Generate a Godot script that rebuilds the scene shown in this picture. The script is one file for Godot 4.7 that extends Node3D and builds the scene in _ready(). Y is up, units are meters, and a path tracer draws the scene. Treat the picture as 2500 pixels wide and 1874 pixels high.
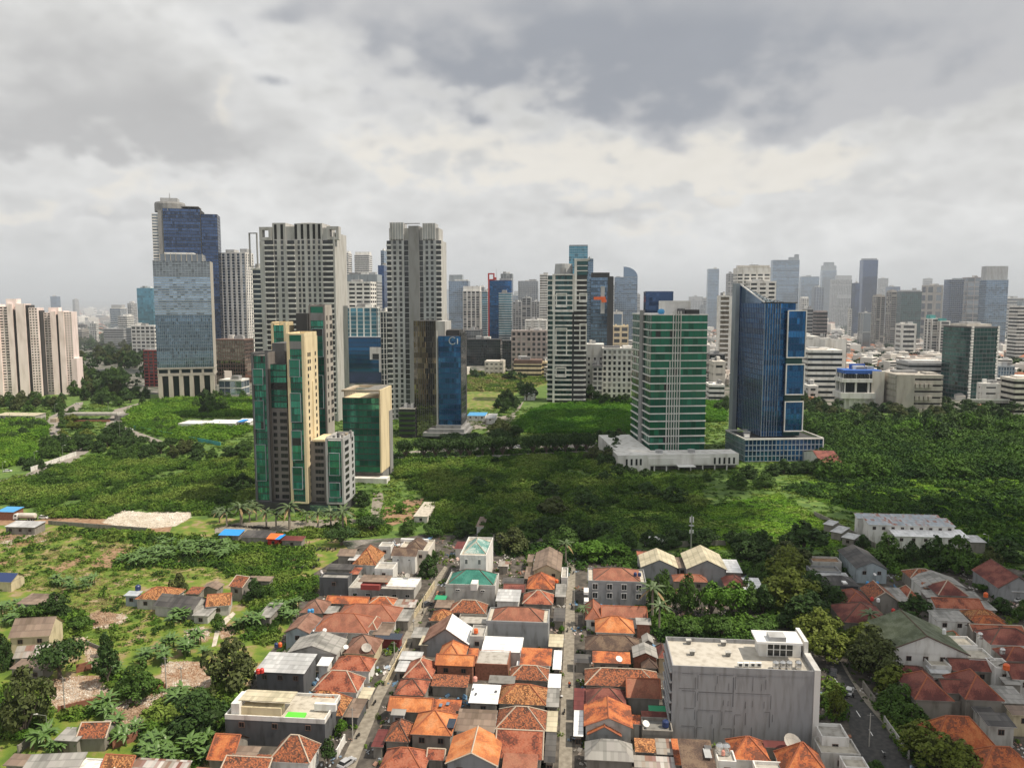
extends Node3D

# ---------------------------------------------------------------- mesh collecting
class Surf:
	var v := PackedVector3Array()
	var n := PackedVector3Array()
	var uv := PackedVector2Array()
	var c := PackedColorArray()

class MB:
	var s := {}
	var xf := Transform3D()
	func poly(m: Material,p: Array,col := Color.WHITE) -> void:      # corners anticlockwise seen from outside
		if not s.has(m):
			s[m] = Surf.new()
		var k: Surf = s[m]
		var a: Vector3 = xf*p[0]
		var u: Vector3 = ((xf*p[1])-a).normalized()
		var nn: Vector3 = ((xf*p[1])-a).cross((xf*p[2])-a).normalized()
		var w := nn.cross(u)
		for i in range(1,p.size()-1):
			for q in [p[0],p[i+1],p[i]]:
				var g: Vector3 = xf*q
				k.v.append(g)
				k.n.append(nn)
				k.uv.append(Vector2((g-a).dot(u),-(g-a).dot(w)))
				k.c.append(col)
	func box(m: Material,c: Vector3,e: Vector3,col := Color.WHITE,bottom := true) -> void:
		var h := e*0.5
		var p := []
		for i in 8:
			p.append(c+Vector3(h.x if i & 1 else -h.x,h.y if i & 2 else -h.y,h.z if i & 4 else -h.z))
		poly(m,[p[4],p[5],p[7],p[6]],col)
		poly(m,[p[1],p[0],p[2],p[3]],col)
		poly(m,[p[5],p[1],p[3],p[7]],col)
		poly(m,[p[0],p[4],p[6],p[2]],col)
		poly(m,[p[6],p[7],p[3],p[2]],col)
		if bottom:
			poly(m,[p[0],p[1],p[5],p[4]],col)
	func prism(m: Material,base: Array,y0: float,y1: float,top: Material = null) -> void:   # base: Vector2 (x,z),any turn
		var a := 0.0
		for i in base.size():
			var q: Vector2 = base[(i+1) % base.size()]
			a += base[i].x*q.y-q.x*base[i].y
		var b := base.duplicate()
		if a > 0.0:
			b.reverse()
		for i in b.size():
			var q: Vector2 = b[(i+1) % b.size()]
			poly(m,[Vector3(b[i].x,y0,b[i].y),Vector3(q.x,y0,q.y),Vector3(q.x,y1,q.y),Vector3(b[i].x,y1,b[i].y)])
		var t := []
		for q in b:
			t.append(Vector3(q.x,y1,q.y))
		poly(top if top else m,t)
	func tube(m: Material,a: Vector3,b: Vector3,ra: float,rb: float,n := 6,cap := false,col := Color.WHITE) -> void:
		var d := (b-a).normalized()
		var x := d.cross(Vector3.RIGHT if absf(d.x) < 0.8 else Vector3.UP).normalized()
		var y := d.cross(x)
		var t := []
		for i in n:
			var p := x*cos(TAU*i/n)+y*sin(TAU*i/n)
			var q := x*cos(TAU*(i+1)/n)+y*sin(TAU*(i+1)/n)
			poly(m,[a+p*ra,a+q*ra,b+q*rb,b+p*rb],col)
			t.append(b+p*rb)
		if cap:
			poly(m,t,col)
	func lathe(m: Material,c: Vector3,prof: Array,n := 12) -> void:   # prof: Vector2 (radius,height)
		for j in prof.size()-1:
			for i in n:
				var a := TAU*i/n
				var b := TAU*(i+1)/n
				var q := [c+Vector3(cos(b)*prof[j].x,prof[j].y,-sin(-b)*prof[j].x),c+Vector3(cos(a)*prof[j].x,prof[j].y,sin(a)*prof[j].x),c+Vector3(cos(a)*prof[j+1].x,prof[j+1].y,sin(a)*prof[j+1].x),c+Vector3(cos(b)*prof[j+1].x,prof[j+1].y,sin(b)*prof[j+1].x)]
				if prof[j].x < 0.001:
					q = [q[0],q[2],q[3]]
				elif prof[j+1].x < 0.001:
					q = [q[0],q[1],q[2]]
				poly(m,q)
	func mesh() -> ArrayMesh:
		var am := ArrayMesh.new()
		for m in s:
			var k: Surf = s[m]
			var a := []
			a.resize(Mesh.ARRAY_MAX)
			a[Mesh.ARRAY_VERTEX] = k.v
			a[Mesh.ARRAY_NORMAL] = k.n
			a[Mesh.ARRAY_TEX_UV] = k.uv
			a[Mesh.ARRAY_COLOR] = k.c
			am.add_surface_from_arrays(Mesh.PRIMITIVE_TRIANGLES,a)
			am.surface_set_material(am.get_surface_count()-1,m)
		return am

var rng := RandomNumberGenerator.new()
var M := {}
var names := {}
var cache := {}

func numbered(n: String) -> String:
	var k: int = names.get(n,-1)+1
	names[n] = k
	return n if k==0 else "%s_%03d" % [n,k]

func thing(n: String,label: String,cat: String,at: Vector3,turn := 0.0,group := "") -> Node3D:
	var o := Node3D.new()
	o.name = numbered(n)
	add_child(o)
	o.position = at
	o.rotation.y = turn
	o.set_meta("label",label)
	o.set_meta("category",cat)
	if group:
		o.set_meta("group",group)
	return o

func part(n: String,b: MB,parent: Node3D,stuff := false) -> MeshInstance3D:
	return put(n,b.mesh(),parent,stuff)

func put(n: String,m: Mesh,parent: Node3D,stuff := false) -> MeshInstance3D:
	var o := MeshInstance3D.new()
	o.name = n
	o.mesh = m
	parent.add_child(o,true)
	if stuff:
		o.set_meta("kind","stuff")
	return o

func solo(n: String,b: MB,label: String,cat: String,at := Vector3.ZERO,turn := 0.0,group := "") -> MeshInstance3D:
	var o := MeshInstance3D.new()
	o.name = numbered(n)
	o.mesh = b.mesh()
	add_child(o)
	o.position = at
	o.rotation.y = turn
	o.set_meta("label",label)
	o.set_meta("category",cat)
	if group:
		o.set_meta("group",group)
	return o

func setting(n: String,b: MB,label: String,kind := "structure") -> MeshInstance3D:
	var o := MeshInstance3D.new()
	o.name = numbered(n)
	o.mesh = b.mesh()
	add_child(o)
	o.set_meta("kind",kind)
	o.set_meta("label",label)
	return o

func copy(src: Node3D,at: Vector3,turn: float,label: String,sc := 1.0,group := "",base := "") -> Node3D:
	var r: Node3D = src.duplicate()
	r.name = numbered(base if base else String(src.name).rstrip("_0123456789"))
	add_child(r)
	r.position = at
	r.rotation = Vector3(0,turn,0)
	r.scale = Vector3.ONE*sc
	r.set_meta("label",label)
	if group:
		r.set_meta("group",group)
	return r

# ---------------------------------------------------------------- materials
func lin(r: float,g: float,b: float) -> Color:
	return Color(r,g,b).linear_to_srgb()

func mat(n: String,r: float,g: float,b: float,rough := 0.85,metal := 0.0,tex: Texture2D = null,scale := Vector3.ONE,tri := false) -> StandardMaterial3D:
	var m := StandardMaterial3D.new()
	m.resource_name = n
	m.albedo_color = lin(r,g,b)
	m.roughness = rough
	m.metallic = metal
	if tex:
		m.albedo_texture = tex
		m.uv1_scale = scale
		if tri:
			m.uv1_triplanar = true
			m.uv1_world_triplanar = true
	M[n] = m
	return m

func noise_image(size: int,freq: float,sd: int,oct := 5) -> Image:
	var f := FastNoiseLite.new()
	f.seed = sd
	f.frequency = freq
	f.fractal_octaves = oct
	f.noise_type = FastNoiseLite.TYPE_SIMPLEX_SMOOTH
	return f.get_seamless_image(size,size,false,false,0.15)

func ramp_texture(size: int,freq: float,sd: int,stops: Array,oct := 5,speck := 0.0) -> ImageTexture:
	var im := noise_image(size,freq,sd,oct)
	var g := Gradient.new()
	var off := PackedFloat32Array()
	var cols := PackedColorArray()
	for s in stops:
		off.append(s[0])
		cols.append(lin(s[1],s[2],s[3]))
	g.offsets = off
	g.colors = cols
	var lut := []
	for i in 256:
		lut.append(g.sample(i/255.0))
	var out := Image.create(size,size,false,Image.FORMAT_RGB8)
	for y in size:
		for x in size:
			var t := im.get_pixel(x,y).r
			if speck > 0.0:
				t = clampf(t+(rng.randf()-0.5)*speck,0.0,1.0)
			out.set_pixel(x,y,lut[int(t*255.0)])
	return ImageTexture.create_from_image(out)

# per-tile coloured roof covering; 32 x 32 tiles to a texture. cols: linear colours, share grows with the blotch noise
func tile_texture(sd: int,cols: Array,spread: float,px := 4,nx := 64,ny := 64,line := 1.0) -> ImageTexture:
	rng.seed = sd
	var im := noise_image(256,0.011,sd,5)
	var out := Image.create(nx*px,ny*px,false,Image.FORMAT_RGB8)
	for j in ny:
		for i in nx:
			var t := im.get_pixel(i*256/nx,j*256/ny).r
			t = clampf((t-0.5)*2.2+0.5+(rng.randf()-0.5)*spread,0.0,0.999)*(cols.size()-1)
			var a: Array = cols[int(t)]
			var b: Array = cols[mini(int(t)+1,cols.size()-1)]
			var f := t-int(t)
			var k := 0.88+0.24*rng.randf()
			var c := lin(minf(1.0,lerpf(a[0],b[0],f)*k),minf(1.0,lerpf(a[1],b[1],f)*k),minf(1.0,lerpf(a[2],b[2],f)*k))
			out.fill_rect(Rect2i(i*px,j*px,px,px),c)
			if line < 1.0:
				out.fill_rect(Rect2i(i*px,j*px,px,1),c.darkened(1.0-line))
	return ImageTexture.create_from_image(out)

func tile_height() -> ImageTexture:
	var out := Image.create(256,256,false,Image.FORMAT_RGB8)
	for y in 256:
		for x in 256:
			var h := 0.5+0.5*sin(TAU*(x % 4)/4.0)
			h = 0.6*h+0.4*(y % 4)/3.0
			out.set_pixel(x,y,Color(h,h,h))
	return ImageTexture.create_from_image(out)

func glass(n: String,r: float,g: float,b: float,metal := 0.75,rough := 0.08) -> void:
	# three tones of one coated glass: sheets from different batches
	for i in 3:
		var k: float = [1.0,0.6,1.35][i]
		var m := mat(n+["","_deep","_pale"][i],r*k,g*k,b*k,rough+0.03*i,metal)
		m.metallic_specular = 0.6

func materials() -> void:
	rng.seed = 5
	var grime := ramp_texture(256,0.012,11,[[0.0,0.66,0.64,0.61],[0.35,0.86,0.85,0.83],[0.6,0.97,0.97,0.96],[1.0,1.0,1.0,1.0]],5,0.06)
	var stain := ramp_texture(256,0.014,23,[[0.0,0.55,0.54,0.52],[0.3,0.8,0.79,0.77],[0.5,0.93,0.93,0.92],[1.0,1.0,1.0,1.0]],5,0.1)
	var g3 := Vector3(0.05,0.012,0.05)
	var s3 := Vector3(0.12,0.03,0.12)
	for w in [["white",0.74,0.73,0.71],["offwhite",0.64,0.6,0.55],["pinkish",0.88,0.755,0.735],["grey",0.48,0.475,0.47],["midgrey",0.27,0.27,0.275],["darkgrey",0.12,0.122,0.13],["charcoal",0.05,0.051,0.054],
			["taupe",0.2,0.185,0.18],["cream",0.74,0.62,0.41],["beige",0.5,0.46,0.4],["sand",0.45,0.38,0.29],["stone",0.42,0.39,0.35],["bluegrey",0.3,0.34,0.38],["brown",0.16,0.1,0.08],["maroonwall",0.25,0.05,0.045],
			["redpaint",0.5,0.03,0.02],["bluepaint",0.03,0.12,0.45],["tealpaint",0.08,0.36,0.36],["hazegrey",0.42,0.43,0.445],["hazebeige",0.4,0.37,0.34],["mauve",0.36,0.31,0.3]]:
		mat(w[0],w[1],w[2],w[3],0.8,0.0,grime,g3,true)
	for w in [["plaster_white",0.76,0.75,0.73],["plaster_grey",0.3,0.31,0.325],["plaster_pale",0.5,0.49,0.47],["plaster_dark",0.1,0.105,0.115],["plaster_cream",0.6,0.52,0.36],["plaster_old",0.28,0.26,0.235],["plaster_blue",0.36,0.42,0.46],["concrete",0.42,0.4,0.37],["concrete_dark",0.2,0.195,0.185],["terrace",0.52,0.48,0.41]]:
		mat(w[0],w[1],w[2],w[3],0.9,0.0,stain,s3,true)
	mat("grey_wall",0.31,0.315,0.33,0.9,0.0,grime,Vector3(0.2,0.03,0.2),true)
	mat("roof_deck",0.5,0.47,0.42,0.9,0.0,grime,Vector3(0.12,0.12,0.12),true)
	var th := tile_height()
	var ts := Vector3(0.0625,0.0625,1)
	for w in [["tile_orange",71,[[0.16,0.055,0.03],[0.38,0.1,0.036],[0.44,0.135,0.045],[0.48,0.17,0.06]],0.6],
			["tile_bright",72,[[0.36,0.12,0.045],[0.5,0.17,0.055],[0.54,0.2,0.07],[0.52,0.23,0.1]],0.5],
			["tile_mottled",73,[[0.06,0.03,0.02],[0.25,0.075,0.035],[0.4,0.135,0.055],[0.12,0.05,0.032]],1.1],
			["tile_ochre",74,[[0.12,0.05,0.02],[0.42,0.17,0.06],[0.5,0.25,0.1],[0.22,0.09,0.04]],1.3],
			["tile_red",75,[[0.1,0.035,0.024],[0.24,0.065,0.036],[0.32,0.09,0.045],[0.36,0.13,0.075]],0.9],
			["tile_maroon",76,[[0.1,0.028,0.024],[0.17,0.048,0.036],[0.22,0.075,0.055]],0.7],
			["tile_brown",77,[[0.15,0.075,0.05],[0.21,0.105,0.075],[0.25,0.14,0.1]],0.5],
			["tile_russet",82,[[0.2,0.08,0.05],[0.27,0.1,0.062],[0.3,0.13,0.08]],0.5],
			["tile_umber",78,[[0.07,0.045,0.035],[0.11,0.07,0.05],[0.16,0.11,0.075]],0.7],
			["tile_green",79,[[0.02,0.13,0.1],[0.028,0.17,0.13],[0.05,0.2,0.16]],0.5],
			["tile_moss",80,[[0.07,0.085,0.045],[0.1,0.12,0.07],[0.13,0.15,0.1]],0.6],
			["tile_verdigris",81,[[0.08,0.22,0.2],[0.22,0.36,0.33],[0.4,0.46,0.44]],1.2]]:
		var m := mat(w[0],1,1,1,0.85,0.0,tile_texture(w[1],w[2],w[3]),ts)
		m.heightmap_enabled = true
		m.heightmap_texture = th
		m.heightmap_scale = 4.0
	for w in [["sheet_grey",91,[[0.17,0.165,0.155],[0.25,0.245,0.23],[0.3,0.29,0.275]],0.9],["sheet_pale",92,[[0.34,0.345,0.35],[0.42,0.43,0.44],[0.48,0.485,0.49]],0.6],
			["sheet_white",93,[[0.68,0.69,0.7],[0.76,0.77,0.78],[0.8,0.8,0.81]],0.5],["sheet_dark",94,[[0.05,0.048,0.048],[0.075,0.07,0.07],[0.1,0.095,0.09]],0.7],
			["sheet_brown",95,[[0.13,0.095,0.07],[0.19,0.14,0.11],[0.24,0.18,0.14]],0.6],["sheet_tan",96,[[0.42,0.38,0.27],[0.5,0.45,0.33],[0.52,0.47,0.35]],0.5],["sheet_rust",97,[[0.3,0.28,0.25],[0.24,0.17,0.13],[0.17,0.06,0.045],[0.45,0.43,0.41]],1.4],
			["sheet_steel",98,[[0.3,0.34,0.38],[0.4,0.44,0.48],[0.3,0.12,0.08],[0.46,0.49,0.52],[0.36,0.4,0.44]],0.7],["sheet_maroon",99,[[0.12,0.03,0.028],[0.16,0.045,0.04],[0.2,0.07,0.06]],0.6]]:
		var m := mat(w[0],1,1,1,0.6,0.0,tile_texture(w[1],w[2],w[3],8,32,16,0.85),Vector3(0.04,0.03,1))
		m.metallic_specular = 0.4
	mat("ridge_pale",0.5,0.42,0.34,0.9,0.0,grime,Vector3(0.6,0.6,0.6),true)
	mat("ridge_red",0.36,0.12,0.06,0.9,0.0,grime,Vector3(0.6,0.6,0.6),true)
	mat("ridge_dark",0.12,0.075,0.06,0.9,0.0,grime,Vector3(0.6,0.6,0.6),true)
	mat("brick",0.3,0.13,0.085,0.9,0.0,stain,Vector3(0.3,0.3,0.3),true)
	mat("window_dark",0.025,0.028,0.03,0.15)
	mat("window_mid",0.07,0.075,0.08,0.15)
	mat("window_curtain",0.26,0.25,0.23,0.4)
	mat("opening",0.012,0.012,0.012,0.9)
	glass("glass_blue",0.03,0.155,0.38)
	glass("glass_navy",0.06,0.1,0.2,0.75)
	glass("glass_green",0.055,0.29,0.215,0.6)
	glass("glass_emerald",0.028,0.2,0.13,0.6)
	glass("glass_teal",0.09,0.27,0.36,0.7)
	glass("glass_sky",0.3,0.4,0.52,0.8)
	glass("glass_grey",0.2,0.225,0.25,0.7)
	glass("glass_dark",0.03,0.045,0.055,0.5)
	glass("glass_bronze",0.3,0.28,0.25,0.95,0.02)
	glass("glass_pine",0.03,0.09,0.09,0.6)
	glass("glass_steel",0.15,0.23,0.33,0.75)
	mat("metal",0.5,0.5,0.5,0.4,0.8)
	mat("steel_shine",0.6,0.6,0.6,0.25,0.9)
	mat("white_paint",0.78,0.78,0.77,0.5)
	mat("black",0.02,0.02,0.02,0.6)
	mat("rubber",0.02,0.02,0.022,0.9)
	mat("orange_plastic",0.7,0.13,0.03,0.4)
	mat("red_plastic",0.55,0.04,0.03,0.4)
	mat("pink_plastic",0.65,0.3,0.24,0.4)
	mat("blue_plastic",0.05,0.3,0.6,0.4)
	mat("navy_plastic",0.02,0.04,0.13,0.4)
	mat("green_tarp",0.12,0.65,0.05,0.6)
	mat("blue_tarp",0.02,0.27,0.72,0.5)
	mat("orange_tarp",0.75,0.15,0.03,0.6)
	mat("green_awning",0.02,0.3,0.14,0.6)
	mat("solar",0.02,0.03,0.05,0.15)
	mat("bark",0.12,0.095,0.075,0.95)
	mat("bark_pale",0.25,0.22,0.18,0.95)
	mat("cloud_white",0.8,0.8,0.8,1.0)
	mat("skin",0.35,0.2,0.13,0.7)
	var asphalt := ramp_texture(256,0.02,31,[[0.0,0.035,0.035,0.036],[0.5,0.055,0.054,0.053],[1.0,0.085,0.08,0.076]],5,0.25)
	mat("asphalt",1,1,1,0.95,0.0,asphalt,Vector3(0.12,0.12,0.12),true)
	mat("road_pale",3.0,2.75,2.5,0.95,0.0,ramp_texture(256,0.02,32,[[0.0,0.19,0.17,0.15],[0.5,0.25,0.225,0.2],[1.0,0.31,0.28,0.25]],5,0.2),Vector3(0.06,0.06,0.06),true).albedo_color = Color.WHITE
	mat("lane_paving",1,1,1,0.95,0.0,ramp_texture(256,0.02,33,[[0.0,0.17,0.15,0.12],[0.5,0.25,0.225,0.185],[1.0,0.33,0.3,0.25]],5,0.2),Vector3(0.09,0.09,0.09),true)
	mat("yard",1,1,1,0.95,0.0,ramp_texture(256,0.02,34,[[0.0,0.035,0.03,0.026],[0.5,0.075,0.066,0.056],[1.0,0.15,0.13,0.11]],5,0.2),Vector3(0.05,0.05,0.05),true)
	mat("soil",1,1,1,0.95,0.0,ramp_texture(256,0.02,35,[[0.0,0.16,0.09,0.05],[0.5,0.28,0.17,0.1],[1.0,0.36,0.25,0.16]],5,0.2),Vector3(0.07,0.07,0.07),true)
	mat("rubble_ground",1,1,1,0.95,0.0,ramp_texture(256,0.03,36,[[0.0,0.2,0.13,0.085],[0.4,0.32,0.22,0.15],[0.7,0.4,0.31,0.23],[1.0,0.5,0.44,0.36]],5,0.35),Vector3(0.06,0.06,0.06),true)
	mat("pale_rubble",1,1,1,0.95,0.0,ramp_texture(256,0.02,37,[[0.0,0.38,0.33,0.26],[0.5,0.52,0.47,0.4],[1.0,0.62,0.58,0.51]],5,0.3),Vector3(0.06,0.06,0.06),true)
	mat("field",1,1,1,0.95,0.0,ramp_texture(512,0.012,38,[[0.0,0.06,0.11,0.012],[0.3,0.1,0.165,0.015],[0.5,0.145,0.2,0.02],[0.62,0.2,0.19,0.05],[0.75,0.27,0.2,0.11],[1.0,0.34,0.27,0.19]],6,0.22),Vector3(0.02,0.02,0.02),true)
	mat("scrub_floor",1,1,1,0.95,0.0,ramp_texture(512,0.012,39,[[0.0,0.04,0.08,0.014],[0.5,0.08,0.15,0.022],[0.8,0.13,0.2,0.034],[1.0,0.2,0.2,0.07]],6,0.2),Vector3(0.02,0.02,0.02),true)
	mat("town_floor",1,1,1,0.95,0.0,ramp_texture(512,0.03,40,[[0.0,0.03,0.05,0.025],[0.4,0.06,0.075,0.05],[0.55,0.15,0.14,0.13],[0.8,0.25,0.23,0.21],[1.0,0.4,0.37,0.34]],6,0.3),Vector3(0.004,0.004,0.004),true)
	for w in [["leaf",0.065,0.13,0.022],["leaf_dark",0.042,0.085,0.02],["leaf_yellow",0.125,0.16,0.024],["leaf_olive",0.075,0.095,0.03],["leaf_bright",0.085,0.185,0.02]]:
		var m := mat(w[0],w[1],w[2],w[3],0.6)
		m.vertex_color_use_as_albedo = true
		m.backlight_enabled = true
		m.backlight = Color(0.45,0.45,0.45)
		m.metallic_specular = 0.3
	var mb := mat("bush",1,1,1,0.7)
	mb.vertex_color_use_as_albedo = true
	mb.backlight_enabled = true
	mb.backlight = Color(0.5,0.5,0.5)
	mb.metallic_specular = 0.25
	var mt := mat("tinted",1,1,1,0.9)
	mt.vertex_color_use_as_albedo = true
	mat("palm_leaf",0.075,0.115,0.04,0.5).metallic_specular = 0.5
	mat("palm_dry",0.24,0.17,0.08,0.8)
	mat("banana_leaf",0.085,0.16,0.035,0.45)

# ---------------------------------------------------------------- sky
var n_big := FastNoiseLite.new()
var n_warp := FastNoiseLite.new()
var n_fine := FastNoiseLite.new()

func blob(az: float,el: float,caz: float,cel: float,raz: float,rel: float) -> float:
	var d := Vector2((az-caz)/raz,(el-cel)/rel).length_squared()
	return exp(-d)

func sky_at(az: float,el: float) -> Color:      # degrees: azimuth from the view's middle (right is positive),height above the horizon
	var a := deg_to_rad(az)
	var e := deg_to_rad(maxf(el,0.0))
	var q := Vector3(sin(a)*cos(e),sin(e)*1.8,cos(a)*cos(e))*57.3
	var f0 := n_big.get_noise_3dv(q*2.2)
	var f1 := n_warp.get_noise_3dv(q*6.0)
	var f2 := n_fine.get_noise_3dv(q*17.0)
	var billow := 1.0-2.2*absf(n_fine.get_noise_3dv(q*11.0+Vector3(90,0,40)))
	var x := az+f1*5.0+f2*1.6
	var y := el+f1*1.6+f2*1.1
	# the thin bright deck and its soft unevenness
	var v := 0.62+0.1*f0+0.12*f1+0.07*f2+0.05*billow
	# heaps of cream lit cloud low in the middle, smaller ones elsewhere
	var lit := 1.1*blob(x,y,9.0,9.4,12.0,2.0)+0.9*blob(x,y,17.0,8.2,9.0,1.2)+0.8*blob(x,y,-6.0,10.5,7.0,2.5)+0.95*blob(x,y,-18.6,13.0,1.6,3.0)+0.8*blob(x,y,-24.5,7.6,2.6,1.2)+0.9*blob(x,y,-31.0,5.4,2.4,1.0)+0.6*blob(x,y,-20.0,7.4,1.8,0.8)+0.6*blob(x,y,11.0,5.6,4.0,0.8)+0.7*blob(x,y,31.0,14.0,4.0,1.5)+0.35*f0
	var heap := smoothstep(0.3,1.0,lit+0.4*f2+0.3*f1+0.4*billow-0.3)
	# grey undersides
	var under := 0.85*blob(x,y,-23.0,10.6,8.0,1.7)+0.45*blob(x,y,-27.0,13.5,8.0,4.0)+0.5*blob(x,y,20.0,6.9,11.0,0.9)+0.4*blob(x,y,-25.0,6.2,4.0,0.7)+0.35*blob(x,y,5.0,6.8,8.0,0.8)+0.4*blob(x,y,-4.0,12.0,3.0,1.4)-0.5*f0
	var grey := smoothstep(0.1,0.9,under+0.35*f2+0.25*f1)
	# the big dark cloud
	var core := blob(x,y,9.0,16.4,20.0,5.0)
	var big := 1.25*core+0.85*blob(x,y,22.0,13.2,11.0,2.5)+0.9*blob(x,y,27.0,18.0,16.0,4.5)+0.3*blob(x,y,-6.0,19.5,12.0,2.0)+0.5*f0
	var dark := smoothstep(0.26,0.8,big+0.26*f1+0.07*f2)
	var c := Vector3(v,v,v*0.985)
	c = c.lerp(Vector3(0.76,0.72,0.645),heap*0.7)
	c = c.lerp(Vector3(0.44,0.44,0.442),grey*0.88*(1.0-heap*0.4))
	c = c.lerp(Vector3(0.47,0.475,0.49).lerp(Vector3(0.29,0.31,0.35),smoothstep(0.25,0.95,core+0.5*f1+0.25*f2)),dark*0.92)
	var hz := exp(-el/3.4)
	c = c.lerp(Vector3(0.585,0.6,0.61),clampf(hz*0.85,0.0,1.0))
	return Color(c.x,c.y,c.z)*1.13

func make_sky(turn_deg: float) -> PanoramaSkyMaterial:
	n_big.seed = 4
	n_big.frequency = 0.018
	n_big.fractal_octaves = 5
	n_warp.seed = 9
	n_warp.frequency = 0.02
	n_warp.fractal_octaves = 3
	n_fine.seed = 17
	n_fine.frequency = 0.02
	n_fine.fractal_octaves = 4
	# the whole dome coarsely, the part in view finely, from the same function; the picture starts at the north (-z) and runs to the east
	var cw := 512
	var ch := 256
	var im := Image.create(cw,ch,false,Image.FORMAT_RGBF)
	for y in ch:
		var el := 90.0-(y+0.5)*180.0/ch
		for x in cw:
			im.set_pixel(x,y,sky_at(wrapf((x+0.5)*360.0/cw-turn_deg,-180.0,180.0),el) if el > -1.0 else Color(0.2,0.2,0.19))
	var W := 3072
	var H := 1536
	im.resize(W,H,Image.INTERPOLATE_CUBIC)
	for y in range(int((90.0-26.0)/180.0*H),H/2):
		var el := 90.0-(y+0.5)*180.0/H
		for i in range(int(-42.0/360.0*W),int(42.0/360.0*W)):
			var x := posmod(i+int(turn_deg/360.0*W),W)
			im.set_pixel(x,y,sky_at(wrapf((x+0.5)*360.0/W-turn_deg,-180.0,180.0),el))
	var m := PanoramaSkyMaterial.new()
	m.panorama = ImageTexture.create_from_image(im)
	return m

# ---------------------------------------------------------------- facades and towers
func pane_mesh(w: float,h: float,m: Material) -> Mesh:
	var key := "pane %.2f %.2f %s" % [w,h,m.resource_name]
	if not cache.has(key):
		var b := MB.new()
		b.box(m,Vector3.ZERO,Vector3(w,h,0.08))
		cache[key] = b.mesh()
	return cache[key]

# piers and floor bands over a recessed core; the panes between them are collected: [transform, width, height, material]
func face(b: MB,panes: Array,o: Vector3,ax: Vector3,W: float,y0: float,y1: float,nx: int,ny: int,pw: float,bh: float,dep: float,wall: Material,gl: Array,bp := 0.05,skip := {}) -> void:
	var n := ax.cross(Vector3.UP)
	var basis := Basis(ax,Vector3.UP,n)
	var cw := W/nx
	var fh := (y1-y0)/ny
	var old := b.xf
	b.xf = old*Transform3D(basis,o)
	if pw > 0.0:
		for i in nx+1:
			var half := 0.5 if i==0 or i==nx else 1.0
			var cx := cw*i+(pw*0.25 if i==0 else -pw*0.25 if i==nx else 0.0)
			b.box(wall,Vector3(cx,(y0+y1)*0.5,-dep*0.5),Vector3(pw*half,y1-y0,dep),Color.WHITE,false)
	if bh > 0.0:
		for j in ny+1:
			var half := 0.5 if j==0 or j==ny else 1.0
			var cy := y0+fh*j+(bh*0.25 if j==0 else -bh*0.25 if j==ny else 0.0)
			b.box(wall,Vector3(W*0.5,cy,-dep*0.5+bp*0.5),Vector3(W-0.02,bh*half,dep+bp))
	b.xf = old
	for j in range(ny-1,-1,-1):
		var row := _pick(gl.size())      # a floor's panes mostly look alike
		for i in nx:
			var q := o+ax*(cw*(i+0.5))+n*(-dep+0.06)+Vector3(0,y0+fh*(j+0.5),0)
			panes.append([Transform3D(basis,q),cw-pw,fh-bh,gl[row if rng.randf() < 0.62 else _pick(gl.size())]])

func _pick(n: int) -> int:
	if n==1:
		return 0
	var r := rng.randf()
	return 0 if r < 0.55 else (1 if r < 0.82 or n < 3 else 2+rng.randi() % (n-2))

func windows(t: Node3D,panes: Array,most := 300,n := "window") -> void:
	var b := MB.new()
	var k := 0
	for p in panes:
		if p[1] <= 0.0 or p[2] <= 0.0:
			continue
		if k < most:
			var o := put(n,pane_mesh(p[1],p[2],p[3]),t)
			var q: Transform3D = p[0]
			o.transform = Transform3D(q.basis*Basis.from_euler(Vector3(rng.randf_range(-0.008,0.008),rng.randf_range(-0.008,0.008),0)),q.origin)   # no pane hangs quite true
		else:
			b.xf = p[0]
			var x: float = p[1]*0.5
			var y: float = p[2]*0.5
			b.poly(p[3],[Vector3(-x,-y,0.04),Vector3(x,-y,0.04),Vector3(x,y,0.04),Vector3(-x,y,0.04)])
		k += 1
	if k > most:
		part(n+"_rows",b,t,true)

func gl(n: String) -> Array:
	if n=="flat2":
		return [M.window_dark,M.window_mid]
	if n in ["glass_green","glass_emerald"]:
		return [M[n],M[n+"_deep"],M[n+"_pale"],M.window_dark,M[n+"_pale"],M[n+"_deep"]]
	if n.begins_with("glass"):
		return [M[n],M[n+"_deep"],M[n+"_pale"]]
	if n=="flat":
		return [M.window_dark,M.window_mid,M.window_curtain]
	return [M[n]]

const KINDS := {"office_tower": "tower","office_block": "office building","apartment_tower": "apartment tower","pavilion": "pavilion","hotel": "hotel","palace": "building","apartment_block": "apartment building","building_shell": "building","office_building": "office building"}
const STYLES := {
	"glass": {"fh": 4.0,"bay": 3.0,"pw": 0.25,"bh": 0.7,"dep": 0.15,"bp": 0.04},
	"bands": {"fh": 4.0,"bay": 999.0,"pw": 0.0,"bh": 1.7,"dep": 0.5,"bp": 0.05},
	"grid": {"fh": 3.8,"bay": 3.8,"pw": 1.5,"bh": 1.6,"dep": 0.4},
	"ribs": {"fh": 4.0,"bay": 5.0,"pw": 1.8,"bh": 0.9,"dep": 0.6,"bp": -0.3}}

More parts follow.
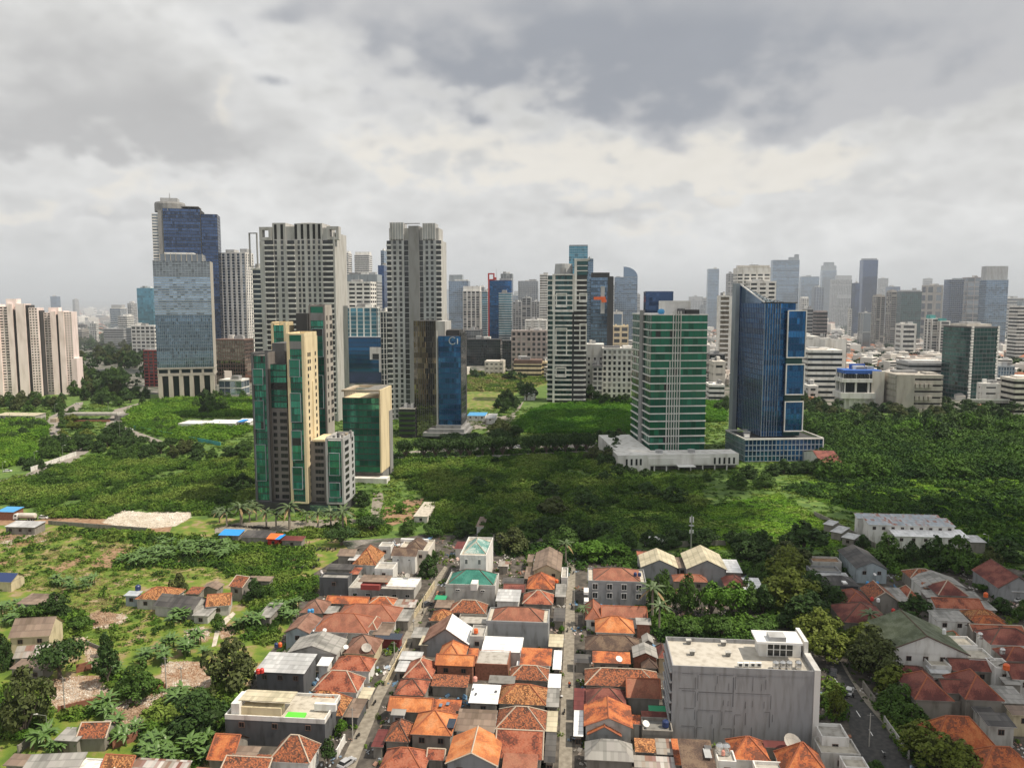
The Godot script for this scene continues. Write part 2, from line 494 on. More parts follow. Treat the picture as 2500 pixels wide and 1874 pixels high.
# a block with windows on its front and both flanks. o: style, wall, glass, fh, bay, pw, bh, dep, bp, most, top (parapet), roof boxes [[dx, dz, w, h, l, wall]]
func tower(n: String,label: String,x: float,z: float,turn: float,w: float,l: float,h: float,style: String,wall_name: String,glass_name: String,given: Dictionary,group := "") -> Node3D:
	var t := thing(n,label,KINDS[n],Vector3(x,0,z),turn,group)
	var o: Dictionary = given.merged(STYLES[style])
	var wall: Material = M[wall_name]
	var g: Array = gl(glass_name)
	var fh: float = o.get("fh",3.8)
	var bay: float = o.get("bay",4.0)
	if Vector2(x,z).length() > 1500.0:
		fh *= 1.15
		bay *= 1.5 if bay < 100.0 else 1.0
	var dep: float = o.get("dep",0.3)
	var pw: float = o.get("pw",1.2)
	var bh: float = o.get("bh",1.4)
	var bp: float = o.get("bp",0.05)
	var y0: float = o.get("y0",0.0)
	var top: float = o.get("top",1.2)
	var b := MB.new()
	var panes := []
	var ny := maxi(1,roundi((h-y0-top)/fh))
	rng.seed = hash(label)
	b.box(wall if o.get("solid",false) else M.opening,Vector3(0,(h-top)*0.5,0),Vector3(w-dep*2.0,h-top,l-dep*2.0))
	for s in o.get("sides","FRL"):
		var W: float = w if s=="F" else l
		var nx := maxi(1,roundi(W/bay))
		var q := Vector3(-w*0.5,0,l*0.5) if s=="F" else Vector3(w*0.5,0,l*0.5) if s=="R" else Vector3(-w*0.5,0,-l*0.5)
		var ax := Vector3.RIGHT if s=="F" else Vector3.FORWARD if s=="R" else Vector3.BACK
		if s in o.get("blank",""):
			b.box(wall,q+ax*W*0.5+ax.cross(Vector3.UP)*(-dep*0.5)+Vector3(0,(h-top)*0.5,0),Vector3(W if s=="F" else dep,h-top,dep if s=="F" else W))
			continue
		face(b,panes,q,ax,W,y0,h-top,nx,ny,pw,bh,dep,wall,g,bp)
		if y0 > 0.0:
			b.box(wall,q+ax*W*0.5+ax.cross(Vector3.UP)*(-dep*0.5)+Vector3(0,y0*0.5,0),Vector3(W-0.1 if s=="F" else dep,y0,dep if s=="F" else W-0.1))
	b.box(wall,Vector3(0,h*0.5,-l*0.5+dep*0.5),Vector3(w-0.02,h-0.02,dep))
	var tw: Material = M[o.get("topwall",wall_name)]
	b.box(tw,Vector3(0,h-top*0.5,0),Vector3(w+bp*2.0+0.1,top,l+bp*2.0+0.1))
	part("wall",b,t)
	if panes.size():
		windows(t,panes,o.get("most",0))
	var plant: Array = o.get("roof",[])
	if plant.is_empty():
		for i in 3:      # lift housings and tanks
			var pw2 := w*rng.randf_range(0.14,0.34)
			plant.append([(w-pw2)*rng.randf_range(-0.42,0.42),l*rng.randf_range(-0.2,0.2),pw2,rng.randf_range(1.5,5.0),l*rng.randf_range(0.15,0.4)+i*0.37,["hazegrey","white","midgrey"][i]])
		if rng.randf() < 0.3 and not o.has("mast"):
			o["mast"] = rng.randf_range(6.0,14.0)
	for r in plant:
		var rb := MB.new()
		rb.box(M[r[5]],Vector3(r[0],h+r[3]*0.5,r[1]),Vector3(r[2],r[3],r[4]))
		part("roof_block",rb,t)
	if o.has("mast"):
		var mb := MB.new()
		mb.tube(M.metal,Vector3(o.get("mx",0.0),h,0),Vector3(o.get("mx",0.0),h+o.mast,0),0.5,0.2,5)
		part("mast",mb,t)
	return t

# ---------------------------------------------------------------- houses
func window_mesh(w: float,h: float,pale := true) -> Mesh:
	var key := "win %.1f %.1f %s" % [w,h,pale]
	var fr: Material = M.white_paint if pale else M.brown
	if not cache.has(key):
		var b := MB.new()
		for s in [-1,1]:
			b.box(fr,Vector3(s*w*0.5,0,0.03),Vector3(0.1,h+0.1,0.16))
			b.box(fr,Vector3(0,s*h*0.5,0.03),Vector3(w-0.1,0.1,0.15))
		b.box(fr,Vector3(0,0,0.02),Vector3(0.07,h-0.1,0.1))
		b.box(M.window_dark,Vector3.ZERO,Vector3(w-0.1,h-0.1,0.05))
		cache[key] = b.mesh()
	return cache[key]

func slope(b: MB,m: Material,pts: Array,under: Material) -> void:
	b.poly(m,pts)
	var low := []
	for p in pts:
		low.append(p-Vector3(0,0.16,0))
	low.reverse()
	b.poly(under,low)
	b.poly(under,[low[-1],low[-2],pts[1],pts[0]])

func roof(t: Node3D,w: float,l: float,e: float,rise: float,kind: String,m: Material,cap: Material,wall: Material,wb: MB,m2: Material = null,para: Material = null) -> Node3D:
	m2 = m2 if m2 else m
	para = para if para else wall
	var b := MB.new()
	var c := MB.new()
	var x := w*0.5
	var z := l*0.5
	var A := Vector3(-x,e,z)
	var B := Vector3(x,e,z)
	var C := Vector3(x,e,-z)
	var D := Vector3(-x,e,-z)
	var lines := []
	if kind=="hip":
		var k := minf(x,z)
		var r0 := Vector3(-(x-k),e+rise,0) if x >= z else Vector3(0,e+rise,z-k)
		var r1 := Vector3(x-k,e+rise,0) if x >= z else Vector3(0,e+rise,-(z-k))
		if x >= z:
			slope(b,m,[A,B,r1,r0] if r0 != r1 else [A,B,r0],wall)
			slope(b,m,[B,C,r1],wall)
			slope(b,m,[C,D,r0,r1] if r0 != r1 else [C,D,r0],wall)
			slope(b,m,[D,A,r0],wall)
			lines = [[A,r0],[B,r1],[C,r1],[D,r0],[r0,r1]]
		else:
			slope(b,m,[A,B,r0],wall)
			slope(b,m,[B,C,r1,r0],wall)
			slope(b,m,[C,D,r1],wall)
			slope(b,m,[D,A,r0,r1],wall)
			lines = [[A,r0],[B,r0],[C,r1],[D,r1],[r0,r1]]
	elif kind=="gx":
		var p := Vector3(-x,e+rise,0)
		var q := Vector3(x,e+rise,0)
		slope(b,m,[A,B,q,p],wall)
		slope(b,m,[C,D,p,q],wall)
		lines = [[p,q],[A,p],[B,q]]
		for s in [-1,1]:
			var g := [Vector3(s*(x-0.35),e-0.1,z-0.4),Vector3(s*(x-0.35),e-0.1,-z+0.4),Vector3(s*(x-0.35),e+rise-0.2,0)]
			if s < 0:
				g.reverse()
			wb.poly(wall,g)
	elif kind=="gz":
		var p := Vector3(0,e+rise,z)
		var q := Vector3(0,e+rise,-z)
		slope(b,m2,[B,C,q,p],wall)
		slope(b,m,[D,A,p,q],wall)
		lines = [[p,q],[A,p],[B,p]]
		for s in [-1,1]:
			var g := [Vector3(-x+0.4,e-0.1,s*(z-0.35)),Vector3(x-0.4,e-0.1,s*(z-0.35)),Vector3(0,e+rise-0.2,s*(z-0.35))]
			if s < 0:
				g.reverse()
			wb.poly(wall,g)
	elif kind=="shed":       # high at the back
		slope(b,m,[A,B,C+Vector3(0,rise,0),D+Vector3(0,rise,0)],wall)
		for s in [-1,1]:
			var g := [Vector3(s*(x-0.3),e-0.1,z-0.3),Vector3(s*(x-0.3),e-0.1,-z+0.3),Vector3(s*(x-0.3),e+rise-0.2,-z+0.3)]
			if s < 0:
				g.reverse()
			wb.poly(wall,g)
	elif kind=="shedr":      # high on the left
		slope(b,m,[B,C,D+Vector3(0,rise,0),A+Vector3(0,rise,0)],wall)
		wb.poly(wall,[Vector3(-x+0.3,e-0.1,z-0.3),Vector3(x-0.3,e-0.1,z-0.3),Vector3(-x+0.3,e+rise-0.2,z-0.3)])
	elif kind=="shedl":      # high on the right
		slope(b,m,[D,A,B+Vector3(0,rise,0),C+Vector3(0,rise,0)],wall)
		wb.poly(wall,[Vector3(-x+0.3,e-0.1,z-0.3),Vector3(x-0.3,e-0.1,z-0.3),Vector3(x-0.3,e+rise-0.2,z-0.3)])
	else:                      # flat,with a parapet
		b.box(m,Vector3(0,e-0.15,0),Vector3(w-0.5,0.3,l-0.5))
		for s in [-1,1]:
			wb.box(para,Vector3(0,e+rise*0.5-0.2,s*(z-0.1)),Vector3(w+0.06,rise+0.4,0.26))
			wb.box(para,Vector3(s*(x-0.1),e+rise*0.5-0.2,0),Vector3(0.26,rise+0.38,l-0.46))
	var o := part("roof",b,t)
	if cap and lines.size():
		for q in lines:
			if q[0] != q[1]:
				c.tube(cap,q[0]+Vector3(0,0.02,0),q[1]+Vector3(0,0.02,0),0.17,0.17,4)
		part("ridge_tiles",c,o)
	return o

# x, z: middle of the eaves; kind: hip, gx, gz, shed, shedr, shedl, flat. o: cap, win, rows, n, cat, y, turn, over
func house(label: String,x: float,z: float,w: float,l: float,e: float,rise: float,kind: String,m: String,wall := "plaster_old",o := {}) -> Node3D:
	var t := thing(o.get("n","house"),label,o.get("cat","house"),Vector3(x,o.get("y",0.0),z),deg_to_rad(o.get("turn",0.0)),o.get("group",""))
	var wb := MB.new()
	var over: float = 0.0 if kind=="flat" else o.get("over",0.45)
	var wm: Material = M[wall]
	var cap: Material = null
	if kind != "flat":
		cap = M[o.get("cap","ridge_pale" if m in ["tile_mottled","tile_red"] else "ridge_dark" if m in ["tile_brown","tile_umber","tile_maroon"] else "ridge_red")] if m.begins_with("tile") else null
	var hw := w-over*2.0
	var hl := l-over*2.0
	wb.box(wm,Vector3(0,(e-0.12)*0.5,0),Vector3(hw,e-0.12,hl),Color.WHITE,false)
	roof(t,w,l,e,rise,kind,M[m],cap,wm,wb,M[o.m2] if o.has("m2") else null,M[o.parapet] if o.has("parapet") else null)
	part("wall",wb,t)
	var nw := int(o.get("win",maxi(1,int(w/4.5))))
	for r in int(o.get("rows",int(e/4.0) if e > 4.7 else hash(label) % 3/2)):
		var wy: float = e-1.5-r*3.0
		if wy < 1.0:
			continue
		for i in nw:
			var q := put("window",window_mesh(o.get("ww",1.2),o.get("wh",1.2),o.has("ww")),t)
			q.position = Vector3(-hw*0.5+hw*(i+0.5)/nw,wy,hl*0.5+0.02)
	return t

# ---------------------------------------------------------------- plants
# a crown of leaf faces: lobes [x, y, z, radius], n faces of size s
func crown_mesh(sd: int,lobes: Array,n: int,s: float,m: Material,dense := 0.75,flat := 1.0) -> Mesh:
	var r := RandomNumberGenerator.new()
	r.seed = sd
	var tot := 0.0
	for q in lobes:
		tot += q[3]*q[3]
	var b := MB.new()
	b.s[m] = Surf.new()
	var k: Surf = b.s[m]
	for q in lobes:
		var cnt := int(n*q[3]*q[3]/tot)
		var tone: float = r.randf_range(0.75,1.25)
		var clumps := []
		for i in maxi(6,cnt/14):
			clumps.append([Vector3(r.randfn(),r.randfn(),r.randfn()).normalized(),r.randf_range(0.7,1.35)])
		for i in cnt:
			var cl: Array = clumps[r.randi() % clumps.size()]
			var d: Vector3 = (cl[0]+Vector3(r.randfn(),r.randfn(),r.randfn())*0.24).normalized()
			if d.y < -0.3 and r.randf() < 0.6:
				continue
			var rad: float = q[3]*lerpf(dense,1.06,sqrt(r.randf()))
			var c := Vector3(q[0],q[1],q[2])+Vector3(d.x*rad,d.y*rad*flat,d.z*rad)
			var up := (d+Vector3(r.randfn(),r.randfn()+0.8,r.randfn())*0.55).normalized()
			var u := up.cross(Vector3(r.randfn(),r.randfn(),r.randfn())).normalized()
			var v := up.cross(u)
			var sz := s*r.randf_range(0.6,1.3)
			var f: float = tone*cl[1]*r.randf_range(0.8,1.2)
			var col := Color(f,f*r.randf_range(0.95,1.05),f*0.9)
			var p := [c-u*sz,c-v*sz*0.55+up*sz*0.2,c+u*sz,c+v*sz*0.55+up*sz*0.2]
			for t in [[0,2,1],[0,3,2]]:
				for j in t:
					k.v.append(p[j])
					k.n.append(up)
					k.uv.append(Vector2.ZERO)
					k.c.append(col)
	return b.mesh()

func lobes(sd: int,n: int,R: float,H: float,y0: float,flat := false) -> Array:
	var r := RandomNumberGenerator.new()
	r.seed = sd
	var out := []
	for i in n:
		var a := TAU*(i+r.randf()*0.7)/n
		var d := R*r.randf_range(0.35,0.68)
		var rr := R*r.randf_range(0.34,0.5)
		out.append([cos(a)*d,y0+H*(r.randf_range(0.45,0.6) if flat else r.randf_range(0.12,0.6)),sin(a)*d,rr])
	out.append([0.0,y0+H*(0.55 if flat else 0.62),0.0,R*0.5])
	if not flat:
		out.append([R*0.1,y0+H*0.8,0.0,R*0.34])
	return out

var tree_kind := {}

func make_tree(key: String,sd: int,R: float,H: float,trunk: float,leaf: String,n: int,s: float,nl := 7,flat := false,bark := "bark",dense := 0.72) -> void:
	var t := Node3D.new()
	t.name = "tree"
	var b := MB.new()
	var lo := lobes(sd,nl,R,H,trunk,flat)
	b.tube(M[bark],Vector3.ZERO,Vector3(0,trunk*0.7,0),R*0.075+0.1,R*0.05+0.07,7)
	b.tube(M[bark],Vector3(0,trunk*0.7,0),Vector3(0,trunk+H*0.45,0),R*0.05+0.07,0.06,6)
	part("trunk",b,t)
	var lb := MB.new()
	for q in lo:
		lb.tube(M[bark],Vector3(0,trunk*0.65,0),Vector3(q[0],q[1],q[2]),R*0.035+0.06,0.05,5)
	put("limbs",lb.mesh(),t.get_child(0))
	put("crown",crown_mesh(sd+1,lo,n,s,M[leaf],dense,0.62 if flat else 0.92),t)
	tree_kind[key] = t

func tree(key: String,x: float,z: float,sc: float,label: String,group := "",turn := -1.0,stretch := 1.0) -> void:
	var o := copy(tree_kind[key],Vector3(x,0,z),rng.randf()*TAU if turn < 0.0 else turn,label,sc,group,"tree")
	o.scale = Vector3(sc,sc*stretch,sc)
	o.set_meta("category","tree")

func frond(b: MB,m: Material,base: Vector3,dir: float,len: float,wid: float,lift: float,sag: float,seg := 5,ragged := 0.0) -> void:
	var x := Vector3(cos(dir),0,sin(dir))
	var side := Vector3(-sin(dir),0,cos(dir))
	var pts := []
	for i in seg+1:
		var f := float(i)/seg
		var wv := wid*sin(PI*clampf(0.12+f*0.86,0.0,1.0))*(1.0-ragged*(i % 2))
		pts.append([base+x*len*f*cos(lift*(1.0-f*0.5))+Vector3(0,len*(sin(lift)*f-sag*f*f),0),wv])
	for i in seg:
		var a: Vector3 = pts[i][0]
		var c: Vector3 = pts[i+1][0]
		var wa: float = pts[i][1]
		var wc: float = pts[i+1][1]
		var dn := Vector3(0,-0.35,0)
		b.poly(m,[a,a+side*wa+dn*wa,c+side*wc+dn*wc,c])
		b.poly(m,[a-side*wa+dn*wa,a,c,c-side*wc+dn*wc])

func make_palm(key: String,sd: int,h: float,n: int,len: float,wid: float,m: String,dry := 0) -> void:
	var t := Node3D.new()
	t.name = "palm_tree"
	var r := RandomNumberGenerator.new()
	r.seed = sd
	var b := MB.new()
	b.tube(M.bark_pale,Vector3.ZERO,Vector3(0,h,0),0.3,0.2,7)
	part("trunk",b,t)
	for i in n:
		var fb := MB.new()
		frond(fb,M.palm_dry if i < dry else M[m],Vector3(0,h,0),TAU*(i*0.618)+r.randf()*0.3,len*r.randf_range(0.85,1.1),wid,-0.1 if i < dry else r.randf_range(0.1,1.1),r.randf_range(0.45,0.8),6,0.35)
		part("leaf",fb,t)
	tree_kind[key] = t

func make_banana(key: String,sd: int,stems: int,h: float) -> void:
	var t := Node3D.new()
	t.name = "banana_plant"
	var r := RandomNumberGenerator.new()
	r.seed = sd
	for s in stems:
		var at := Vector3(r.randf_range(-1.3,1.3),0,r.randf_range(-1.3,1.3)) if s else Vector3.ZERO
		var hh := h*r.randf_range(0.6,1.0)
		var b := MB.new()
		b.tube(M.banana_leaf,at,at+Vector3(0,hh,0),0.16,0.1,5)
		part("stem",b,t)
		for i in 7:
			var fb := MB.new()
			frond(fb,M.banana_leaf,at+Vector3(0,hh,0),TAU*i*0.618+r.randf(),r.randf_range(1.6,2.5),0.34,r.randf_range(0.3,1.2),r.randf_range(0.3,0.8),5)
			part("leaf",fb,t)
	tree_kind[key] = t

func plant(key: String,x: float,z: float,sc: float,label: String,cat: String,group := "") -> void:
	var o := copy(tree_kind[key],Vector3(x,0,z),rng.randf()*TAU,label,sc,group)
	o.set_meta("category",cat)

# things nobody could count: instances of a mesh spread over a polygon of (x, z)
func inside(p: Vector2,poly: PackedVector2Array,holes: Array) -> bool:
	if not Geometry2D.is_point_in_polygon(p,poly):
		return false
	for h in holes:
		if Geometry2D.is_point_in_polygon(p,h):
			return false
	return true

func scatter(n: String,label: String,meshes: Array,polys: Array,count: int,s0: float,s1: float,cols: Array,sd: int,holes := [],flatten := 1.0,patch := 0.0) -> void:
	var r := RandomNumberGenerator.new()
	r.seed = sd
	var nz := FastNoiseLite.new()
	nz.seed = sd
	nz.frequency = 0.03
	nz.fractal_octaves = 4
	var areas := []
	var total := 0.0
	for p in polys:
		var a := 0.0
		for i in p.size():
			var q: Vector2 = p[(i+1) % p.size()]
			a += p[i].x*q.y-q.x*p[i].y
		areas.append(absf(a))
		total += absf(a)
	var lists := []
	for m in meshes:
		lists.append([])
	for k in polys.size():
		var poly: PackedVector2Array = polys[k]
		var lo := poly[0]
		var hi := poly[0]
		for q in poly:
			lo = lo.min(q)
			hi = hi.max(q)
		var want := int(count*areas[k]/total)
		var tries := 0
		while want > 0 and tries < count*12:
			tries += 1
			var p := Vector2(r.randf_range(lo.x,hi.x),r.randf_range(lo.y,hi.y))
			if not inside(p,poly,holes):
				continue
			var v := nz.get_noise_2d(p.x,p.y)
			if patch > 0.0 and v < patch-1.0+r.randf()*0.3:
				want -= 1
				continue
			want -= 1
			var s := r.randf_range(s0,s1)*(1.0+0.5*v)
			var t := clampf(v*1.5+0.5+r.randf_range(-0.3,0.3),0.0,0.999)*(cols.size()-1)
			var a: Array = cols[int(t)]
			var c: Array = cols[int(t)+1]
			var f := t-int(t)
			var g := r.randf_range(0.8,1.2)
			lists[r.randi() % meshes.size()].append([Transform3D(Basis.from_euler(Vector3(0,r.randf()*TAU,0)).scaled(Vector3(s,s*flatten*r.randf_range(0.8,1.2),s)),Vector3(p.x,0,p.y)),Color(lerpf(a[0],c[0],f)*g,lerpf(a[1],c[1],f)*g,lerpf(a[2],c[2],f)*g)])
	var root := Node3D.new()
	root.name = numbered(n)
	root.set_meta("label",label)
	root.set_meta("kind","stuff")
	add_child(root)
	for i in meshes.size():
		if lists[i].is_empty():
			continue
		var mm := MultiMesh.new()
		mm.transform_format = MultiMesh.TRANSFORM_3D
		mm.use_colors = true
		mm.mesh = meshes[i]
		mm.instance_count = lists[i].size()
		for j in lists[i].size():
			mm.set_instance_transform(j,lists[i][j][0])
			mm.set_instance_color(j,lists[i][j][1])
		var o := MultiMeshInstance3D.new()
		o.name = "clump"
		o.multimesh = mm
		o.set_meta("kind","stuff")
		root.add_child(o,true)

func sheet(n: String,label: String,m: String,pts: PackedVector2Array,y: float) -> void:
	var b := MB.new()
	var idx := Geometry2D.triangulate_polygon(pts)
	for i in range(0,idx.size(),3):
		var a := pts[idx[i]]
		var c := pts[idx[i+1]]
		var d := pts[idx[i+2]]
		var q := [Vector3(a.x,y,a.y),Vector3(c.x,y,c.y),Vector3(d.x,y,d.y)]
		if (c-a).cross(d-a) > 0.0:
			q.reverse()
		b.poly(M[m],q)
	setting(n,b,label)

# ---------------------------------------------------------------- small things
func water_tank(x: float,y: float,z: float,m: String,label: String,r := 0.55,h := 1.2) -> void:
	var t := thing("water_tank",label,"water tank",Vector3(x,y,z))
	var b := MB.new()
	b.lathe(M[m],Vector3.ZERO,[Vector2(0,0),Vector2(r,0),Vector2(r,h*0.3),Vector2(r*0.95,h*0.35),Vector2(r,h*0.4),Vector2(r,h*0.75),Vector2(r*0.7,h*0.92),Vector2(r*0.3,h*0.96)],12)
	part("body",b,t)
	var c := MB.new()
	c.lathe(M[m],Vector3(0,h*0.96,0),[Vector2(r*0.32,0),Vector2(r*0.32,0.08),Vector2(0,0.1)],10)
	part("lid",c,t)

func dish(x: float,y: float,z: float,r: float,label: String,turn := 0.6,m := "concrete") -> void:
	var t := thing("satellite_dish",label,"satellite dish",Vector3(x,y,z),turn)
	var b := MB.new()
	b.tube(M.metal,Vector3.ZERO,Vector3(0,r*1.1,0),0.07,0.06,6)
	part("pole",b,t)
	var c := MB.new()
	c.xf = Transform3D(Basis.from_euler(Vector3(0.6,0,0)),Vector3(0,r*1.1,0))
	c.lathe(M[m],Vector3.ZERO,[Vector2(0,0),Vector2(r*0.5,r*0.06),Vector2(r,r*0.26)],16)
	part("bowl",c,t)
	var d := MB.new()
	d.xf = c.xf
	for i in 3:
		d.tube(M.metal,Vector3(cos(TAU*i/3)*r*0.8,r*0.2,sin(TAU*i/3)*r*0.8),Vector3(0,r*0.75,0),0.03,0.03,4)
	part("feed_arm",d,t)

func wheel(t: Node3D,x: float,z: float,r: float,w: float) -> void:
	var b := MB.new()
	b.tube(M.rubber,Vector3(x,r,z-w*0.5),Vector3(x,r,z+w*0.5),r,r,12,true)
	b.tube(M.rubber,Vector3(x,r,z+w*0.5),Vector3(x,r,z-w*0.5),r,r,12,true)
	var o := part("wheel",b,t)
	var c := MB.new()
	c.tube(M.metal,Vector3(x,r,z-w*0.55),Vector3(x,r,z+w*0.55),r*0.55,r*0.55,8,true)
	c.tube(M.metal,Vector3(x,r,z+w*0.55),Vector3(x,r,z-w*0.55),r*0.55,r*0.55,8,true)
	part("rim",c,o)

func side_body(b: MB,m: Material,prof: Array,w: float,taper := 1.0) -> void:    # outline in (x,y),drawn out across z
	var a := []
	var c := []
	for p in prof:
		var k: float = w*0.5*(taper if p.y > 0.95 else 1.0)
		a.append(Vector3(p.x,p.y,k))
		c.append(Vector3(p.x,p.y,-k))
	b.poly(m,a)
	var d := c.duplicate()
	d.reverse()
	b.poly(m,d)
	for i in prof.size():
		var j := (i+1) % prof.size()
		b.poly(m,[a[j],a[i],c[i],c[j]])

func car(x: float,z: float,turn: float,r: float,g: float,bl: float,label: String,kind := "car",group := "") -> void:
	var key := "paint %.2f %.2f %.2f" % [r,g,bl]
	if not M.has(key):
		var m := mat(key,r,g,bl,0.3)
		m.clearcoat_enabled = true
	var t := thing("parked_car" if kind=="suv" else "car",label,"car",Vector3(x,0.03,z),turn,group)
	var tall := 1.0 if kind=="car" else 1.18
	var b := MB.new()
	side_body(b,M[key],[Vector2(-2.2,0.3),Vector2(2.2,0.3),Vector2(2.25,0.7),Vector2(1.3,0.92*tall),Vector2(-2.05,0.95*tall),Vector2(-2.25,0.65)],1.75)
	part("body",b,t)
	var c := MB.new()
	var back := -1.9 if kind=="car" else -2.1
	side_body(c,M.window_dark,[Vector2(back,0.9*tall),Vector2(1.2,0.9*tall),Vector2(0.45,1.4*tall),Vector2(back+0.5,1.42*tall)],1.6,0.86)
	part("windows",c,t)
	var d := MB.new()
	d.box(M[key],Vector3((back+0.95)*0.5,1.43*tall,0),Vector3(0.4-back-0.5,0.06,1.36))
	part("roof",d,t)
	for s in [-1,1]:
		wheel(t,1.35,s*0.78,0.33,0.2)
		wheel(t,-1.35,s*0.78,0.33,0.2)
		var e := MB.new()
		e.box(M.white_paint,Vector3(2.2,0.66,s*0.62),Vector3(0.12,0.14,0.3))
		part("headlight",e,t)

func scooter_node() -> Node3D:
	var t := Node3D.new()
	t.name = "scooter"
	var b := MB.new()
	side_body(b,M.black,[Vector2(-0.85,0.5),Vector2(-0.3,0.3),Vector2(0.3,0.3),Vector2(0.45,0.8),Vector2(0.2,0.4),Vector2(-0.2,0.42),Vector2(-0.35,0.72),Vector2(-0.9,0.75)],0.3)
	part("body",b,t)
	var c := MB.new()
	c.box(M.rubber,Vector3(-0.45,0.78,0),Vector3(0.8,0.1,0.28))
	part("seat",c,t)
	wheel(t,0.62,0,0.27,0.1)
	wheel(t,-0.62,0,0.27,0.1)
	var d := MB.new()
	d.tube(M.metal,Vector3(0.6,0.3,0),Vector3(0.42,1.02,0),0.04,0.04,5)
	d.tube(M.metal,Vector3(0.4,1.02,-0.33),Vector3(0.4,1.02,0.33),0.03,0.03,5)
	part("handlebar",d,t)
	return t

func street_lamp(x: float,z: float,h: float,arm: float,turn: float,label: String,group := "") -> void:
	var t := thing("street_lamp",label,"street lamp",Vector3(x,0,z),turn,group)
	var b := MB.new()
	b.tube(M.metal,Vector3.ZERO,Vector3(0,h,0),0.13,0.08,6)
	part("pole",b,t)
	var c := MB.new()
	c.tube(M.metal,Vector3(0,h,0),Vector3(arm,h+0.5,0),0.06,0.05,5)
	part("arm",c,t)
	var d := MB.new()
	d.box(M.white_paint,Vector3(arm+0.25,h+0.5,0),Vector3(0.9,0.14,0.32))
	part("lamp_head",d,t)

# a body as one skin: tapered capsules joined by a smooth minimum and meshed as surface nets
func body_mesh(bones: Array,cell: float,m: Callable) -> Mesh:
	var lo := Vector3(9,9,9)
	var hi := -lo
	for q in bones:
		for i in 2:
			lo = lo.min(q[i]-Vector3.ONE*(q[2+i]+cell*2))
			hi = hi.max(q[i]+Vector3.ONE*(q[2+i]+cell*2))
	var n := Vector3i((hi-lo)/cell)+Vector3i.ONE
	var f := PackedFloat32Array()
	f.resize(n.x*n.y*n.z)
	for k in n.z:
		for j in n.y:
			for i in n.x:
				var p := lo+Vector3(i,j,k)*cell
				var e := 0.0
				for q in bones:
					var ab: Vector3 = q[1]-q[0]
					var t := clampf((p-q[0]).dot(ab)/maxf(ab.length_squared(),1e-6),0.0,1.0)
					e += exp(-40.0*(p.distance_to(q[0]+ab*t)-lerpf(q[2],q[3],t)))
				f[(k*n.y+j)*n.x+i] = -log(maxf(e,1e-20))/40.0
	var vert := {}
	for k in n.z-1:
		for j in n.y-1:
			for i in n.x-1:
				var sum := Vector3.ZERO
				var cnt := 0
				for e in [[0,0,0,1,0,0],[0,1,0,1,1,0],[0,0,1,1,0,1],[0,1,1,1,1,1],[0,0,0,0,1,0],[1,0,0,1,1,0],[0,0,1,0,1,1],[1,0,1,1,1,1],[0,0,0,0,0,1],[1,0,0,1,0,1],[0,1,0,0,1,1],[1,1,0,1,1,1]]:
					var a := f[((k+e[2])*n.y+j+e[1])*n.x+i+e[0]]
					var c := f[((k+e[5])*n.y+j+e[4])*n.x+i+e[3]]
					if (a < 0.0) != (c < 0.0):
						sum += Vector3(i+e[0],j+e[1],k+e[2]).lerp(Vector3(i+e[3],j+e[4],k+e[5]),a/(a-c))
						cnt += 1
				if cnt:
					vert[Vector3i(i,j,k)] = lo+sum/cnt*cell
	var b := MB.new()
	for c in vert:
		for ax in 3:
			var d := Vector3i.ZERO
			d[ax] = 1
			var q: Vector3i = c+d
			if q[ax] >= n[ax]:
				continue
			var a0 := f[(c.z*n.y+c.y)*n.x+c.x]
			var a1 := f[(q.z*n.y+q.y)*n.x+q.x]
			if (a0 < 0.0)==(a1 < 0.0):
				continue
			var u := Vector3i.ZERO
			var v := Vector3i.ZERO
			u[(ax+1) % 3] = 1
			v[(ax+2) % 3] = 1
			var ids := [c-u-v,c-v,c,c-u]
			var ok := true
			for id in ids:
				ok = ok and vert.has(id)
			if not ok:
				continue
			if a0 >= 0.0:
				ids.reverse()
			var mid: Vector3 = vert[ids[0]]
			b.poly(m.call(mid),[vert[ids[0]],vert[ids[1]],vert[ids[2]]])
			b.poly(m.call(mid),[vert[ids[0]],vert[ids[2]],vert[ids[3]]])
	return b.mesh()

func person(x: float,z: float,turn: float,shirt: Material,label: String,y := 0.02) -> void:
	var t := thing("person",label,"person",Vector3(x,y,z),turn)
	var bones := [[Vector3(0,0.98,0),Vector3(0,1.35,0.02),0.14,0.16],[Vector3(-0.17,1.38,0),Vector3(0.17,1.38,0),0.07,0.07],[Vector3(0,1.4,0),Vector3(0,1.52,0.02),0.06,0.055],[Vector3(0,1.6,0.03),Vector3(0,1.68,0.02),0.095,0.09]]
	for s in [-1,1]:
		bones.append_array([[Vector3(s*0.09,0.95,0),Vector3(s*0.1,0.5,0.08*s),0.09,0.06],[Vector3(s*0.1,0.5,0.08*s),Vector3(s*0.1,0.08,0.1*s-0.06),0.058,0.042],[Vector3(s*0.1,0.05,0.1*s-0.06),Vector3(s*0.11,0.04,0.1*s+0.1),0.045,0.035],
			[Vector3(s*0.2,1.36,0),Vector3(s*0.25,1.08,-0.04*s),0.052,0.042],[Vector3(s*0.25,1.08,-0.04*s),Vector3(s*0.24,0.84,0.06),0.04,0.032],[Vector3(s*0.24,0.82,0.06),Vector3(s*0.235,0.72,0.08),0.034,0.022]])
	put("body",body_mesh(bones,0.035,func(p: Vector3) -> Material: return M.skin if p.y > 1.46 or (absf(p.x) > 0.19 and p.y < 1.05) else shirt if p.y > 0.95 else M.navy_plastic if p.y > 0.09 else M.rubber),t)
	var h := MB.new()
	h.lathe(M.black,Vector3(0,1.66,0.0),[Vector2(0.102,0.0),Vector2(0.1,0.05),Vector2(0.06,0.1),Vector2(0,0.115)],10)
	part("hair",h,t)

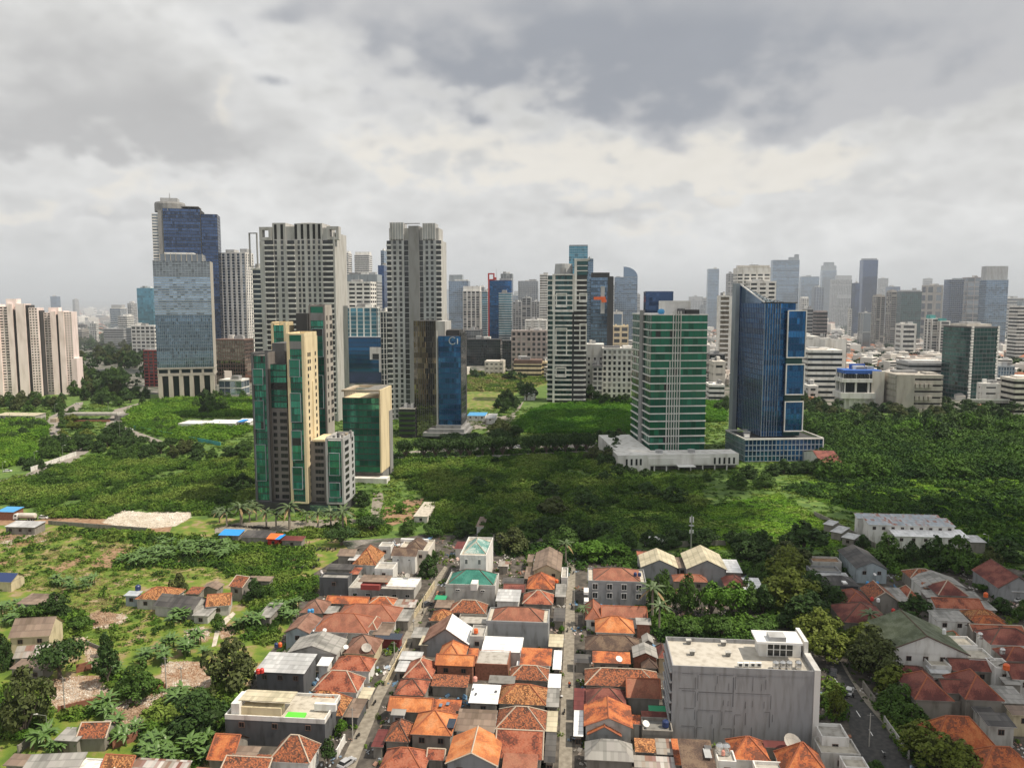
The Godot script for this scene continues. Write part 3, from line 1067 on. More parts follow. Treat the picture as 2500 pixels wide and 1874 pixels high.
# ---------------------------------------------------------------- the nearer towers, each built for itself
func slab(t: Node3D,n: String,m: String,x0: float,x1: float,z0: float,z1: float,y0: float,y1: float) -> MeshInstance3D:
	var b := MB.new()
	b.box(M[m],Vector3((x0+x1)*0.5,(y0+y1)*0.5,(z0+z1)*0.5),Vector3(x1-x0,y1-y0,absf(z1-z0)))
	return part(n,b,t)

func latest() -> Node3D:
	return get_child(get_child_count()-1)

func on(n: String,m: String,x0: float,x1: float,z0: float,z1: float,y0: float,y1: float) -> MeshInstance3D:   # a further piece of the thing built last
	return slab(latest(),n,m,x0,x1,z0,z1,y0,y1)

# front elevation at z made of columns: [x0, x1, "p" pier | "w" window | "b" balcony | "s" shaft]
func columns(t: Node3D,wall: String,gls: Array,z: float,y0: float,y1: float,ny: int,specs: Array,panes: Array,sp := 1.5,rail := "glass_sky") -> void:
	var b := MB.new()
	var fh := (y1-y0)/ny
	for s in specs:
		var xa: float = s[0]
		var xb: float = s[1]
		var cx := (xa+xb)*0.5
		if s[2]=="p":
			b.box(M[wall],Vector3(cx,(y0+y1)*0.5,z-0.35),Vector3(xb-xa,y1-y0,0.7))
			continue
		for j in ny:
			var y := y0+fh*j
			if s[2]=="w":
				b.box(M[wall],Vector3(cx,y+sp*0.5,z-0.38),Vector3(xb-xa,sp,0.64))
				panes.append([Transform3D(Basis.IDENTITY,Vector3(cx,y+sp+(fh-sp)*0.5,z-0.5)),xb-xa,fh-sp,gls[_pick(gls.size())]])
			elif s[2]=="s":
				b.box(M[wall],Vector3(cx,y+0.25,z-0.6),Vector3(xb-xa,0.5,1.0))
				panes.append([Transform3D(Basis.IDENTITY,Vector3(cx,y+fh*0.5+0.25,z-1.0)),xb-xa,fh-0.5,gls[_pick(gls.size())]])
			else:
				panes.append([Transform3D(Basis.IDENTITY,Vector3(cx,y+fh*0.5,z-0.9)),xb-xa,fh-0.3,gls[_pick(gls.size())]])
				var q := put("balcony",balcony_mesh(xb-xa,M[wall],M[rail]),t)
				q.position = Vector3(cx,y,z)
	part("wall",b,t)

func balcony_mesh(w: float,m: Material,r: Material) -> Mesh:
	var key := "balcony %.2f %s %s" % [w,m.resource_name,r.resource_name]
	if not cache.has(key):
		var b := MB.new()
		b.box(m,Vector3(0,0,-0.1),Vector3(w,0.55,2.2))
		b.box(r,Vector3(0,0.64,0.95),Vector3(w-0.1,1.0,0.08))
		for s in [-1,1]:
			b.box(r,Vector3(s*(w*0.5-0.04),0.64,0.0),Vector3(0.08,1.0,1.8))
		cache[key] = b.mesh()
	return cache[key]

func frame_box(t: Node3D,n: String,m: String,x0: float,x1: float,z: float,y0: float,y1: float,thick := 0.35,out := 0.9) -> void:
	var b := MB.new()
	b.box(M[m],Vector3((x0+x1)*0.5,y0,z+out*0.5),Vector3(x1-x0+thick,thick,out))
	b.box(M[m],Vector3((x0+x1)*0.5,y1,z+out*0.5),Vector3(x1-x0+thick,thick,out))
	for x in [x0,x1]:
		b.box(M[m],Vector3(x,(y0+y1)*0.5,z+out*0.5),Vector3(thick,y1-y0-thick,out-0.02))
	part(n,b,t)

func glazing(t: Node3D,x0: float,x1: float,z: float,y0: float,y1: float,nx: int,ny: int,g: String,m: String,most: int,pw := 0.12,bh := 0.5,dep := 0.15,name := "window") -> void:
	var b := MB.new()
	var panes := []
	face(b,panes,Vector3(x0,0,z),Vector3.RIGHT,x1-x0,y0,y1,nx,ny,pw,bh,dep,M[m],gl(g),0.03)
	part("glazing_bars",b,t)
	windows(t,panes,most,name)

func glazing_side(t: Node3D,x: float,z0: float,z1: float,right: bool,y0: float,y1: float,nx: int,ny: int,g: String,m: String,most: int,pw := 0.12,bh := 0.5,dep := 0.15) -> void:
	var b := MB.new()
	var panes := []
	var ax := Vector3.FORWARD if right else Vector3.BACK
	face(b,panes,Vector3(x,0,maxf(z0,z1) if right else minf(z0,z1)),ax,absf(z1-z0),y0,y1,nx,ny,pw,bh,dep,M[m],gl(g),0.03)
	part("glazing_bars",b,t)
	windows(t,panes,most)

func wall_windows(t: Node3D,at: Array,turn: float,w: float,h: float,m: Material) -> void:
	for i in range(0,at.size(),3):      # x,y,z one after another
		var o := put("window",recess_mesh(w,h,m),t)
		o.position = Vector3(at[i],at[i+1],at[i+2])
		o.rotation.y = turn

func recess_mesh(w: float,h: float,m: Material) -> Mesh:
	var key := "recess %.2f %.2f %s" % [w,h,m.resource_name]
	if not cache.has(key):
		var b := MB.new()
		b.box(m,Vector3(0,0,0),Vector3(w,h,0.06))
		for s in [-1,1]:
			b.box(M.charcoal,Vector3(s*(w*0.5+0.05),0,0.02),Vector3(0.1,h+0.2,0.14))
			b.box(M.charcoal,Vector3(0,s*(h*0.5+0.05),0.02),Vector3(w,0.1,0.13))
		b.box(M.charcoal,Vector3(0,0,0.02),Vector3(0.08,h,0.1))
		cache[key] = b.mesh()
	return cache[key]

# one shaft of the green complex: a frame round a green glass front, a plain flank on the right with windows
func green_shaft(t: Node3D,x0: float,x1: float,z: float,dep: float,y0: float,y1: float,wall: String,flank: String,edge: float,floors: int,nx: int,bays: Array,cap := 3.0) -> void:
	var b := MB.new()
	b.box(M[flank],Vector3((x0+x1)*0.5,(y0+y1-1.5)*0.5,z-dep*0.5-0.3),Vector3(x1-x0,y1-1.5-y0,dep-0.6))
	part("wall",b,t)
	var f := MB.new()
	f.box(M[wall],Vector3(x0+edge*0.5,(y0+y1)*0.5,z-0.2),Vector3(edge,y1-y0,1.2))
	f.box(M[wall],Vector3(x1-edge*0.5,(y0+y1)*0.5,z-0.2),Vector3(edge,y1-y0,1.2))
	f.box(M[wall],Vector3((x0+x1)*0.5,y1-0.35,z-0.2),Vector3(x1-x0-edge*2.0,0.7,1.2))
	f.box(M[wall],Vector3((x0+x1)*0.5,y0+0.4,z-0.2),Vector3(x1-x0-edge*2.0,0.8,1.2))
	f.box(M[flank],Vector3(x1-0.2,y1-0.6,z-dep*0.5),Vector3(0.4,1.9,dep-1.7))
	f.box(M[wall],Vector3(x0+0.2,y1-0.6,z-dep*0.5),Vector3(0.4,1.9,dep-1.7))
	f.box(M[wall],Vector3((x0+x1)*0.5,y1-0.6,z-dep+0.2),Vector3(x1-x0-0.82,1.9,0.4))
	part("frame",f,t)
	glazing(t,x0+edge,x1-edge,z,y0+0.8,y1-0.7-cap,nx,floors,"glass_green","charcoal",90,0.1,0.4,0.2)
	if cap > 1.0:
		slab(t,"louvre_panel","midgrey",x0+edge,x1-edge,z-0.4,z-0.05,y1-0.7-cap,y1-0.7-cap*0.45)
		slab(t,"window","glass_emerald",x0+edge,x1-edge,z-0.4,z-0.1,y1-0.7-cap*0.45,y1-0.7)
	for q in bays:
		frame_box(t,"bay_frame","bluegrey",q[0],q[1],z,q[2],q[3],0.2,0.7)
		glazing(t,q[0]+0.12,q[1]-0.12,z+0.5,q[2]+0.12,q[3]-0.12,3,maxi(2,int((q[3]-q[2])/3.3)),"glass_green","charcoal",30,0.08,0.3,0.1)

# ---------------------------------------------------------------- planting and furnishing from lists
func trees(group: String,label: String,rows: Array) -> void:
	for q in rows:
		tree(q[0],q[1],q[2],q[3],q[5] if q.size() > 5 else label.replace("{k}",WORDS[q[0]]),group,-1.0,q[4])

func plants(kind: String,cat: String,label: String,group: String,rows: Array) -> void:
	for q in rows:
		plant(kind if kind != "banana" else "banana_a" if rng.randf() < 0.5 else "banana_b",q[0],q[1],q[2],q[3] if q.size() > 3 else label,cat,group)

func pv(f: Array) -> PackedVector2Array:
	var out := PackedVector2Array()
	for i in range(0,f.size(),2):
		out.append(Vector2(f[i],f[i+1]))
	return out

func spot(p: PackedVector2Array) -> Vector2:      # somewhere in a four cornered patch
	var u := rng.randf()
	return p[0].lerp(p[1],u).lerp(p[3].lerp(p[2],u),rng.randf())

const SIZES := {"round": [5.0,10.0],"spread": [6.5,7.6],"dark": [4.5,9.2],"yellow": [4.5,10.2],"olive": [5.0,9.9],"tall": [3.2,9.5],"bright": [4.2,9.1],"low": [4.6,5.6]}

const WORDS := {"round": "green","spread": "flat crowned","dark": "dark green","yellow": "yellow green","olive": "brownish green","tall": "narrow dark","bright": "bright green","low": "low domed"}

func whole_tree(k: String) -> Mesh:
	if not cache.has("whole "+k):
		var am := ArrayMesh.new()
		var t: Node3D = tree_kind[k]
		for o in [t.get_child(1),t.get_child(0),t.get_child(0).get_child(0)]:
			am.add_surface_from_arrays(Mesh.PRIMITIVE_TRIANGLES,o.mesh.surface_get_arrays(0))
			am.surface_set_material(am.get_surface_count()-1,o.mesh.surface_get_material(0))
		cache["whole "+k] = am
	return cache["whole "+k]

# trees that read as one mass from here
func mass(n: String,label: String,kinds: String,where: PackedVector2Array,count: int,R: float) -> void:
	var k := kinds.split(" ")
	for q in k:
		var s: float = R/SIZES[q][0]
		scatter(n,"%s (%s)" % [label,WORDS[q]] if k.size() > 1 else label,[whole_tree(q)],[where],maxi(2,count/k.size()),s*0.75,s*1.25,[[1.0,1.0,1.0],[1.0,1.0,1.0]],hash(label+q) % 9999)

func grove(group: String,label: String,rows: Array) -> void:
	for q in rows:
		var kinds: PackedStringArray = q[4].split(" ")
		for i in int(q[1]):
			var k := kinds[rng.randi() % kinds.size()]
			var p := spot(q[0])
			var s: float = q[2]/SIZES[k][0]*rng.randf_range(0.75,1.25)
			tree(k,p.x,p.y,s,label.replace("{k}",WORDS[k]),group,-1.0,clampf(q[3]/SIZES[k][1]/s*rng.randf_range(0.9,1.1),0.6,1.9))

func planting(where: String,rows: Array) -> void:
	for q in rows:
		for i in int(q[1]):
			var p := spot(q[0])
			plant("banana_a" if rng.randf() < 0.5 else "banana_b",p.x,p.y,rng.randf_range(0.8,1.35),"banana plant with ragged broad leaves "+where,"banana plant","banana plants "+where)

var scooter0: Node3D

func scooters(group: String,label: String,rows: Array) -> void:
	if scooter0==null:
		scooter0 = scooter_node()
	for q in rows:
		var o := copy(scooter0,Vector3(q[0],0.14,q[1]),rng.randf_range(1.2,1.9) if group else rng.randf_range(1.3,1.6),q[2] if q.size() > 2 else label,1.0,group,"scooter")
		o.set_meta("category","scooter")

func fence(n: String,cat: String,label: String,x0: float,z0: float,x1: float,z1: float,h: float,m: String,th: float) -> void:
	var a := Vector3(x0,0,z0)
	var d := Vector3(x1-x0,0,z1-z0)
	var t := thing(n,label,cat,a,atan2(-d.z,d.x))
	var L := d.length()
	var k := maxi(1,int(L/4.0))
	var s := L/k
	for i in k:
		var b := MB.new()
		b.box(M[m],Vector3(s*(i+0.5),h*0.5,0),Vector3(s-0.3,h,th*0.7))
		part("wall_panel",b,t)
	for i in k+1:
		var b := MB.new()
		b.box(M[m],Vector3(s*i,h*0.5+0.06,0),Vector3(0.32,h+0.12,th+0.06))
		part("post",b,t)

func tanker(x: float,z: float,turn: float,mixer: bool,label: String) -> void:
	var t := thing("mixer_truck" if mixer else "tanker_truck",label,"truck",Vector3(x,0.1,z),turn)
	var b := MB.new()
	b.box(M.charcoal,Vector3(0.4,0.9,0),Vector3(8.6,0.3,0.9))
	part("chassis",b,t)
	var c := MB.new()
	side_body(c,M.white_paint,[Vector2(-5.4,0.6),Vector2(-3.4,0.6),Vector2(-3.4,2.9),Vector2(-4.9,2.9),Vector2(-5.35,1.8)],2.3)
	part("cab",c,t)
	var w := MB.new()
	w.box(M.window_dark,Vector3(-4.2,2.2,0),Vector3(0.9,0.7,2.36))
	w.box(M.window_dark,Vector3(-5.1,2.3,0),Vector3(0.32,0.8,2.0))
	part("cab_window",w,t)
	var d := MB.new()
	var m: Material = M.white_paint if mixer else M.offwhite
	if mixer:
		d.xf = Transform3D(Basis.from_euler(Vector3(0,0,-PI/2+0.22)),Vector3(-3.0,2.0,0))
		d.lathe(m,Vector3.ZERO,[Vector2(0,0),Vector2(0.8,0.1),Vector2(1.25,2.0),Vector2(1.25,3.2),Vector2(0.6,6.0),Vector2(0.5,6.2)],14)
	else:
		d.xf = Transform3D(Basis.from_euler(Vector3(0,0,-PI/2)),Vector3(-2.9,2.2,0))
		d.lathe(m,Vector3.ZERO,[Vector2(0,0),Vector2(1.1,0.15),Vector2(1.2,0.5),Vector2(1.2,7.4),Vector2(1.1,7.8),Vector2(0,8.0)],14)
	part("drum" if mixer else "tank",d,t)
	for q in [-4.3,1.8,3.2,4.3]:
		for s in [-1,1]:
			wheel(t,q,s*1.0,0.5,0.35)

func antenna_mast(x: float,z: float,h: float,label: String) -> void:
	var t := thing("antenna_mast",label,"antenna mast",Vector3(x,0,z))
	var b := MB.new()
	b.tube(M.metal,Vector3.ZERO,Vector3(0,h,0),0.35,0.22,8,true)
	part("pole",b,t)
	for i in 3:
		for lv in [h-1.6,h-6.5]:
			var p := MB.new()
			p.box(M.white_paint,Vector3(cos(TAU*i/3+0.5)*0.7,lv,sin(TAU*i/3+0.5)*0.7),Vector3(0.4,2.2 if lv > h-3.0 else 1.4,0.3))
			part("antenna_panel",p,t)
	var r := MB.new()
	r.lathe(M.metal,Vector3(0,h-4.2,0),[Vector2(0.3,0),Vector2(1.1,0),Vector2(1.1,0.15),Vector2(0.3,0.15)],10)
	part("platform",r,t)

func utility_pole(x: float,z: float,h: float,label: String) -> void:
	var t := thing("utility_pole",label,"utility pole",Vector3(x,0,z))
	var b := MB.new()
	b.tube(M.concrete,Vector3.ZERO,Vector3(0,h,0),0.15,0.1,6,true)
	part("pole",b,t)
	var c := MB.new()
	c.box(M.concrete_dark,Vector3(0,h-0.5,0),Vector3(1.5,0.12,0.12))
	part("crossarm",c,t)

func rubble_mesh(k: int) -> Mesh:
	var r := RandomNumberGenerator.new()
	r.seed = 500+k
	var b := MB.new()
	for i in 4:
		b.xf = Transform3D(Basis.from_euler(Vector3(r.randf(),r.randf()*6.0,r.randf())),Vector3(r.randf_range(-1.4,1.4),r.randf_range(0.0,0.35),r.randf_range(-1.4,1.4)))
		b.box(M.tinted,Vector3.ZERO,Vector3(r.randf_range(0.3,1.1),r.randf_range(0.15,0.5),r.randf_range(0.3,0.9)))
	return b.mesh()

# low houses and trees out to the horizon: the nearest ones singly, the rest as one mass each
func far_house_mesh(k: int) -> Mesh:
	var b := MB.new()
	var w: float = [9.0,12.0,8.0,16.0,22.0][k]
	var l: float = [9.0,8.0,12.0,11.0,14.0][k]
	var h: float = [4.0,6.5,3.6,9.0,13.0][k]
	b.box(M.tinted,Vector3(0,h*0.5,0),Vector3(w,h,l),Color(0.62,0.6,0.57) if k != 1 else Color(0.5,0.48,0.46))
	if k < 3:
		var e := Vector3(w*0.5+0.4,h+0.03,l*0.5+0.4)
		var r0 := Vector3(-w*0.2,h+2.4,0)
		var r1 := Vector3(w*0.2,h+2.4,0)
		var c := Color(0.34,0.15,0.09) if k != 2 else Color(0.25,0.235,0.22)
		b.poly(M.tinted,[Vector3(-e.x,e.y,e.z),Vector3(e.x,e.y,e.z),r1,r0],c)
		b.poly(M.tinted,[Vector3(e.x,e.y,e.z),Vector3(e.x,e.y,-e.z),r1],c)
		b.poly(M.tinted,[Vector3(e.x,e.y,-e.z),Vector3(-e.x,e.y,-e.z),r0,r1],c)
		b.poly(M.tinted,[Vector3(-e.x,e.y,-e.z),Vector3(-e.x,e.y,e.z),r0],c)
	else:
		for j in int(h/3.2):
			b.box(M.window_dark,Vector3(0,1.9+j*3.2,l*0.5+0.02),Vector3(w-1.6,1.3,0.06))
		b.box(M.tinted,Vector3(w*0.2,h+1.0,0),Vector3(w*0.25,2.0,l*0.4),Color(0.5,0.5,0.5))
	return b.mesh()

func wedge(fx: float,turn: float,d0: float,d1: float,half: float) -> PackedVector2Array:
	var out := PackedVector2Array()
	for i in 9:
		var a := turn+half*(i-4)/4.0
		out.append(Vector2(sin(a),-cos(a))*d0)
	for i in 9:
		var a := turn+half*(4-i)/4.0
		out.append(Vector2(sin(a),-cos(a))*d1)
	return out

func far_town(clearings: Array) -> void:
	var ms := []
	for k in 5:
		ms.append(far_house_mesh(k))
	var t := -0.09250
	var single := []
	var r := RandomNumberGenerator.new()
	r.seed = 900
	var made := {}
	for i in 290:
		var a := t+deg_to_rad(r.randf_range(14.0,32.0) if i % 4 else r.randf_range(3.0,9.0))
		var d := 820.0+900.0*pow(r.randf(),0.8)
		var k := r.randi() % 5
		var key := "%d" % k
		if not made.has(key):
			var o := Node3D.new()
			o.name = "low_house"
			put("body",ms[k],o)
			made[key] = o
		var c := copy(made[key],Vector3(sin(a)*d,0,-cos(a)*d),r.randf_range(-0.4,0.4),(["small red roofed house","two storey red roofed house","small grey roofed house","white flat roofed block","larger white flat roofed block"][k]+(" in the dense quarter behind the right hand offices" if i % 4 else " in the dense quarter behind the white apartment block")),r.randf_range(0.8,1.3),"houses of the dense far quarter","low_house")
		c.set_meta("category","house")
	var cols := [[0.9,0.9,0.9],[1.3,1.28,1.25],[0.7,0.62,0.58],[1.2,1.2,1.2]]
	scatter("distant_houses","mass of small distant houses between the towers and the horizon",ms,[wedge(0,t,1000,2400,0.75)],5200,0.8,1.4,cols,910,clearings)
	scatter("distant_houses","hazy mass of houses toward the horizon",ms,[wedge(0,t,2400,9000,0.72)],9000,1.2,3.0,cols,911)
	scatter("neighbouring_houses","roofs of the quarter going on past the edges of the view",[ms[0],ms[1],ms[2]],[pv([-75,-146,150,-146,150,-40,-75,-40]),pv([128,-165,300,-330,420,-300,260,-120])],190,0.8,1.1,cols,914)
	var bm := [crown_mesh(930,[[0.0,0.5,0.0,0.62],[0.5,0.4,0.2,0.5],[-0.45,0.4,-0.2,0.5]],90,0.24,M.bush,0.5,0.8)]
	scatter("distant_trees","distant green tree crowns among the houses",bm,[wedge(0,t,1000,2600,0.75)],3600,7.0,13.0,[[0.02,0.045,0.015],[0.035,0.065,0.02],[0.05,0.085,0.03]],912)
	scatter("distant_trees","hazy green tree crowns toward the horizon",bm,[wedge(0,t,2600,8000,0.72)],4200,12.0,24.0,[[0.02,0.045,0.015],[0.035,0.065,0.02],[0.05,0.085,0.03]],913)

# one heaped cloud standing between the sun and the middle ground
func cloud(outline: Array,high: float,along: Vector3) -> void:
	var p := pv(outline)
	var r := RandomNumberGenerator.new()
	r.seed = 41
	var lo := p[0]
	var hi := p[0]
	for q in p:
		lo = lo.min(q)
		hi = hi.max(q)
	var b := MB.new()
	var sp := SphereMesh.new()
	sp.radial_segments = 10
	sp.rings = 5
	var st := SurfaceTool.new()
	st.begin(Mesh.PRIMITIVE_TRIANGLES)
	var x := lo.x
	while x < hi.x:
		var z := lo.y
		while z < hi.y:
			var q := Vector2(x+r.randf_range(-16,16),z+r.randf_range(-16,16))
			if Geometry2D.is_point_in_polygon(q,p):
				var s := r.randf_range(32,58)
				st.append_from(sp,0,Transform3D(Basis.from_scale(Vector3(s,s*0.8,s)),Vector3(q.x,0,q.y)+along*(high+r.randf_range(-15,40))))
			z += 34.0
		x += 34.0
	var o := MeshInstance3D.new()
	o.name = numbered("cloud")
	o.mesh = st.commit()
	o.material_override = M.cloud_white
	o.set_meta("kind","structure")
	o.set_meta("label","grey cloud overhead that shades the middle ground")
	add_child(o)

func seams(t: Node3D,z: float,f: Array) -> void:      # x0,x1,y0,y1 one after another
	for i in range(0,f.size(),4):
		slab(t,"seam","darkgrey",f[i],f[i+1],z,z+0.03,f[i+2],f[i+3])

# ---------------------------------------------------------------- the scene
func _ready() -> void:
	var cam := Camera3D.new()
	cam.name = "camera"
	cam.fov = 51.560
	cam.near = 0.5
	cam.far = 60000.0
	add_child(cam)
	cam.position = Vector3(0, 100, 0)
	cam.rotation = Vector3(-0.10375, 0.09250, 0)
	var env := Environment.new()
	env.background_mode = Environment.BG_SKY
	env.sky = Sky.new()
	env.sky.sky_material = make_sky(-5.30)
	env.tonemap_mode = Environment.TONE_MAPPER_LINEAR
	env.tonemap_exposure = 1.0
	env.sdfgi_enabled = true
	env.ssao_enabled = true
	env.ssil_enabled = true
	env.fog_enabled = true
	env.fog_density = 0.00004
	env.fog_light_color = Color(0.9, 0.94, 1.0)
	env.volumetric_fog_enabled = true
	env.volumetric_fog_density = 0.0
	var we := WorldEnvironment.new()
	we.name = "world_environment"
	we.environment = env
	add_child(we)
	var sun := DirectionalLight3D.new()
	sun.name = "sun"
	sun.light_energy = 1.55
	sun.light_color = Color(1.0, 0.95, 0.87)
	sun.light_angular_distance = 0.5
	sun.shadow_enabled = true
	add_child(sun)
	sun.look_at_from_position(Vector3(0.62, 1.0, 0.06), Vector3.ZERO)
	materials()
	ground_sheets()
	green_complex()
	grey_apartments()
	pink_apartments()
	glass_towers_left()
	horizon_towers()
	bronze_and_blue_block()
	condominium()
	green_office()
	blue_tower()
	skyline_left()
	skyline_middle()
	skyline_right()
	houses_west()
	houses_centre()
	houses_east()
	houses_far_east()
	houses_field()
	walls_and_works()
	tree_kinds()
	trees_all()
	undergrowth()
	far_city()

func green_complex() -> void:
	var t := thing("apartment_complex", "slender green glazed apartment shafts in brown, cream and grey frames on a dark base", "apartment building", Vector3(-130, 0, -359.14))
	green_shaft(t,-27.56,-19.6,-3,15,3.86,75.61,"darkgrey","taupe",1.1,21,5,[[-26.84,-21.97,60.68,68.14],[-26.59,-22.12,39.38,53.1],[-26.62,-21.89,14.34,31.9]],0.5)
	green_shaft(t,-8.87,-0.43,0,18,4.39,85.06,"cream","cream",1.3,23,5,[[-7.72,-2.85,64.88,72.9],[-7.64,-2.83,43.56,57.08],[-7.6,-2.99,25.43,39.4],[-7.7,-2.97,11.27,21.89]],6.5)
	green_shaft(t,8.53,17.14,0,17.6,4.46,36.03,"grey","hazegrey",1,9,5,[[10.3,15.24,18.36,28.96],[10.09,15.13,7.74,14.81]],0.5)
	green_shaft(t,-12.12,-3.72,-40,12,4,97.87,"taupe","hazebeige",0.8,26,4,[[-10.55,-4.84,71.49,85.89],[-8.14,-5.37,44.6,61.8]],7)
	green_shaft(t,-29.98,-22.11,-34,11,4,89.17,"cream","cream",1.2,24,4,[],0.5)
	slab(t,"wall","taupe",-20.93,-11.92,-18,-6,3.8,49.1)
	slab(t,"wall","charcoal",-20.93,-11.92,-18,-6.4,49.1,70.2)
	glazing(t,-19.93,-11.92,-6,49.1,70.2,5,7,"glass_green","charcoal",60)
	wall_windows(t,[-18.04,6,-5.97,-14.7,6,-5.97,-13.07,6,-5.97,-18.04,9.35,-5.97,-14.7,9.35,-5.97,-13.07,9.35,-5.97,-18.04,12.71,-5.97,-14.7,12.71,-5.97,-13.07,12.71,-5.97,-18.04,16.06,-5.97,-14.7,16.06,-5.97,-13.07,16.06,-5.97,-18.04,19.41,-5.97,-14.7,19.41,-5.97,-13.07,19.41,-5.97,-18.04,22.77,-5.97,-14.7,22.77,-5.97,-13.07,22.77,-5.97,-18.04,26.12,-5.97,-14.7,26.12,-5.97,-13.07,26.12,-5.97,-18.04,29.48,-5.97,-14.7,29.48,-5.97,-13.07,29.48,-5.97,-18.04,32.83,-5.97,-14.7,32.83,-5.97,-13.07,32.83,-5.97,-18.04,36.18,-5.97,-14.7,36.18,-5.97,-13.07,36.18,-5.97,-18.04,39.54,-5.97,-14.7,39.54,-5.97,-13.07,39.54,-5.97,-18.04,42.89,-5.97,-14.7,42.89,-5.97,-13.07,42.89,-5.97,-18.04,46.24,-5.97,-14.7,46.24,-5.97,-13.07,46.24,-5.97],0.0,1.6,1.7,M.window_dark)
	slab(t,"plant_room","darkgrey",-20.92,-14.67,-26,-12,4,79.91)
	slab(t,"plant_room","charcoal",-18.32,-12.45,-54,-38,4,93.78)
	slab(t,"wall","taupe",-0.92,6.98,-20,-4,3.8,33.67)
	slab(t,"roof","cream",1.1,6.98,-20,-3.4,33.67,34.57)
	wall_windows(t,[2.62,5.6,-3.97,4.02,5.6,-3.97,5.43,5.6,-3.97,2.62,8.95,-3.97,4.02,8.95,-3.97,5.43,8.95,-3.97,2.62,12.3,-3.97,4.02,12.3,-3.97,5.43,12.3,-3.97,2.62,15.65,-3.97,4.02,15.65,-3.97,5.43,15.65,-3.97,2.62,19,-3.97,4.02,19,-3.97,5.43,19,-3.97,2.62,22.35,-3.97,4.02,22.35,-3.97,5.43,22.35,-3.97,2.62,25.7,-3.97,4.02,25.7,-3.97,5.43,25.7,-3.97,2.62,29.05,-3.97,4.02,29.05,-3.97,5.43,29.05,-3.97,2.62,32.4,-3.97,4.02,32.4,-3.97,5.43,32.4,-3.97],0.0,1.1,1.7,M.window_dark)
	wall_windows(t,[-0.4,8,-4.2,-0.4,8,-14.5,-0.4,11.35,-4.2,-0.4,11.35,-14.5,-0.4,14.7,-4.2,-0.4,14.7,-14.5,-0.4,18.05,-4.2,-0.4,18.05,-14.5,-0.4,21.4,-4.2,-0.4,21.4,-14.5,-0.4,24.75,-4.2,-0.4,24.75,-14.5,-0.4,28.1,-4.2,-0.4,28.1,-14.5,-0.4,31.45,-4.2,-0.4,31.45,-14.5,-0.4,34.8,-4.2,-0.4,34.8,-14.5,-0.4,38.15,-4.2,-0.4,38.15,-14.5,-0.4,41.5,-4.2,-0.4,41.5,-14.5,-0.4,44.85,-4.2,-0.4,44.85,-14.5,-0.4,48.2,-4.2,-0.4,48.2,-14.5,-0.4,51.55,-4.2,-0.4,51.55,-14.5,-0.4,54.9,-4.2,-0.4,54.9,-14.5,-0.4,58.25,-4.2,-0.4,58.25,-14.5,-0.4,61.6,-4.2,-0.4,61.6,-14.5,-0.4,64.95,-4.2,-0.4,64.95,-14.5,-0.4,68.3,-4.5,-0.4,68.3,-7,-0.4,68.3,-14.5,-0.4,71.65,-4.5,-0.4,71.65,-7,-0.4,71.65,-14.5,-0.4,75,-4.5,-0.4,75,-7,-0.4,75,-14.5],PI / 2,1.3,1.6,M.window_dark)
	slab(t,"pilaster","cream",-0.43,-0.03,-11.6,-9.2,5,62)
	wall_windows(t,[-3.69,38,-43,-3.69,38,-48.2,-3.69,38,-50.2,-3.69,42.45,-43,-3.69,42.45,-48.2,-3.69,42.45,-50.2,-3.69,46.9,-43,-3.69,46.9,-48.2,-3.69,46.9,-50.2,-3.69,51.35,-43,-3.69,51.35,-48.2,-3.69,51.35,-50.2,-3.69,55.8,-43,-3.69,55.8,-48.2,-3.69,55.8,-50.2,-3.69,60.25,-43,-3.69,60.25,-48.2,-3.69,60.25,-50.2,-3.69,64.7,-43,-3.69,64.7,-48.2,-3.69,64.7,-50.2,-3.69,69.15,-43,-3.69,69.15,-48.2,-3.69,69.15,-50.2,-3.69,73.6,-43,-3.69,73.6,-48.2,-3.69,73.6,-50.2,-3.69,78.05,-43,-3.69,78.05,-48.2,-3.69,78.05,-50.2,-3.69,82.5,-43,-3.69,82.5,-48.2,-3.69,82.5,-50.2,-3.69,86.95,-43,-3.69,86.95,-48.2,-3.69,86.95,-50.2,-3.69,91.4,-43,-3.69,91.4,-48.2,-3.69,91.4,-50.2],PI / 2,1.3,2.2,M.window_dark)
	wall_windows(t,[17.17,7,-5,17.17,10.3,-5,17.17,13.6,-5,17.17,16.9,-5,17.17,20.2,-5,17.17,23.5,-5,17.17,26.8,-5,17.17,30.1,-5,17.17,33.4,-5],PI / 2,5.6,1.7,M.window_dark)
	wall_windows(t,[17.17,7,-14.2,17.17,10.3,-14.2,17.17,13.6,-14.2,17.17,16.9,-14.2,17.17,20.2,-14.2,17.17,23.5,-14.2,17.17,26.8,-14.2,17.17,30.1,-14.2,17.17,33.4,-14.2],PI / 2,2.2,1.7,M.window_dark)
	slab(t,"base","charcoal",-26.56,16.64,-22,-1.5,0,4.1)
	slab(t,"entrance_glass","glass_sky",-0.17,13.11,-1.6,-1.1,0.1,3.3)
	slab(t,"roof_plant","midgrey",10.53,11.53,-6,-4.4,34.43,36.53)
	slab(t,"roof_plant","darkgrey",12.03,13.03,-7.7,-6.1,34.43,37.43)
	slab(t,"roof_plant","concrete",13.53,14.53,-9.4,-7.8,34.43,36.63)
	slab(t,"roof_plant","sand",15.03,16.03,-11.1,-9.5,34.43,36.83)
	slab(t,"roof_plant","midgrey",16.53,17.53,-12.8,-11.2,34.43,37.83)
	t = thing("green_glass_block","green glass block with cream flank and open roof frame beside the slender shafts","apartment building",Vector3(-123,0,-425))
	slab(t,"wall","cream",-10.89,10.46,-25,-0.6,5.32,46.93)
	glazing(t,-10.59,10.16,0,5.32,47.13,9,12,"glass_green","charcoal",108)
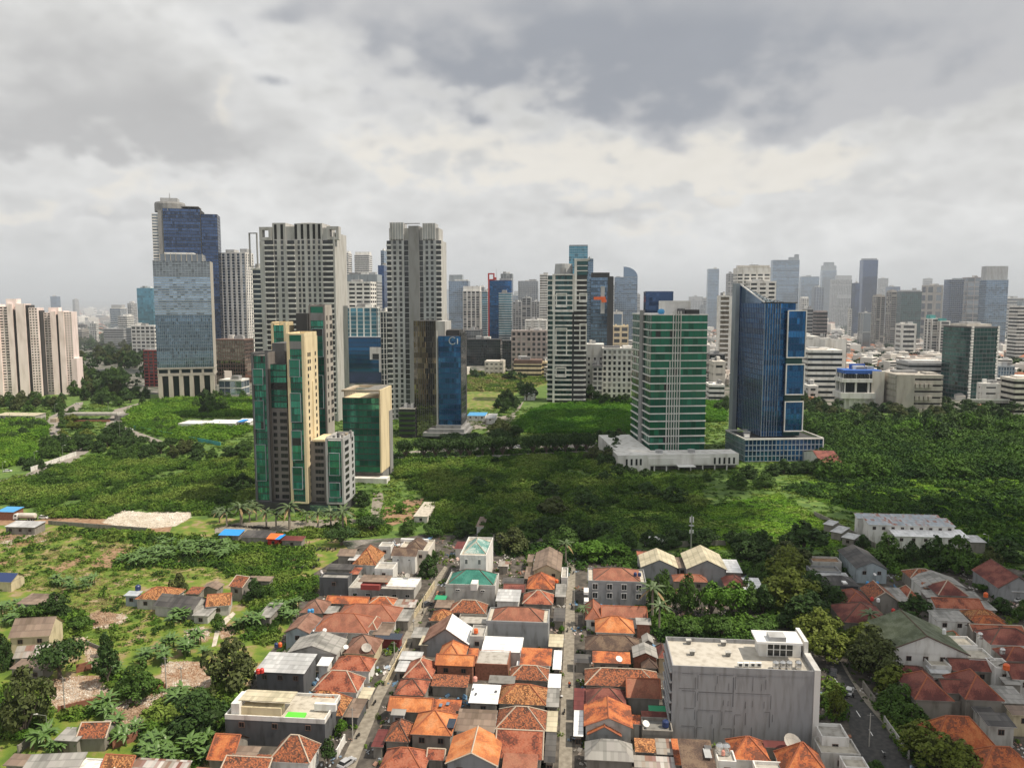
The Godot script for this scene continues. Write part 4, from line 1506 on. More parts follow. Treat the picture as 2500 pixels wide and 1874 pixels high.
	slab(t,"flank","cream",10.16,10.96,-25,0.3,5.32,51.5)
	slab(t,"wall","midgrey",10.96,11.36,-25,-18,1,37.5)
	slab(t,"beam","sand",-10.89,10.16,-0.8,0.4,50.4,51.5)
	slab(t,"beam","sand",-10.89,10.16,-25,-24,50.4,51.5)
	slab(t,"beam","sand",-10.89,-7.89,-24,-0.8,50.5,51.4)
	slab(t,"roof_slab","concrete_dark",1.46,10.16,-24,-0.8,50.6,51.45)
	slab(t,"post","offwhite",-10.29,-9.69,-3,-2.3,46.93,50.5)
	slab(t,"post","offwhite",-10.29,-9.69,-6.3,-5.6,46.93,50.5)
	slab(t,"post","offwhite",-10.29,-9.69,-9.6,-8.9,46.93,50.5)
	slab(t,"post","offwhite",-10.29,-9.69,-12.9,-12.2,46.93,50.5)
	slab(t,"post","offwhite",-10.29,-9.69,-16.2,-15.5,46.93,50.5)
	slab(t,"post","offwhite",-10.29,-9.69,-19.5,-18.8,46.93,50.5)
	slab(t,"post","offwhite",-10.29,-9.69,-22.8,-22.1,46.93,50.5)
	slab(t,"ramp_bridge","white",-7.27,14.71,-3,4,-1.75,2.88)
	slab(t,"base","midgrey",-10.89,10.46,-24,-4,0,5.32)
	slab(t,"column","white",-7.89,-7.09,-2,-1.2,0,-1.75)
	slab(t,"column","white",-4.29,-3.49,-2,-1.2,0,-1.75)
	slab(t,"column","white",-0.69,0.11,-2,-1.2,0,-1.75)
	slab(t,"column","white",2.91,3.71,-2,-1.2,0,-1.75)
	slab(t,"column","white",6.51,7.31,-2,-1.2,0,-1.75)
	slab(t,"column","white",10.11,10.91,-2,-1.2,0,-1.75)

func grey_apartments() -> void:
	var panes := []
	var t := thing("apartment_tower", "broad grey apartment tower with three balcony stacks and open corner frames on top", "apartment tower", Vector3(-237, 0, -640))
	slab(t,"core","grey",-31.05,31.28,-30,-1.2,0,149.56)
	columns(t,"grey",gl("flat2"),0,7,149.56,33,[[-31.15,-26.98,"p"],[-26.98,-19.42,"b"],[-19.42,-18.82,"p"],[-18.82,-16.4,"w"],[-16.4,-13.39,"p"],[-13.39,-10.88,"w"],[-10.88,-7.97,"p"],[-7.97,-1.55,"b"],[-1.55,0.85,"p"],[0.85,3.05,"w"],[3.05,4.25,"p"],[4.25,6.65,"w"],[6.65,9.24,"p"],[9.24,11.64,"w"],[11.64,13.63,"p"],[13.63,15.83,"w"],[15.83,18.02,"p"],[18.02,20.21,"w"],[20.21,22,"p"],[22,30.74,"b"],[30.74,31.38,"p"]],panes,1.3,"white")
	windows(t,panes,264)
	slab(t,"flank_wall","grey",31.38,32.38,-32,0.4,0,155.56)
	frame_box(t,"corner_frame","grey",-29.92,-22.06,-6,151.06,159.37,2.4,6)
	frame_box(t,"corner_frame","grey",27.06,34.57,-6,151.06,159.37,2.4,6)
	slab(t,"crown","grey",-20.26,-9.02,-22,-0.8,149.66,163.83)
	slab(t,"crown","grey",-9.02,-1.52,-22,-1.4,149.66,160.86)
	slab(t,"crown","grey",-1.52,21.89,-22,-0.8,149.66,163.28)
	slab(t,"crown","grey",21.89,25.86,-22,-1.4,149.66,159.65)
	slab(t,"crown_slot","opening",-18.71,-16.51,-2,-0.75,150.56,162.56)
	slab(t,"crown_slot","opening",-13.29,-11.09,-2,-0.75,150.56,162.56)
	slab(t,"crown_slot","opening",-1.47,0.73,-2,-0.75,150.56,162.56)
	slab(t,"crown_slot","opening",3.82,6.02,-2,-0.75,150.56,162.56)
	slab(t,"crown_slot","opening",9.01,11.21,-2,-0.75,150.56,162.56)
	slab(t,"crown_slot","opening",13.79,15.99,-2,-0.75,150.56,162.56)
	slab(t,"crown_slot","opening",18.26,20.46,-2,-0.75,150.56,162.56)
	slab(t,"cradle","white",1.23,13.18,-10,-9,164.02,164.5)
	panes = []
	t = thing("apartment_tower","slim grey apartment tower with a blank central shaft and netted scaffolding on top","apartment tower",Vector3(-92,0,-655))
	slab(t,"core","grey",-73.04,-28.02,-28,-1.3,0,150.02)
	columns(t,"hazegrey",gl("flat2"),0,0.22,150.02,35,[[-73.48,-69.67,"b"],[-69.67,-67.86,"p"],[-67.86,-65.36,"w"],[-65.36,-63.06,"p"],[-63.06,-60.66,"w"],[-60.66,-58.66,"p"],[-58.66,-55.07,"s"],[-55.07,-45.9,"p"],[-45.9,-42.72,"s"],[-42.72,-40.63,"p"],[-40.63,-38.35,"w"],[-38.35,-36.36,"p"],[-36.36,-33.98,"w"],[-33.98,-31.8,"p"],[-31.8,-27.64,"b"]],panes,1.4,"white")
	windows(t,panes,280)
	slab(t,"shaft","midgrey",-54.71,-46.06,-20,0.4,0,161.84)
	slab(t,"scaffold_net","hazegrey",-70.18,-59,-14,0.3,151.02,164.62)
	slab(t,"scaffold_pole","white",-70.3,-70.06,0.3,0.6,150.02,165.2)
	slab(t,"scaffold_pole","white",-68.06,-67.82,0.3,0.6,150.02,165.2)
	slab(t,"scaffold_pole","white",-65.82,-65.58,0.3,0.6,150.02,165.2)
	slab(t,"scaffold_pole","white",-63.59,-63.35,0.3,0.6,150.02,165.2)
	slab(t,"scaffold_pole","white",-61.35,-61.11,0.3,0.6,150.02,165.2)
	slab(t,"scaffold_pole","white",-59.12,-58.88,0.3,0.6,150.02,165.2)
	slab(t,"scaffold_net","hazegrey",-42.78,-32.37,-14,0.3,151.02,163.8)
	slab(t,"scaffold_pole","white",-42.9,-42.66,0.3,0.6,150.02,164.37)
	slab(t,"scaffold_pole","white",-40.82,-40.58,0.3,0.6,150.02,164.37)
	slab(t,"scaffold_pole","white",-38.74,-38.5,0.3,0.6,150.02,164.37)
	slab(t,"scaffold_pole","white",-36.65,-36.41,0.3,0.6,150.02,164.37)
	slab(t,"scaffold_pole","white",-34.57,-34.33,0.3,0.6,150.02,164.37)
	slab(t,"scaffold_pole","white",-32.49,-32.25,0.3,0.6,150.02,164.37)
	slab(t,"crown","grey",-71.48,-29.9,-22,-2,150.02,160.2)
	slab(t,"cradle","midgrey",-59.07,-46.15,-6,-5,163.87,164.54)

func pink_apartments() -> void:
	var t := thing("apartment_tower", "pale pink apartment tower at the left edge with dark recessed slots", "apartment tower", Vector3(-582.29, 0, -781.56), 0.35)
	slab(t,"wall","pinkish",-37.97,-25.38,-22,0,0,96.73)
	glazing(t,-25.5,-17.39,-2,3,94.58,2,32,"flat","pinkish",200,1.1,1.5,0.4)
	slab(t,"wall","pinkish",-25.5,-17.39,-22,-2.5,0,94.58)
	slab(t,"wall","pinkish",-17.22,-12.38,-22,0,0,97.42)
	slab(t,"slot","charcoal",-12.76,-9.69,-21,-3,0,90.99)
	slab(t,"wall","pinkish",-9.32,-0.87,-22,0,0,97.42)
	slab(t,"slot","charcoal",-0.95,2.64,-21,-3,0,95.98)
	glazing(t,2.48,10.48,-1,3,93.1,3,32,"flat","pinkish",200,1.1,1.5,0.4)
	slab(t,"wall","pinkish",2.48,10.48,-23,-1.5,0,93.1)
	slab(t,"crown","pinkish",-18.96,-9.16,-18,-4,0,102.41)
	slab(t,"wall","charcoal",10.32,12.13,-20,-6,0,90.2)
	t = thing("apartment_tower","second pale pink apartment tower with a lower stepped corner beside the interchange trees","apartment tower",Vector3(-582.29,0,-781.56),0.35)
	glazing(t,12.27,19.02,-15,3,88.04,2,32,"flat","pinkish",200,1.1,1.5,0.4)
	slab(t,"wall","pinkish",12.27,19.02,-35,-15.5,0,88.04)
	slab(t,"wall","pinkish",19.1,24.57,-34,-12,0,89.46)
	slab(t,"slot","charcoal",24.38,26.73,-32,-14,0,85.82)
	slab(t,"wall","pinkish",26.92,32.16,-34,-12,0,89.43)
	glazing(t,32.12,39.74,-13,3,88.69,3,32,"flat","pinkish",200,1.1,1.5,0.4)
	slab(t,"wall","pinkish",32.12,39.74,-35,-13.5,0,88.69)
	slab(t,"crown","pinkish",16.97,26.61,-28,-16,0,93.36)
	glazing(t,37.13,42.43,-12,3,38.67,2,32,"flat","pinkish",200,1.1,1.5,0.4)
	slab(t,"wall","pinkish",37.13,42.43,-36,-12.5,0,38.67)

func glass_towers_left() -> void:
	var t := thing("office_tower", "grey reflective glass tower with five stone columns at its foot and a gridded crown", "office tower", Vector3(-409.77, 0, -780.64), 0.37)
	slab(t,"core","stone",-26.71,27.21,-34,-0.4,23.71,140.76)
	glazing(t,-27.01,27.01,0,125.17,140.76,18,9,"glass_grey","bluegrey",0,0.3,0.3,0.25)
	glazing(t,-27.01,27.01,0,86.21,124.89,15,16,"glass_sky","bluegrey",180,0.12,0.9,0.2)
	glazing(t,-27.01,27.01,0,32.29,86.07,30,16,"glass_steel","bluegrey",0,0.2,0.2,0.2)
	slab(t,"stone_band","stone",-27.31,27.61,-34,0.5,30.86,32.15)
	glazing(t,-27.01,27.01,0.1,25.86,30.86,5,1,"glass_dark","stone",20,2.2,1.2,0.5)
	slab(t,"stone_band","stone",-27.31,27.61,-34,0.6,23.71,25.72)
	slab(t,"column","beige",-27.01,-23.01,-6,0.5,0,23.71)
	slab(t,"column","beige",-17,-13,-6,0.5,0,23.71)
	slab(t,"column","beige",-7,-3,-6,0.5,0,23.71)
	slab(t,"column","beige",3,7,-6,0.5,0,23.71)
	slab(t,"column","beige",13,17,-6,0.5,0,23.71)
	slab(t,"column","beige",23.01,27.01,-6,0.5,0,23.71)
	slab(t,"lobby_glass","glass_dark",-26.01,26.01,-40,-5,0,23.61)
	slab(t,"crown","glass_grey",-21.01,20.01,-38,-5,140.76,147.69)
	slab(t,"crown_rib","stone",-21.01,-20.41,-5,-4.4,140.76,148.38)
	slab(t,"crown_rib","stone",-15.95,-15.35,-5,-4.4,140.76,148.38)
	slab(t,"crown_rib","stone",-10.9,-10.3,-5,-4.4,140.76,148.38)
	slab(t,"crown_rib","stone",-5.85,-5.25,-5,-4.4,140.76,148.38)
	slab(t,"crown_rib","stone",-0.8,-0.2,-5,-4.4,140.76,148.38)
	slab(t,"crown_rib","stone",4.25,4.85,-5,-4.4,140.76,148.38)
	slab(t,"crown_rib","stone",9.3,9.9,-5,-4.4,140.76,148.38)
	slab(t,"crown_rib","stone",14.35,14.95,-5,-4.4,140.76,148.38)
	slab(t,"crown_rib","stone",19.41,20.01,-5,-4.4,140.76,148.38)
	slab(t,"crown_rail","white",-17.01,11.01,-30,-10,147.69,149.63)
	t = thing("office_tower","very tall dark blue glass tower with a round drum and mast on its roof","office tower",Vector3(-550.07,0,-1053.62),0.34)
	slab(t,"core","charcoal",-23.69,23.69,-50,-0.5,0,225.35)
	glazing(t,-23.69,23.69,0,2,225.35,20,52,"glass_navy","charcoal",0,0.3,0.7,0.2)
	slab(t,"core","charcoal",23.69,44.89,-44,-6.5,0,219.43)
	glazing(t,23.69,44.89,-6,2,219.43,8,50,"glass_navy","charcoal",0,0.3,0.6,0.2)
	glazing_side(t,45.19,-6,-44,true,2,219.43,8,50,"glass_navy","charcoal",0,0.3,0.6,0.2)
	slab(t,"pale_panel","midgrey",-30.33,-23.69,-40,-1,0,222.76)
	glazing(t,-38.26,-30.33,-2,2,217.95,1,55,"glass_grey","white",60,0.6,1.6,0.5)
	slab(t,"core","grey",-38.26,-30.33,-40,-2.6,0,217.95)
	var b := MB.new()
	b.lathe(M.midgrey,Vector3(-17.12,222.02,-20),[Vector2(20,0),Vector2(20,10.16),Vector2(19,12.56),Vector2(0,12.93)],20)
	part("roof_drum",b,t)
	slab(t,"roof_block","hazegrey",-28.12,-6.12,-30,-12,234.03,240.48)
	b = MB.new()
	b.tube(M.metal,Vector3(-17.12,240.11,-20),Vector3(-17.12,248.21,-20),1.0,0.4,6)
	part("mast",b,t)
	slab(t,"helipad","midgrey",-3.35,21.16,-40,-8,228.68,229.78)
	slab(t,"helipad_post","charcoal",-1.38,-0.6,-12,-11,224.8,228.68)
	slab(t,"helipad_post","charcoal",3.72,4.51,-12,-11,224.8,228.68)
	slab(t,"helipad_post","charcoal",8.82,9.61,-12,-11,224.8,228.68)
	slab(t,"helipad_post","charcoal",13.92,14.7,-12,-11,224.8,228.68)
	slab(t,"helipad_post","charcoal",19.01,19.79,-12,-11,224.8,228.68)

func bronze_and_blue_block() -> void:
	var t := thing("office_block", "bronze mirror glass block joined to a deep blue glass half with a ring emblem", "office building", Vector3(-106.61, 0, -567.64))
	slab(t,"core","charcoal",-18.66,-2.03,-32,-4.4,0,85.8)
	glazing(t,-18.66,-2.03,-4,1,85.8,11,22,"glass_bronze","darkgrey",242,0.22,0.12,0.15)
	slab(t,"pale_panel","grey",-2.03,4.77,-30,-3,0,85.59)
	slab(t,"edge_fin","white",-1.41,-0.88,-4,-2.2,4,78.68)
	slab(t,"core","charcoal",0.21,16.63,-30,-0.4,10.13,74.95)
	glazing(t,0.21,16.63,0,10.13,74.95,10,17,"glass_blue","navy_plastic",170,0.08,0.35,0.12)
	glazing_side(t,17.03,0,-22,true,10.13,77.44,8,17,"glass_dark","charcoal",136,0.2,0.4,0.15)
	slab(t,"core","charcoal",16.33,16.88,-22,-0.1,10.13,77.44)
	slab(t,"roof_plant","charcoal",5.27,14.74,-26,-6,74.95,79.09)
	slab(t,"podium","midgrey",-1.79,16.63,-30,1,7.59,10.13)
	slab(t,"podium","midgrey",-6.79,19.13,-30,3.25,4.93,7.48)
	slab(t,"podium","midgrey",-10.79,21.13,-30,5.05,2.28,4.83)
	slab(t,"podium","taupe",-6.34,19.99,-28,-1,0,2.28)
	for i in 24:
		var a := TAU * (i + 4.5) / 32.0
		var q := slab(t, "emblem", "white", -0.28, 0.28, -0.15, 0.15, -0.35, 0.35)
		q.position = Vector3(10.85 + cos(a) * 2.5,71.64 + sin(a) * 2.5,0.3)
		q.rotation.z = a
	slab(t,"emblem","white",14.15,14.75,0.1,0.45,69.34,73.24)
	t = thing("terrace_block","low dark block with planted terraces stacked in front of the bronze glass","office building",Vector3(-130.13,0,-567.64))
	slab(t,"core","charcoal",-6.06,6.06,-24,-0.6,0,21.23)
	slab(t,"planted_ledge","leaf_dark",-6.06,6.06,-2,1,3,4.6)
	slab(t,"planted_ledge","leaf_dark",-6.06,6.06,-2,1,6.65,8.25)
	slab(t,"planted_ledge","leaf_dark",-6.06,6.06,-2,1,10.29,11.89)
	slab(t,"planted_ledge","leaf_dark",-6.06,6.06,-2,1,13.94,15.54)
	slab(t,"planted_ledge","leaf_dark",-6.06,6.06,-2,1,17.59,19.19)
	slab(t,"roof_rail","concrete",-6.06,6.06,-24,0.2,21.23,21.76)
	slab(t,"roof_plant","white",-3.06,-1.06,-8,-5,21.66,24.92)
	slab(t,"roof_plant","white",1.94,3.94,-8,-5,21.66,24.92)
	slab(t,"roof_plant","white",6.94,8.94,-8,-5,21.66,24.92)
	slab(t,"roof_plant","white",11.94,13.94,-8,-5,21.66,24.92)

func condominium() -> void:
	var t := thing("condominium_tower", "white slab and glass condominium tower with outlined bays and a round roof drum", "apartment tower", Vector3(-12.63, 0, -783.66))
	slab(t,"core","charcoal",-17.68,13.44,-30,-1.8,0,125.34)
	slab(t,"core","charcoal",-25.14,-17.68,-29,-6,0,125.14)
	slab(t,"core","charcoal",2.32,14.14,-26,-1.8,125.34,139.3)
	var fb := MB.new()
	var panes := []
	for j in 25:
		var y := 3.0 + j * 4.89
		fb.box(M.white,Vector3(-9.13,y,-1.2),Vector3(17.1,1.6,3.4))
		fb.box(M.white,Vector3(-21.64,y - 0.02,-4.0),Vector3(7.93,1.5,3.4))
		fb.box(M.white,Vector3(7.19,y - 0.03,-1.6),Vector3(12.05,1.46,3.4))
		for i in 3:
			panes.append([Transform3D(Basis.IDENTITY,Vector3(-23.86 + i * 2.33,y + 2.5,-4.5)),2.08,3.2,gl("glass_pine")[_pick(3)]])
		for i in 6:
			panes.append([Transform3D(Basis.IDENTITY,Vector3(-15.85 + i * 2.71,y + 2.5,-1.6)),2.46,3.2,gl("glass_pine")[_pick(3)]])
		for i in 4:
			panes.append([Transform3D(Basis.IDENTITY,Vector3(3.04 + i * 2.84,y + 2.5,-2)),2.59,3.2,gl("glass_pine")[_pick(3)]])
	part("floor_slabs",fb,t)
	windows(t,panes,300)
	slab(t,"pier","white",-19.78,-17.68,-6,0.6,0,125.34)
	slab(t,"pier","charcoal",-0.46,1.16,-6,-1.5,0,125.34)
	slab(t,"pier","white",0.93,3.48,-20,0,90.09,141.24)
	slab(t,"roof_slab","white",0.93,15.64,-24,0.4,139.98,141.01)
	for j in 3:
		slab(t,"floor_slab","white",3.48,13.9,-3,0,128.94 + j * 4.9,129.84 + j * 4.9)
		slab(t,"window","glass_pine",3.71,13.67,-3,-1.5,125.54 + j * 4.9,128.84 + j * 4.9)
	frame_box(t,"bay_frame","white",-19.78,0,0.5,90.09,125.8,1.1,1.0)
	frame_box(t,"bay_frame","white",-16.28,-6.39,0.5,94.72,107.41,1.1,1.0)
	frame_box(t,"bay_frame","white",-16.51,-6.04,0.5,47.04,73.28,1.1,1.0)
	frame_box(t,"bay_frame","white",6.38,13.21,0.5,99.57,107.41,1.1,1.0)
	frame_box(t,"bay_frame","white",6.96,13.21,0.5,51.71,77.69,1.1,1.0)
	frame_box(t,"bay_frame","white",-16.28,-6.74,0.5,25.91,34.73,1.1,1.0)
	var dm := MB.new()
	dm.lathe(M.hazegrey,Vector3(-9.88,125.34,-14),[Vector2(9.31,0),Vector2(8.31,11.33),Vector2(0,12.02)],18)
	part("roof_drum",dm,t)
	slab(t,"drum_rib","midgrey",-18.38,-18.03,-11.8,-11.2,125.34,132.67)
	slab(t,"drum_rib","midgrey",-16.86,-16.51,-10.2,-9.6,125.34,132.67)
	slab(t,"drum_rib","midgrey",-15.35,-15,-8.6,-8,125.34,132.67)
	slab(t,"drum_rib","midgrey",-13.83,-13.48,-7,-6.4,125.34,132.67)
	slab(t,"drum_rib","midgrey",-12.32,-11.97,-5.4,-4.8,125.34,132.67)
	slab(t,"drum_rib","midgrey",-10.81,-10.46,-3.8,-3.2,125.34,132.67)
	slab(t,"drum_rib","midgrey",-9.29,-8.95,-3.8,-3.2,125.34,132.67)
	slab(t,"drum_rib","midgrey",-7.78,-7.43,-5.4,-4.8,125.34,132.67)
	slab(t,"drum_rib","midgrey",-6.27,-5.92,-7,-6.4,125.34,132.67)
	slab(t,"drum_rib","midgrey",-4.76,-4.41,-8.6,-8,125.34,132.67)
	slab(t,"drum_rib","midgrey",-3.25,-2.9,-10.2,-9.6,125.34,132.67)
	slab(t,"drum_rib","midgrey",-1.74,-1.39,-11.8,-11.2,125.34,132.67)

func green_office() -> void:
	var t := thing("office_tower", "green banded glass office tower with white vertical fins on a low white podium", "office tower", Vector3(40.08, 0, -494.6), 0.17)
	slab(t,"core","charcoal",0.4,34.83,-49.3,-0.4,5,90.79)
	glazing(t,0,35.23,0,7,91.79,12,18,"glass_emerald","charcoal",216,0.1,0.9,0.25)
	glazing_side(t,0,0,-49.7,false,7,91.79,9,18,"glass_emerald","charcoal",84,0.1,0.9,0.25)
	for j in 19:
		slab(t,"sunshade","white",-0.7,35.53,-49.7,0.7,6.6 + j * 4.71,7.3 + j * 4.71)
	slab(t,"pilaster","midgrey",-1.1,0,-25.85,-17.89,3,94.29)
	slab(t,"fin","white",10.22,10.57,-0.2,1.2,6,57.79)
	slab(t,"fin","white",11.8,12.15,-0.2,1.2,6,63.79)
	slab(t,"fin","white",13.39,13.74,-0.2,1.2,6,93.99)
	slab(t,"fin","white",14.97,15.32,-0.2,1.2,6,93.99)
	slab(t,"fin","white",16.56,16.91,-0.2,1.2,6,93.99)
	slab(t,"fin","white",18.14,18.49,-0.2,1.2,6,93.99)
	slab(t,"roof_block","white",11.27,26.77,-26,-8,91.79,100.29)
	glazing(t,11.63,26.42,-7.9,95.79,100.09,4,1,"glass_emerald","white",8,0.9,2.0,0.3)
	slab(t,"louvre","charcoal",21.84,30.3,-12,-1,91.79,94.79)
	slab(t,"louvre","darkgrey",18.32,21.14,-10,-1,91.79,95.39)
	var bt := MB.new()
	bt.lathe(M.blue_plastic,Vector3(7.05,91.79,-4),[Vector2(0,0),Vector2(1.6,0.4),Vector2(2.3,1.8),Vector2(1.6,3.2),Vector2(0,3.6)],14)
	part("tank",bt,t)
	slab(t,"podium","white",-25.67,47.55,12.84,26.84,3.2,9.93)
	slab(t,"podium","white",-25.67,-5.9,12.84,26.86,0,9.91)
	slab(t,"podium","white",-22.67,-1.2,-49.7,12.84,0,9.13)
	slab(t,"loggia_wall","concrete_dark",-5.9,47.55,12.84,21.84,0,3.3)
	slab(t,"parapet","white",-7.37,29.98,26.84,27.34,3.93,7.93)
	slab(t,"column","white",-3.71,-3.01,25.64,26.34,0,3.3)
	slab(t,"column","white",3.62,4.32,25.64,26.34,0,3.3)
	slab(t,"column","white",10.94,11.64,25.64,26.34,0,3.3)
	slab(t,"column","white",18.26,18.96,25.64,26.34,0,3.3)
	slab(t,"column","white",25.58,26.28,25.64,26.34,0,3.3)
	slab(t,"column","white",32.9,33.6,25.64,26.34,0,3.3)
	slab(t,"column","white",40.23,40.93,25.64,26.34,0,3.3)
	wall_windows(t,[-20.18,5.73,26.89,-17.25,5.73,26.89,-14.32,5.73,26.89,-11.76,5.73,26.89,32.9,5.73,26.89,35.83,5.73,26.89,38.76,5.73,26.89,41.69,5.73,26.89,44.62,5.73,26.89],0.0,1.0,3.6,M.window_dark)
	slab(t,"opening","charcoal",-22.77,-22.62,8.84,11.44,2.2,7.53)
	slab(t,"opening","charcoal",-22.77,-22.62,4.44,7.04,2.2,7.53)
	slab(t,"opening","charcoal",-22.77,-22.62,0.04,2.64,2.2,7.53)
	slab(t,"opening","charcoal",-22.77,-22.62,-4.36,-1.76,2.2,7.53)
	slab(t,"opening","charcoal",-22.77,-22.62,-8.76,-6.16,2.2,7.53)
	slab(t,"opening","charcoal",-22.77,-22.62,-13.16,-10.56,2.2,7.53)
	slab(t,"opening","charcoal",-22.77,-22.62,-17.56,-14.96,2.2,7.53)
	slab(t,"opening","charcoal",-22.77,-22.62,-21.96,-19.36,2.2,7.53)
	bt = MB.new()
	bt.lathe(M.hazegrey,Vector3(0.69,9.93,20.84),[Vector2(2.2,0),Vector2(2.2,1.6),Vector2(2.5,1.7),Vector2(0,2.2)],14)
	part("roof_vent",bt,t)
	bt = MB.new()
	bt.lathe(M.hazegrey,Vector3(20.46,9.93,20.84),[Vector2(2.2,0),Vector2(2.2,1.6),Vector2(2.5,1.7),Vector2(0,2.2)],14)
	part("roof_vent",bt,t)
	slab(t,"entrance_canopy","white_paint",9.47,19.72,26.84,32.84,3.4,3.8)

func blue_tower() -> void:
	var t := thing("office_tower", "deep blue glass office tower with a slanted top, white framed bays and glass podium", "office tower", Vector3(99.23, 0, -498.79), 0.17)
	slab(t,"core","charcoal",0.4,49.85,-34.81,-0.4,0,13.6)
	glazing(t,0,50.25,0,0.5,14.2,20,4,"glass_blue","bluegrey",80,0.5,0.5,0.3)
	glazing_side(t,0,0,-35.21,false,0.5,14.2,15,4,"glass_teal","bluegrey",60,0.5,0.4,0.3)
	slab(t,"coping","white",-0.3,50.55,-0.6,0.4,14.2,15.1)
	slab(t,"coping","white",-0.3,50.55,-35.21,-34.41,14.2,15.1)
	slab(t,"coping","white",-0.3,0.5,-34.41,-0.6,14.2,15.08)
	slab(t,"coping","white",49.75,50.55,-34.41,-0.6,14.2,15.08)
	slab(t,"edge","white",50.05,50.6,-0.6,0.4,0,14.2)
	slab(t,"core","charcoal",15.15,34.36,-54.78,-12.38,13.2,97.75)
	glazing(t,14.75,34.76,-11.98,14.2,98.75,12,26,"glass_blue","navy_plastic",180,0.12,0.3,0.2)
	glazing_side(t,14.75,-11.98,-55.18,false,14.2,98.75,15,26,"glass_blue","navy_plastic",120,0.12,0.5,0.2)
	for i in 15:
		slab(t,"fin","bluegrey",14.53,14.75,-12.08 - i * 2.88,-11.83 - i * 2.88,14.2,98.55)
	for i in 7:
		slab(t,"fin","bluegrey",14.75 + i * 1.67,14.97 + i * 1.67,-11.98,-11.48,14.2,98.55)
	var b := MB.new()
	var prof := []
	for i in 9:
		var f := i / 8.0
		prof.append(Vector2(-11.98 - 43.21 * f,lerpf(98.75,111.03,f) ))
	for i in 8:
		var p:Vector2 = prof[i]
		var q:Vector2 = prof[i + 1]
		var pc := lerpf(98.75, p.y, 0.12 + 0.0 * i)
		var qc := lerpf(98.75, q.y, 0.12)
		b.poly(M.glass_steel,[Vector3(14.75,98.75,q.x),Vector3(14.75,98.75,p.x),Vector3(14.75,p.y,p.x),Vector3(14.75,q.y,q.x)])
		var xm := [14.75, 19.76, 24.76, 29.76, 34.76]
		var cv := [1.0, 0.86, 0.55, 0.22, 0.04]
		for j in 4:
			var pa := 98.75 + (p.y - 98.75) * float(cv[j])
			var pb := 98.75 + (p.y - 98.75) * float(cv[j + 1])
			var qa := 98.75 + (q.y - 98.75) * float(cv[j])
			var qb := 98.75 + (q.y - 98.75) * float(cv[j + 1])
			b.poly(M.glass_pine,[Vector3(xm[j],pa,p.x),Vector3(xm[j + 1],pb,p.x),Vector3(xm[j + 1],qb,q.x),Vector3(xm[j],qa,q.x)])
			b.box(M.charcoal,Vector3((xm[j] + xm[j + 1]) * 0.5,(pa + pb) * 0.5 + 0.1,p.x),Vector3(0.4,0.3,5.4))
	part("sloping_roof",b,t)
	var e := MB.new()
	e.tube(M.white,Vector3(14.75,99.05,-11.98),Vector3(14.75,111.33,-55.18),0.55,0.55,5)
	e.tube(M.white,Vector3(14.75,111.33,-55.18),Vector3(34.76,99.25,-55.18),0.45,0.45,5)
	e.tube(M.charcoal,Vector3(14.75,99.05,-11.98),Vector3(35.76,99.05,-11.98),0.4,0.4,5)
	part("roof_edge",e,t)
	slab(t,"spine_wall","bluegrey",11.35,14.15,-61.18,-54.18,0,112.03)
	slab(t,"slot_wall","glass_navy",14.15,15.15,-60.18,-54.58,0,110.03)
	slab(t,"bay_core","charcoal",29.2,40.34,-23.98,-9.78,64.94,93.9)
	glazing(t,29.3,40.24,-9.38,65.04,93.8,6,7,"glass_blue","navy_plastic",60,0.08,0.2,0.15,"bay_window")
	frame_box(t,"bay_frame","white",28.9,40.64,-9.78,64.74,94.1,0.55,1.0)
	slab(t,"bay_core","charcoal",29.2,40.34,-23.98,-9.78,41.45,60.18)
	glazing(t,29.3,40.24,-9.38,41.55,60.08,6,5,"glass_blue","navy_plastic",60,0.08,0.2,0.15,"bay_window")
	frame_box(t,"bay_frame","white",28.9,40.64,-9.78,41.25,60.38,0.55,1.0)
	slab(t,"bay_core","charcoal",29.2,40.34,-23.98,-9.78,18.1,36.47)
	glazing(t,29.3,40.24,-9.38,18.2,36.37,6,5,"glass_blue","navy_plastic",60,0.08,0.2,0.15,"bay_window")
	frame_box(t,"bay_frame","white",28.9,40.64,-9.78,17.9,36.67,0.55,1.0)
	slab(t,"bay_gap","glass_pine",29.1,39.64,-21.98,-10.78,60.38,64.74)
	slab(t,"bay_gap","glass_pine",29.1,39.64,-21.98,-10.78,36.67,41.25)
	slab(t,"bay_gap","glass_pine",29.1,39.64,-21.98,-10.78,14.66,17.9)
	slab(t,"roof_plant","hazegrey",1.5,4.5,-6,-4.3,13.6,15.3)
	slab(t,"roof_plant","white",2.4,5.6,-8.6,-6.9,13.6,15.7)
	slab(t,"roof_plant","midgrey",3.3,6.7,-11.2,-9.5,13.6,15.3)
	slab(t,"roof_plant","hazegrey",4.2,7.8,-13.8,-12.1,13.6,15.7)
	slab(t,"roof_plant","white",5.1,8.9,-16.4,-14.7,13.6,15.3)
	slab(t,"roof_plant","midgrey",6,10,-19,-17.3,13.6,15.7)
	slab(t,"roof_plant","hazegrey",6.9,11.1,-21.6,-19.9,13.6,15.3)
	slab(t,"roof_plant","white",7.8,12.2,-24.2,-22.5,13.6,15.7)
	slab(t,"roof_plant","midgrey",8.7,13.3,-26.8,-25.1,13.6,15.3)

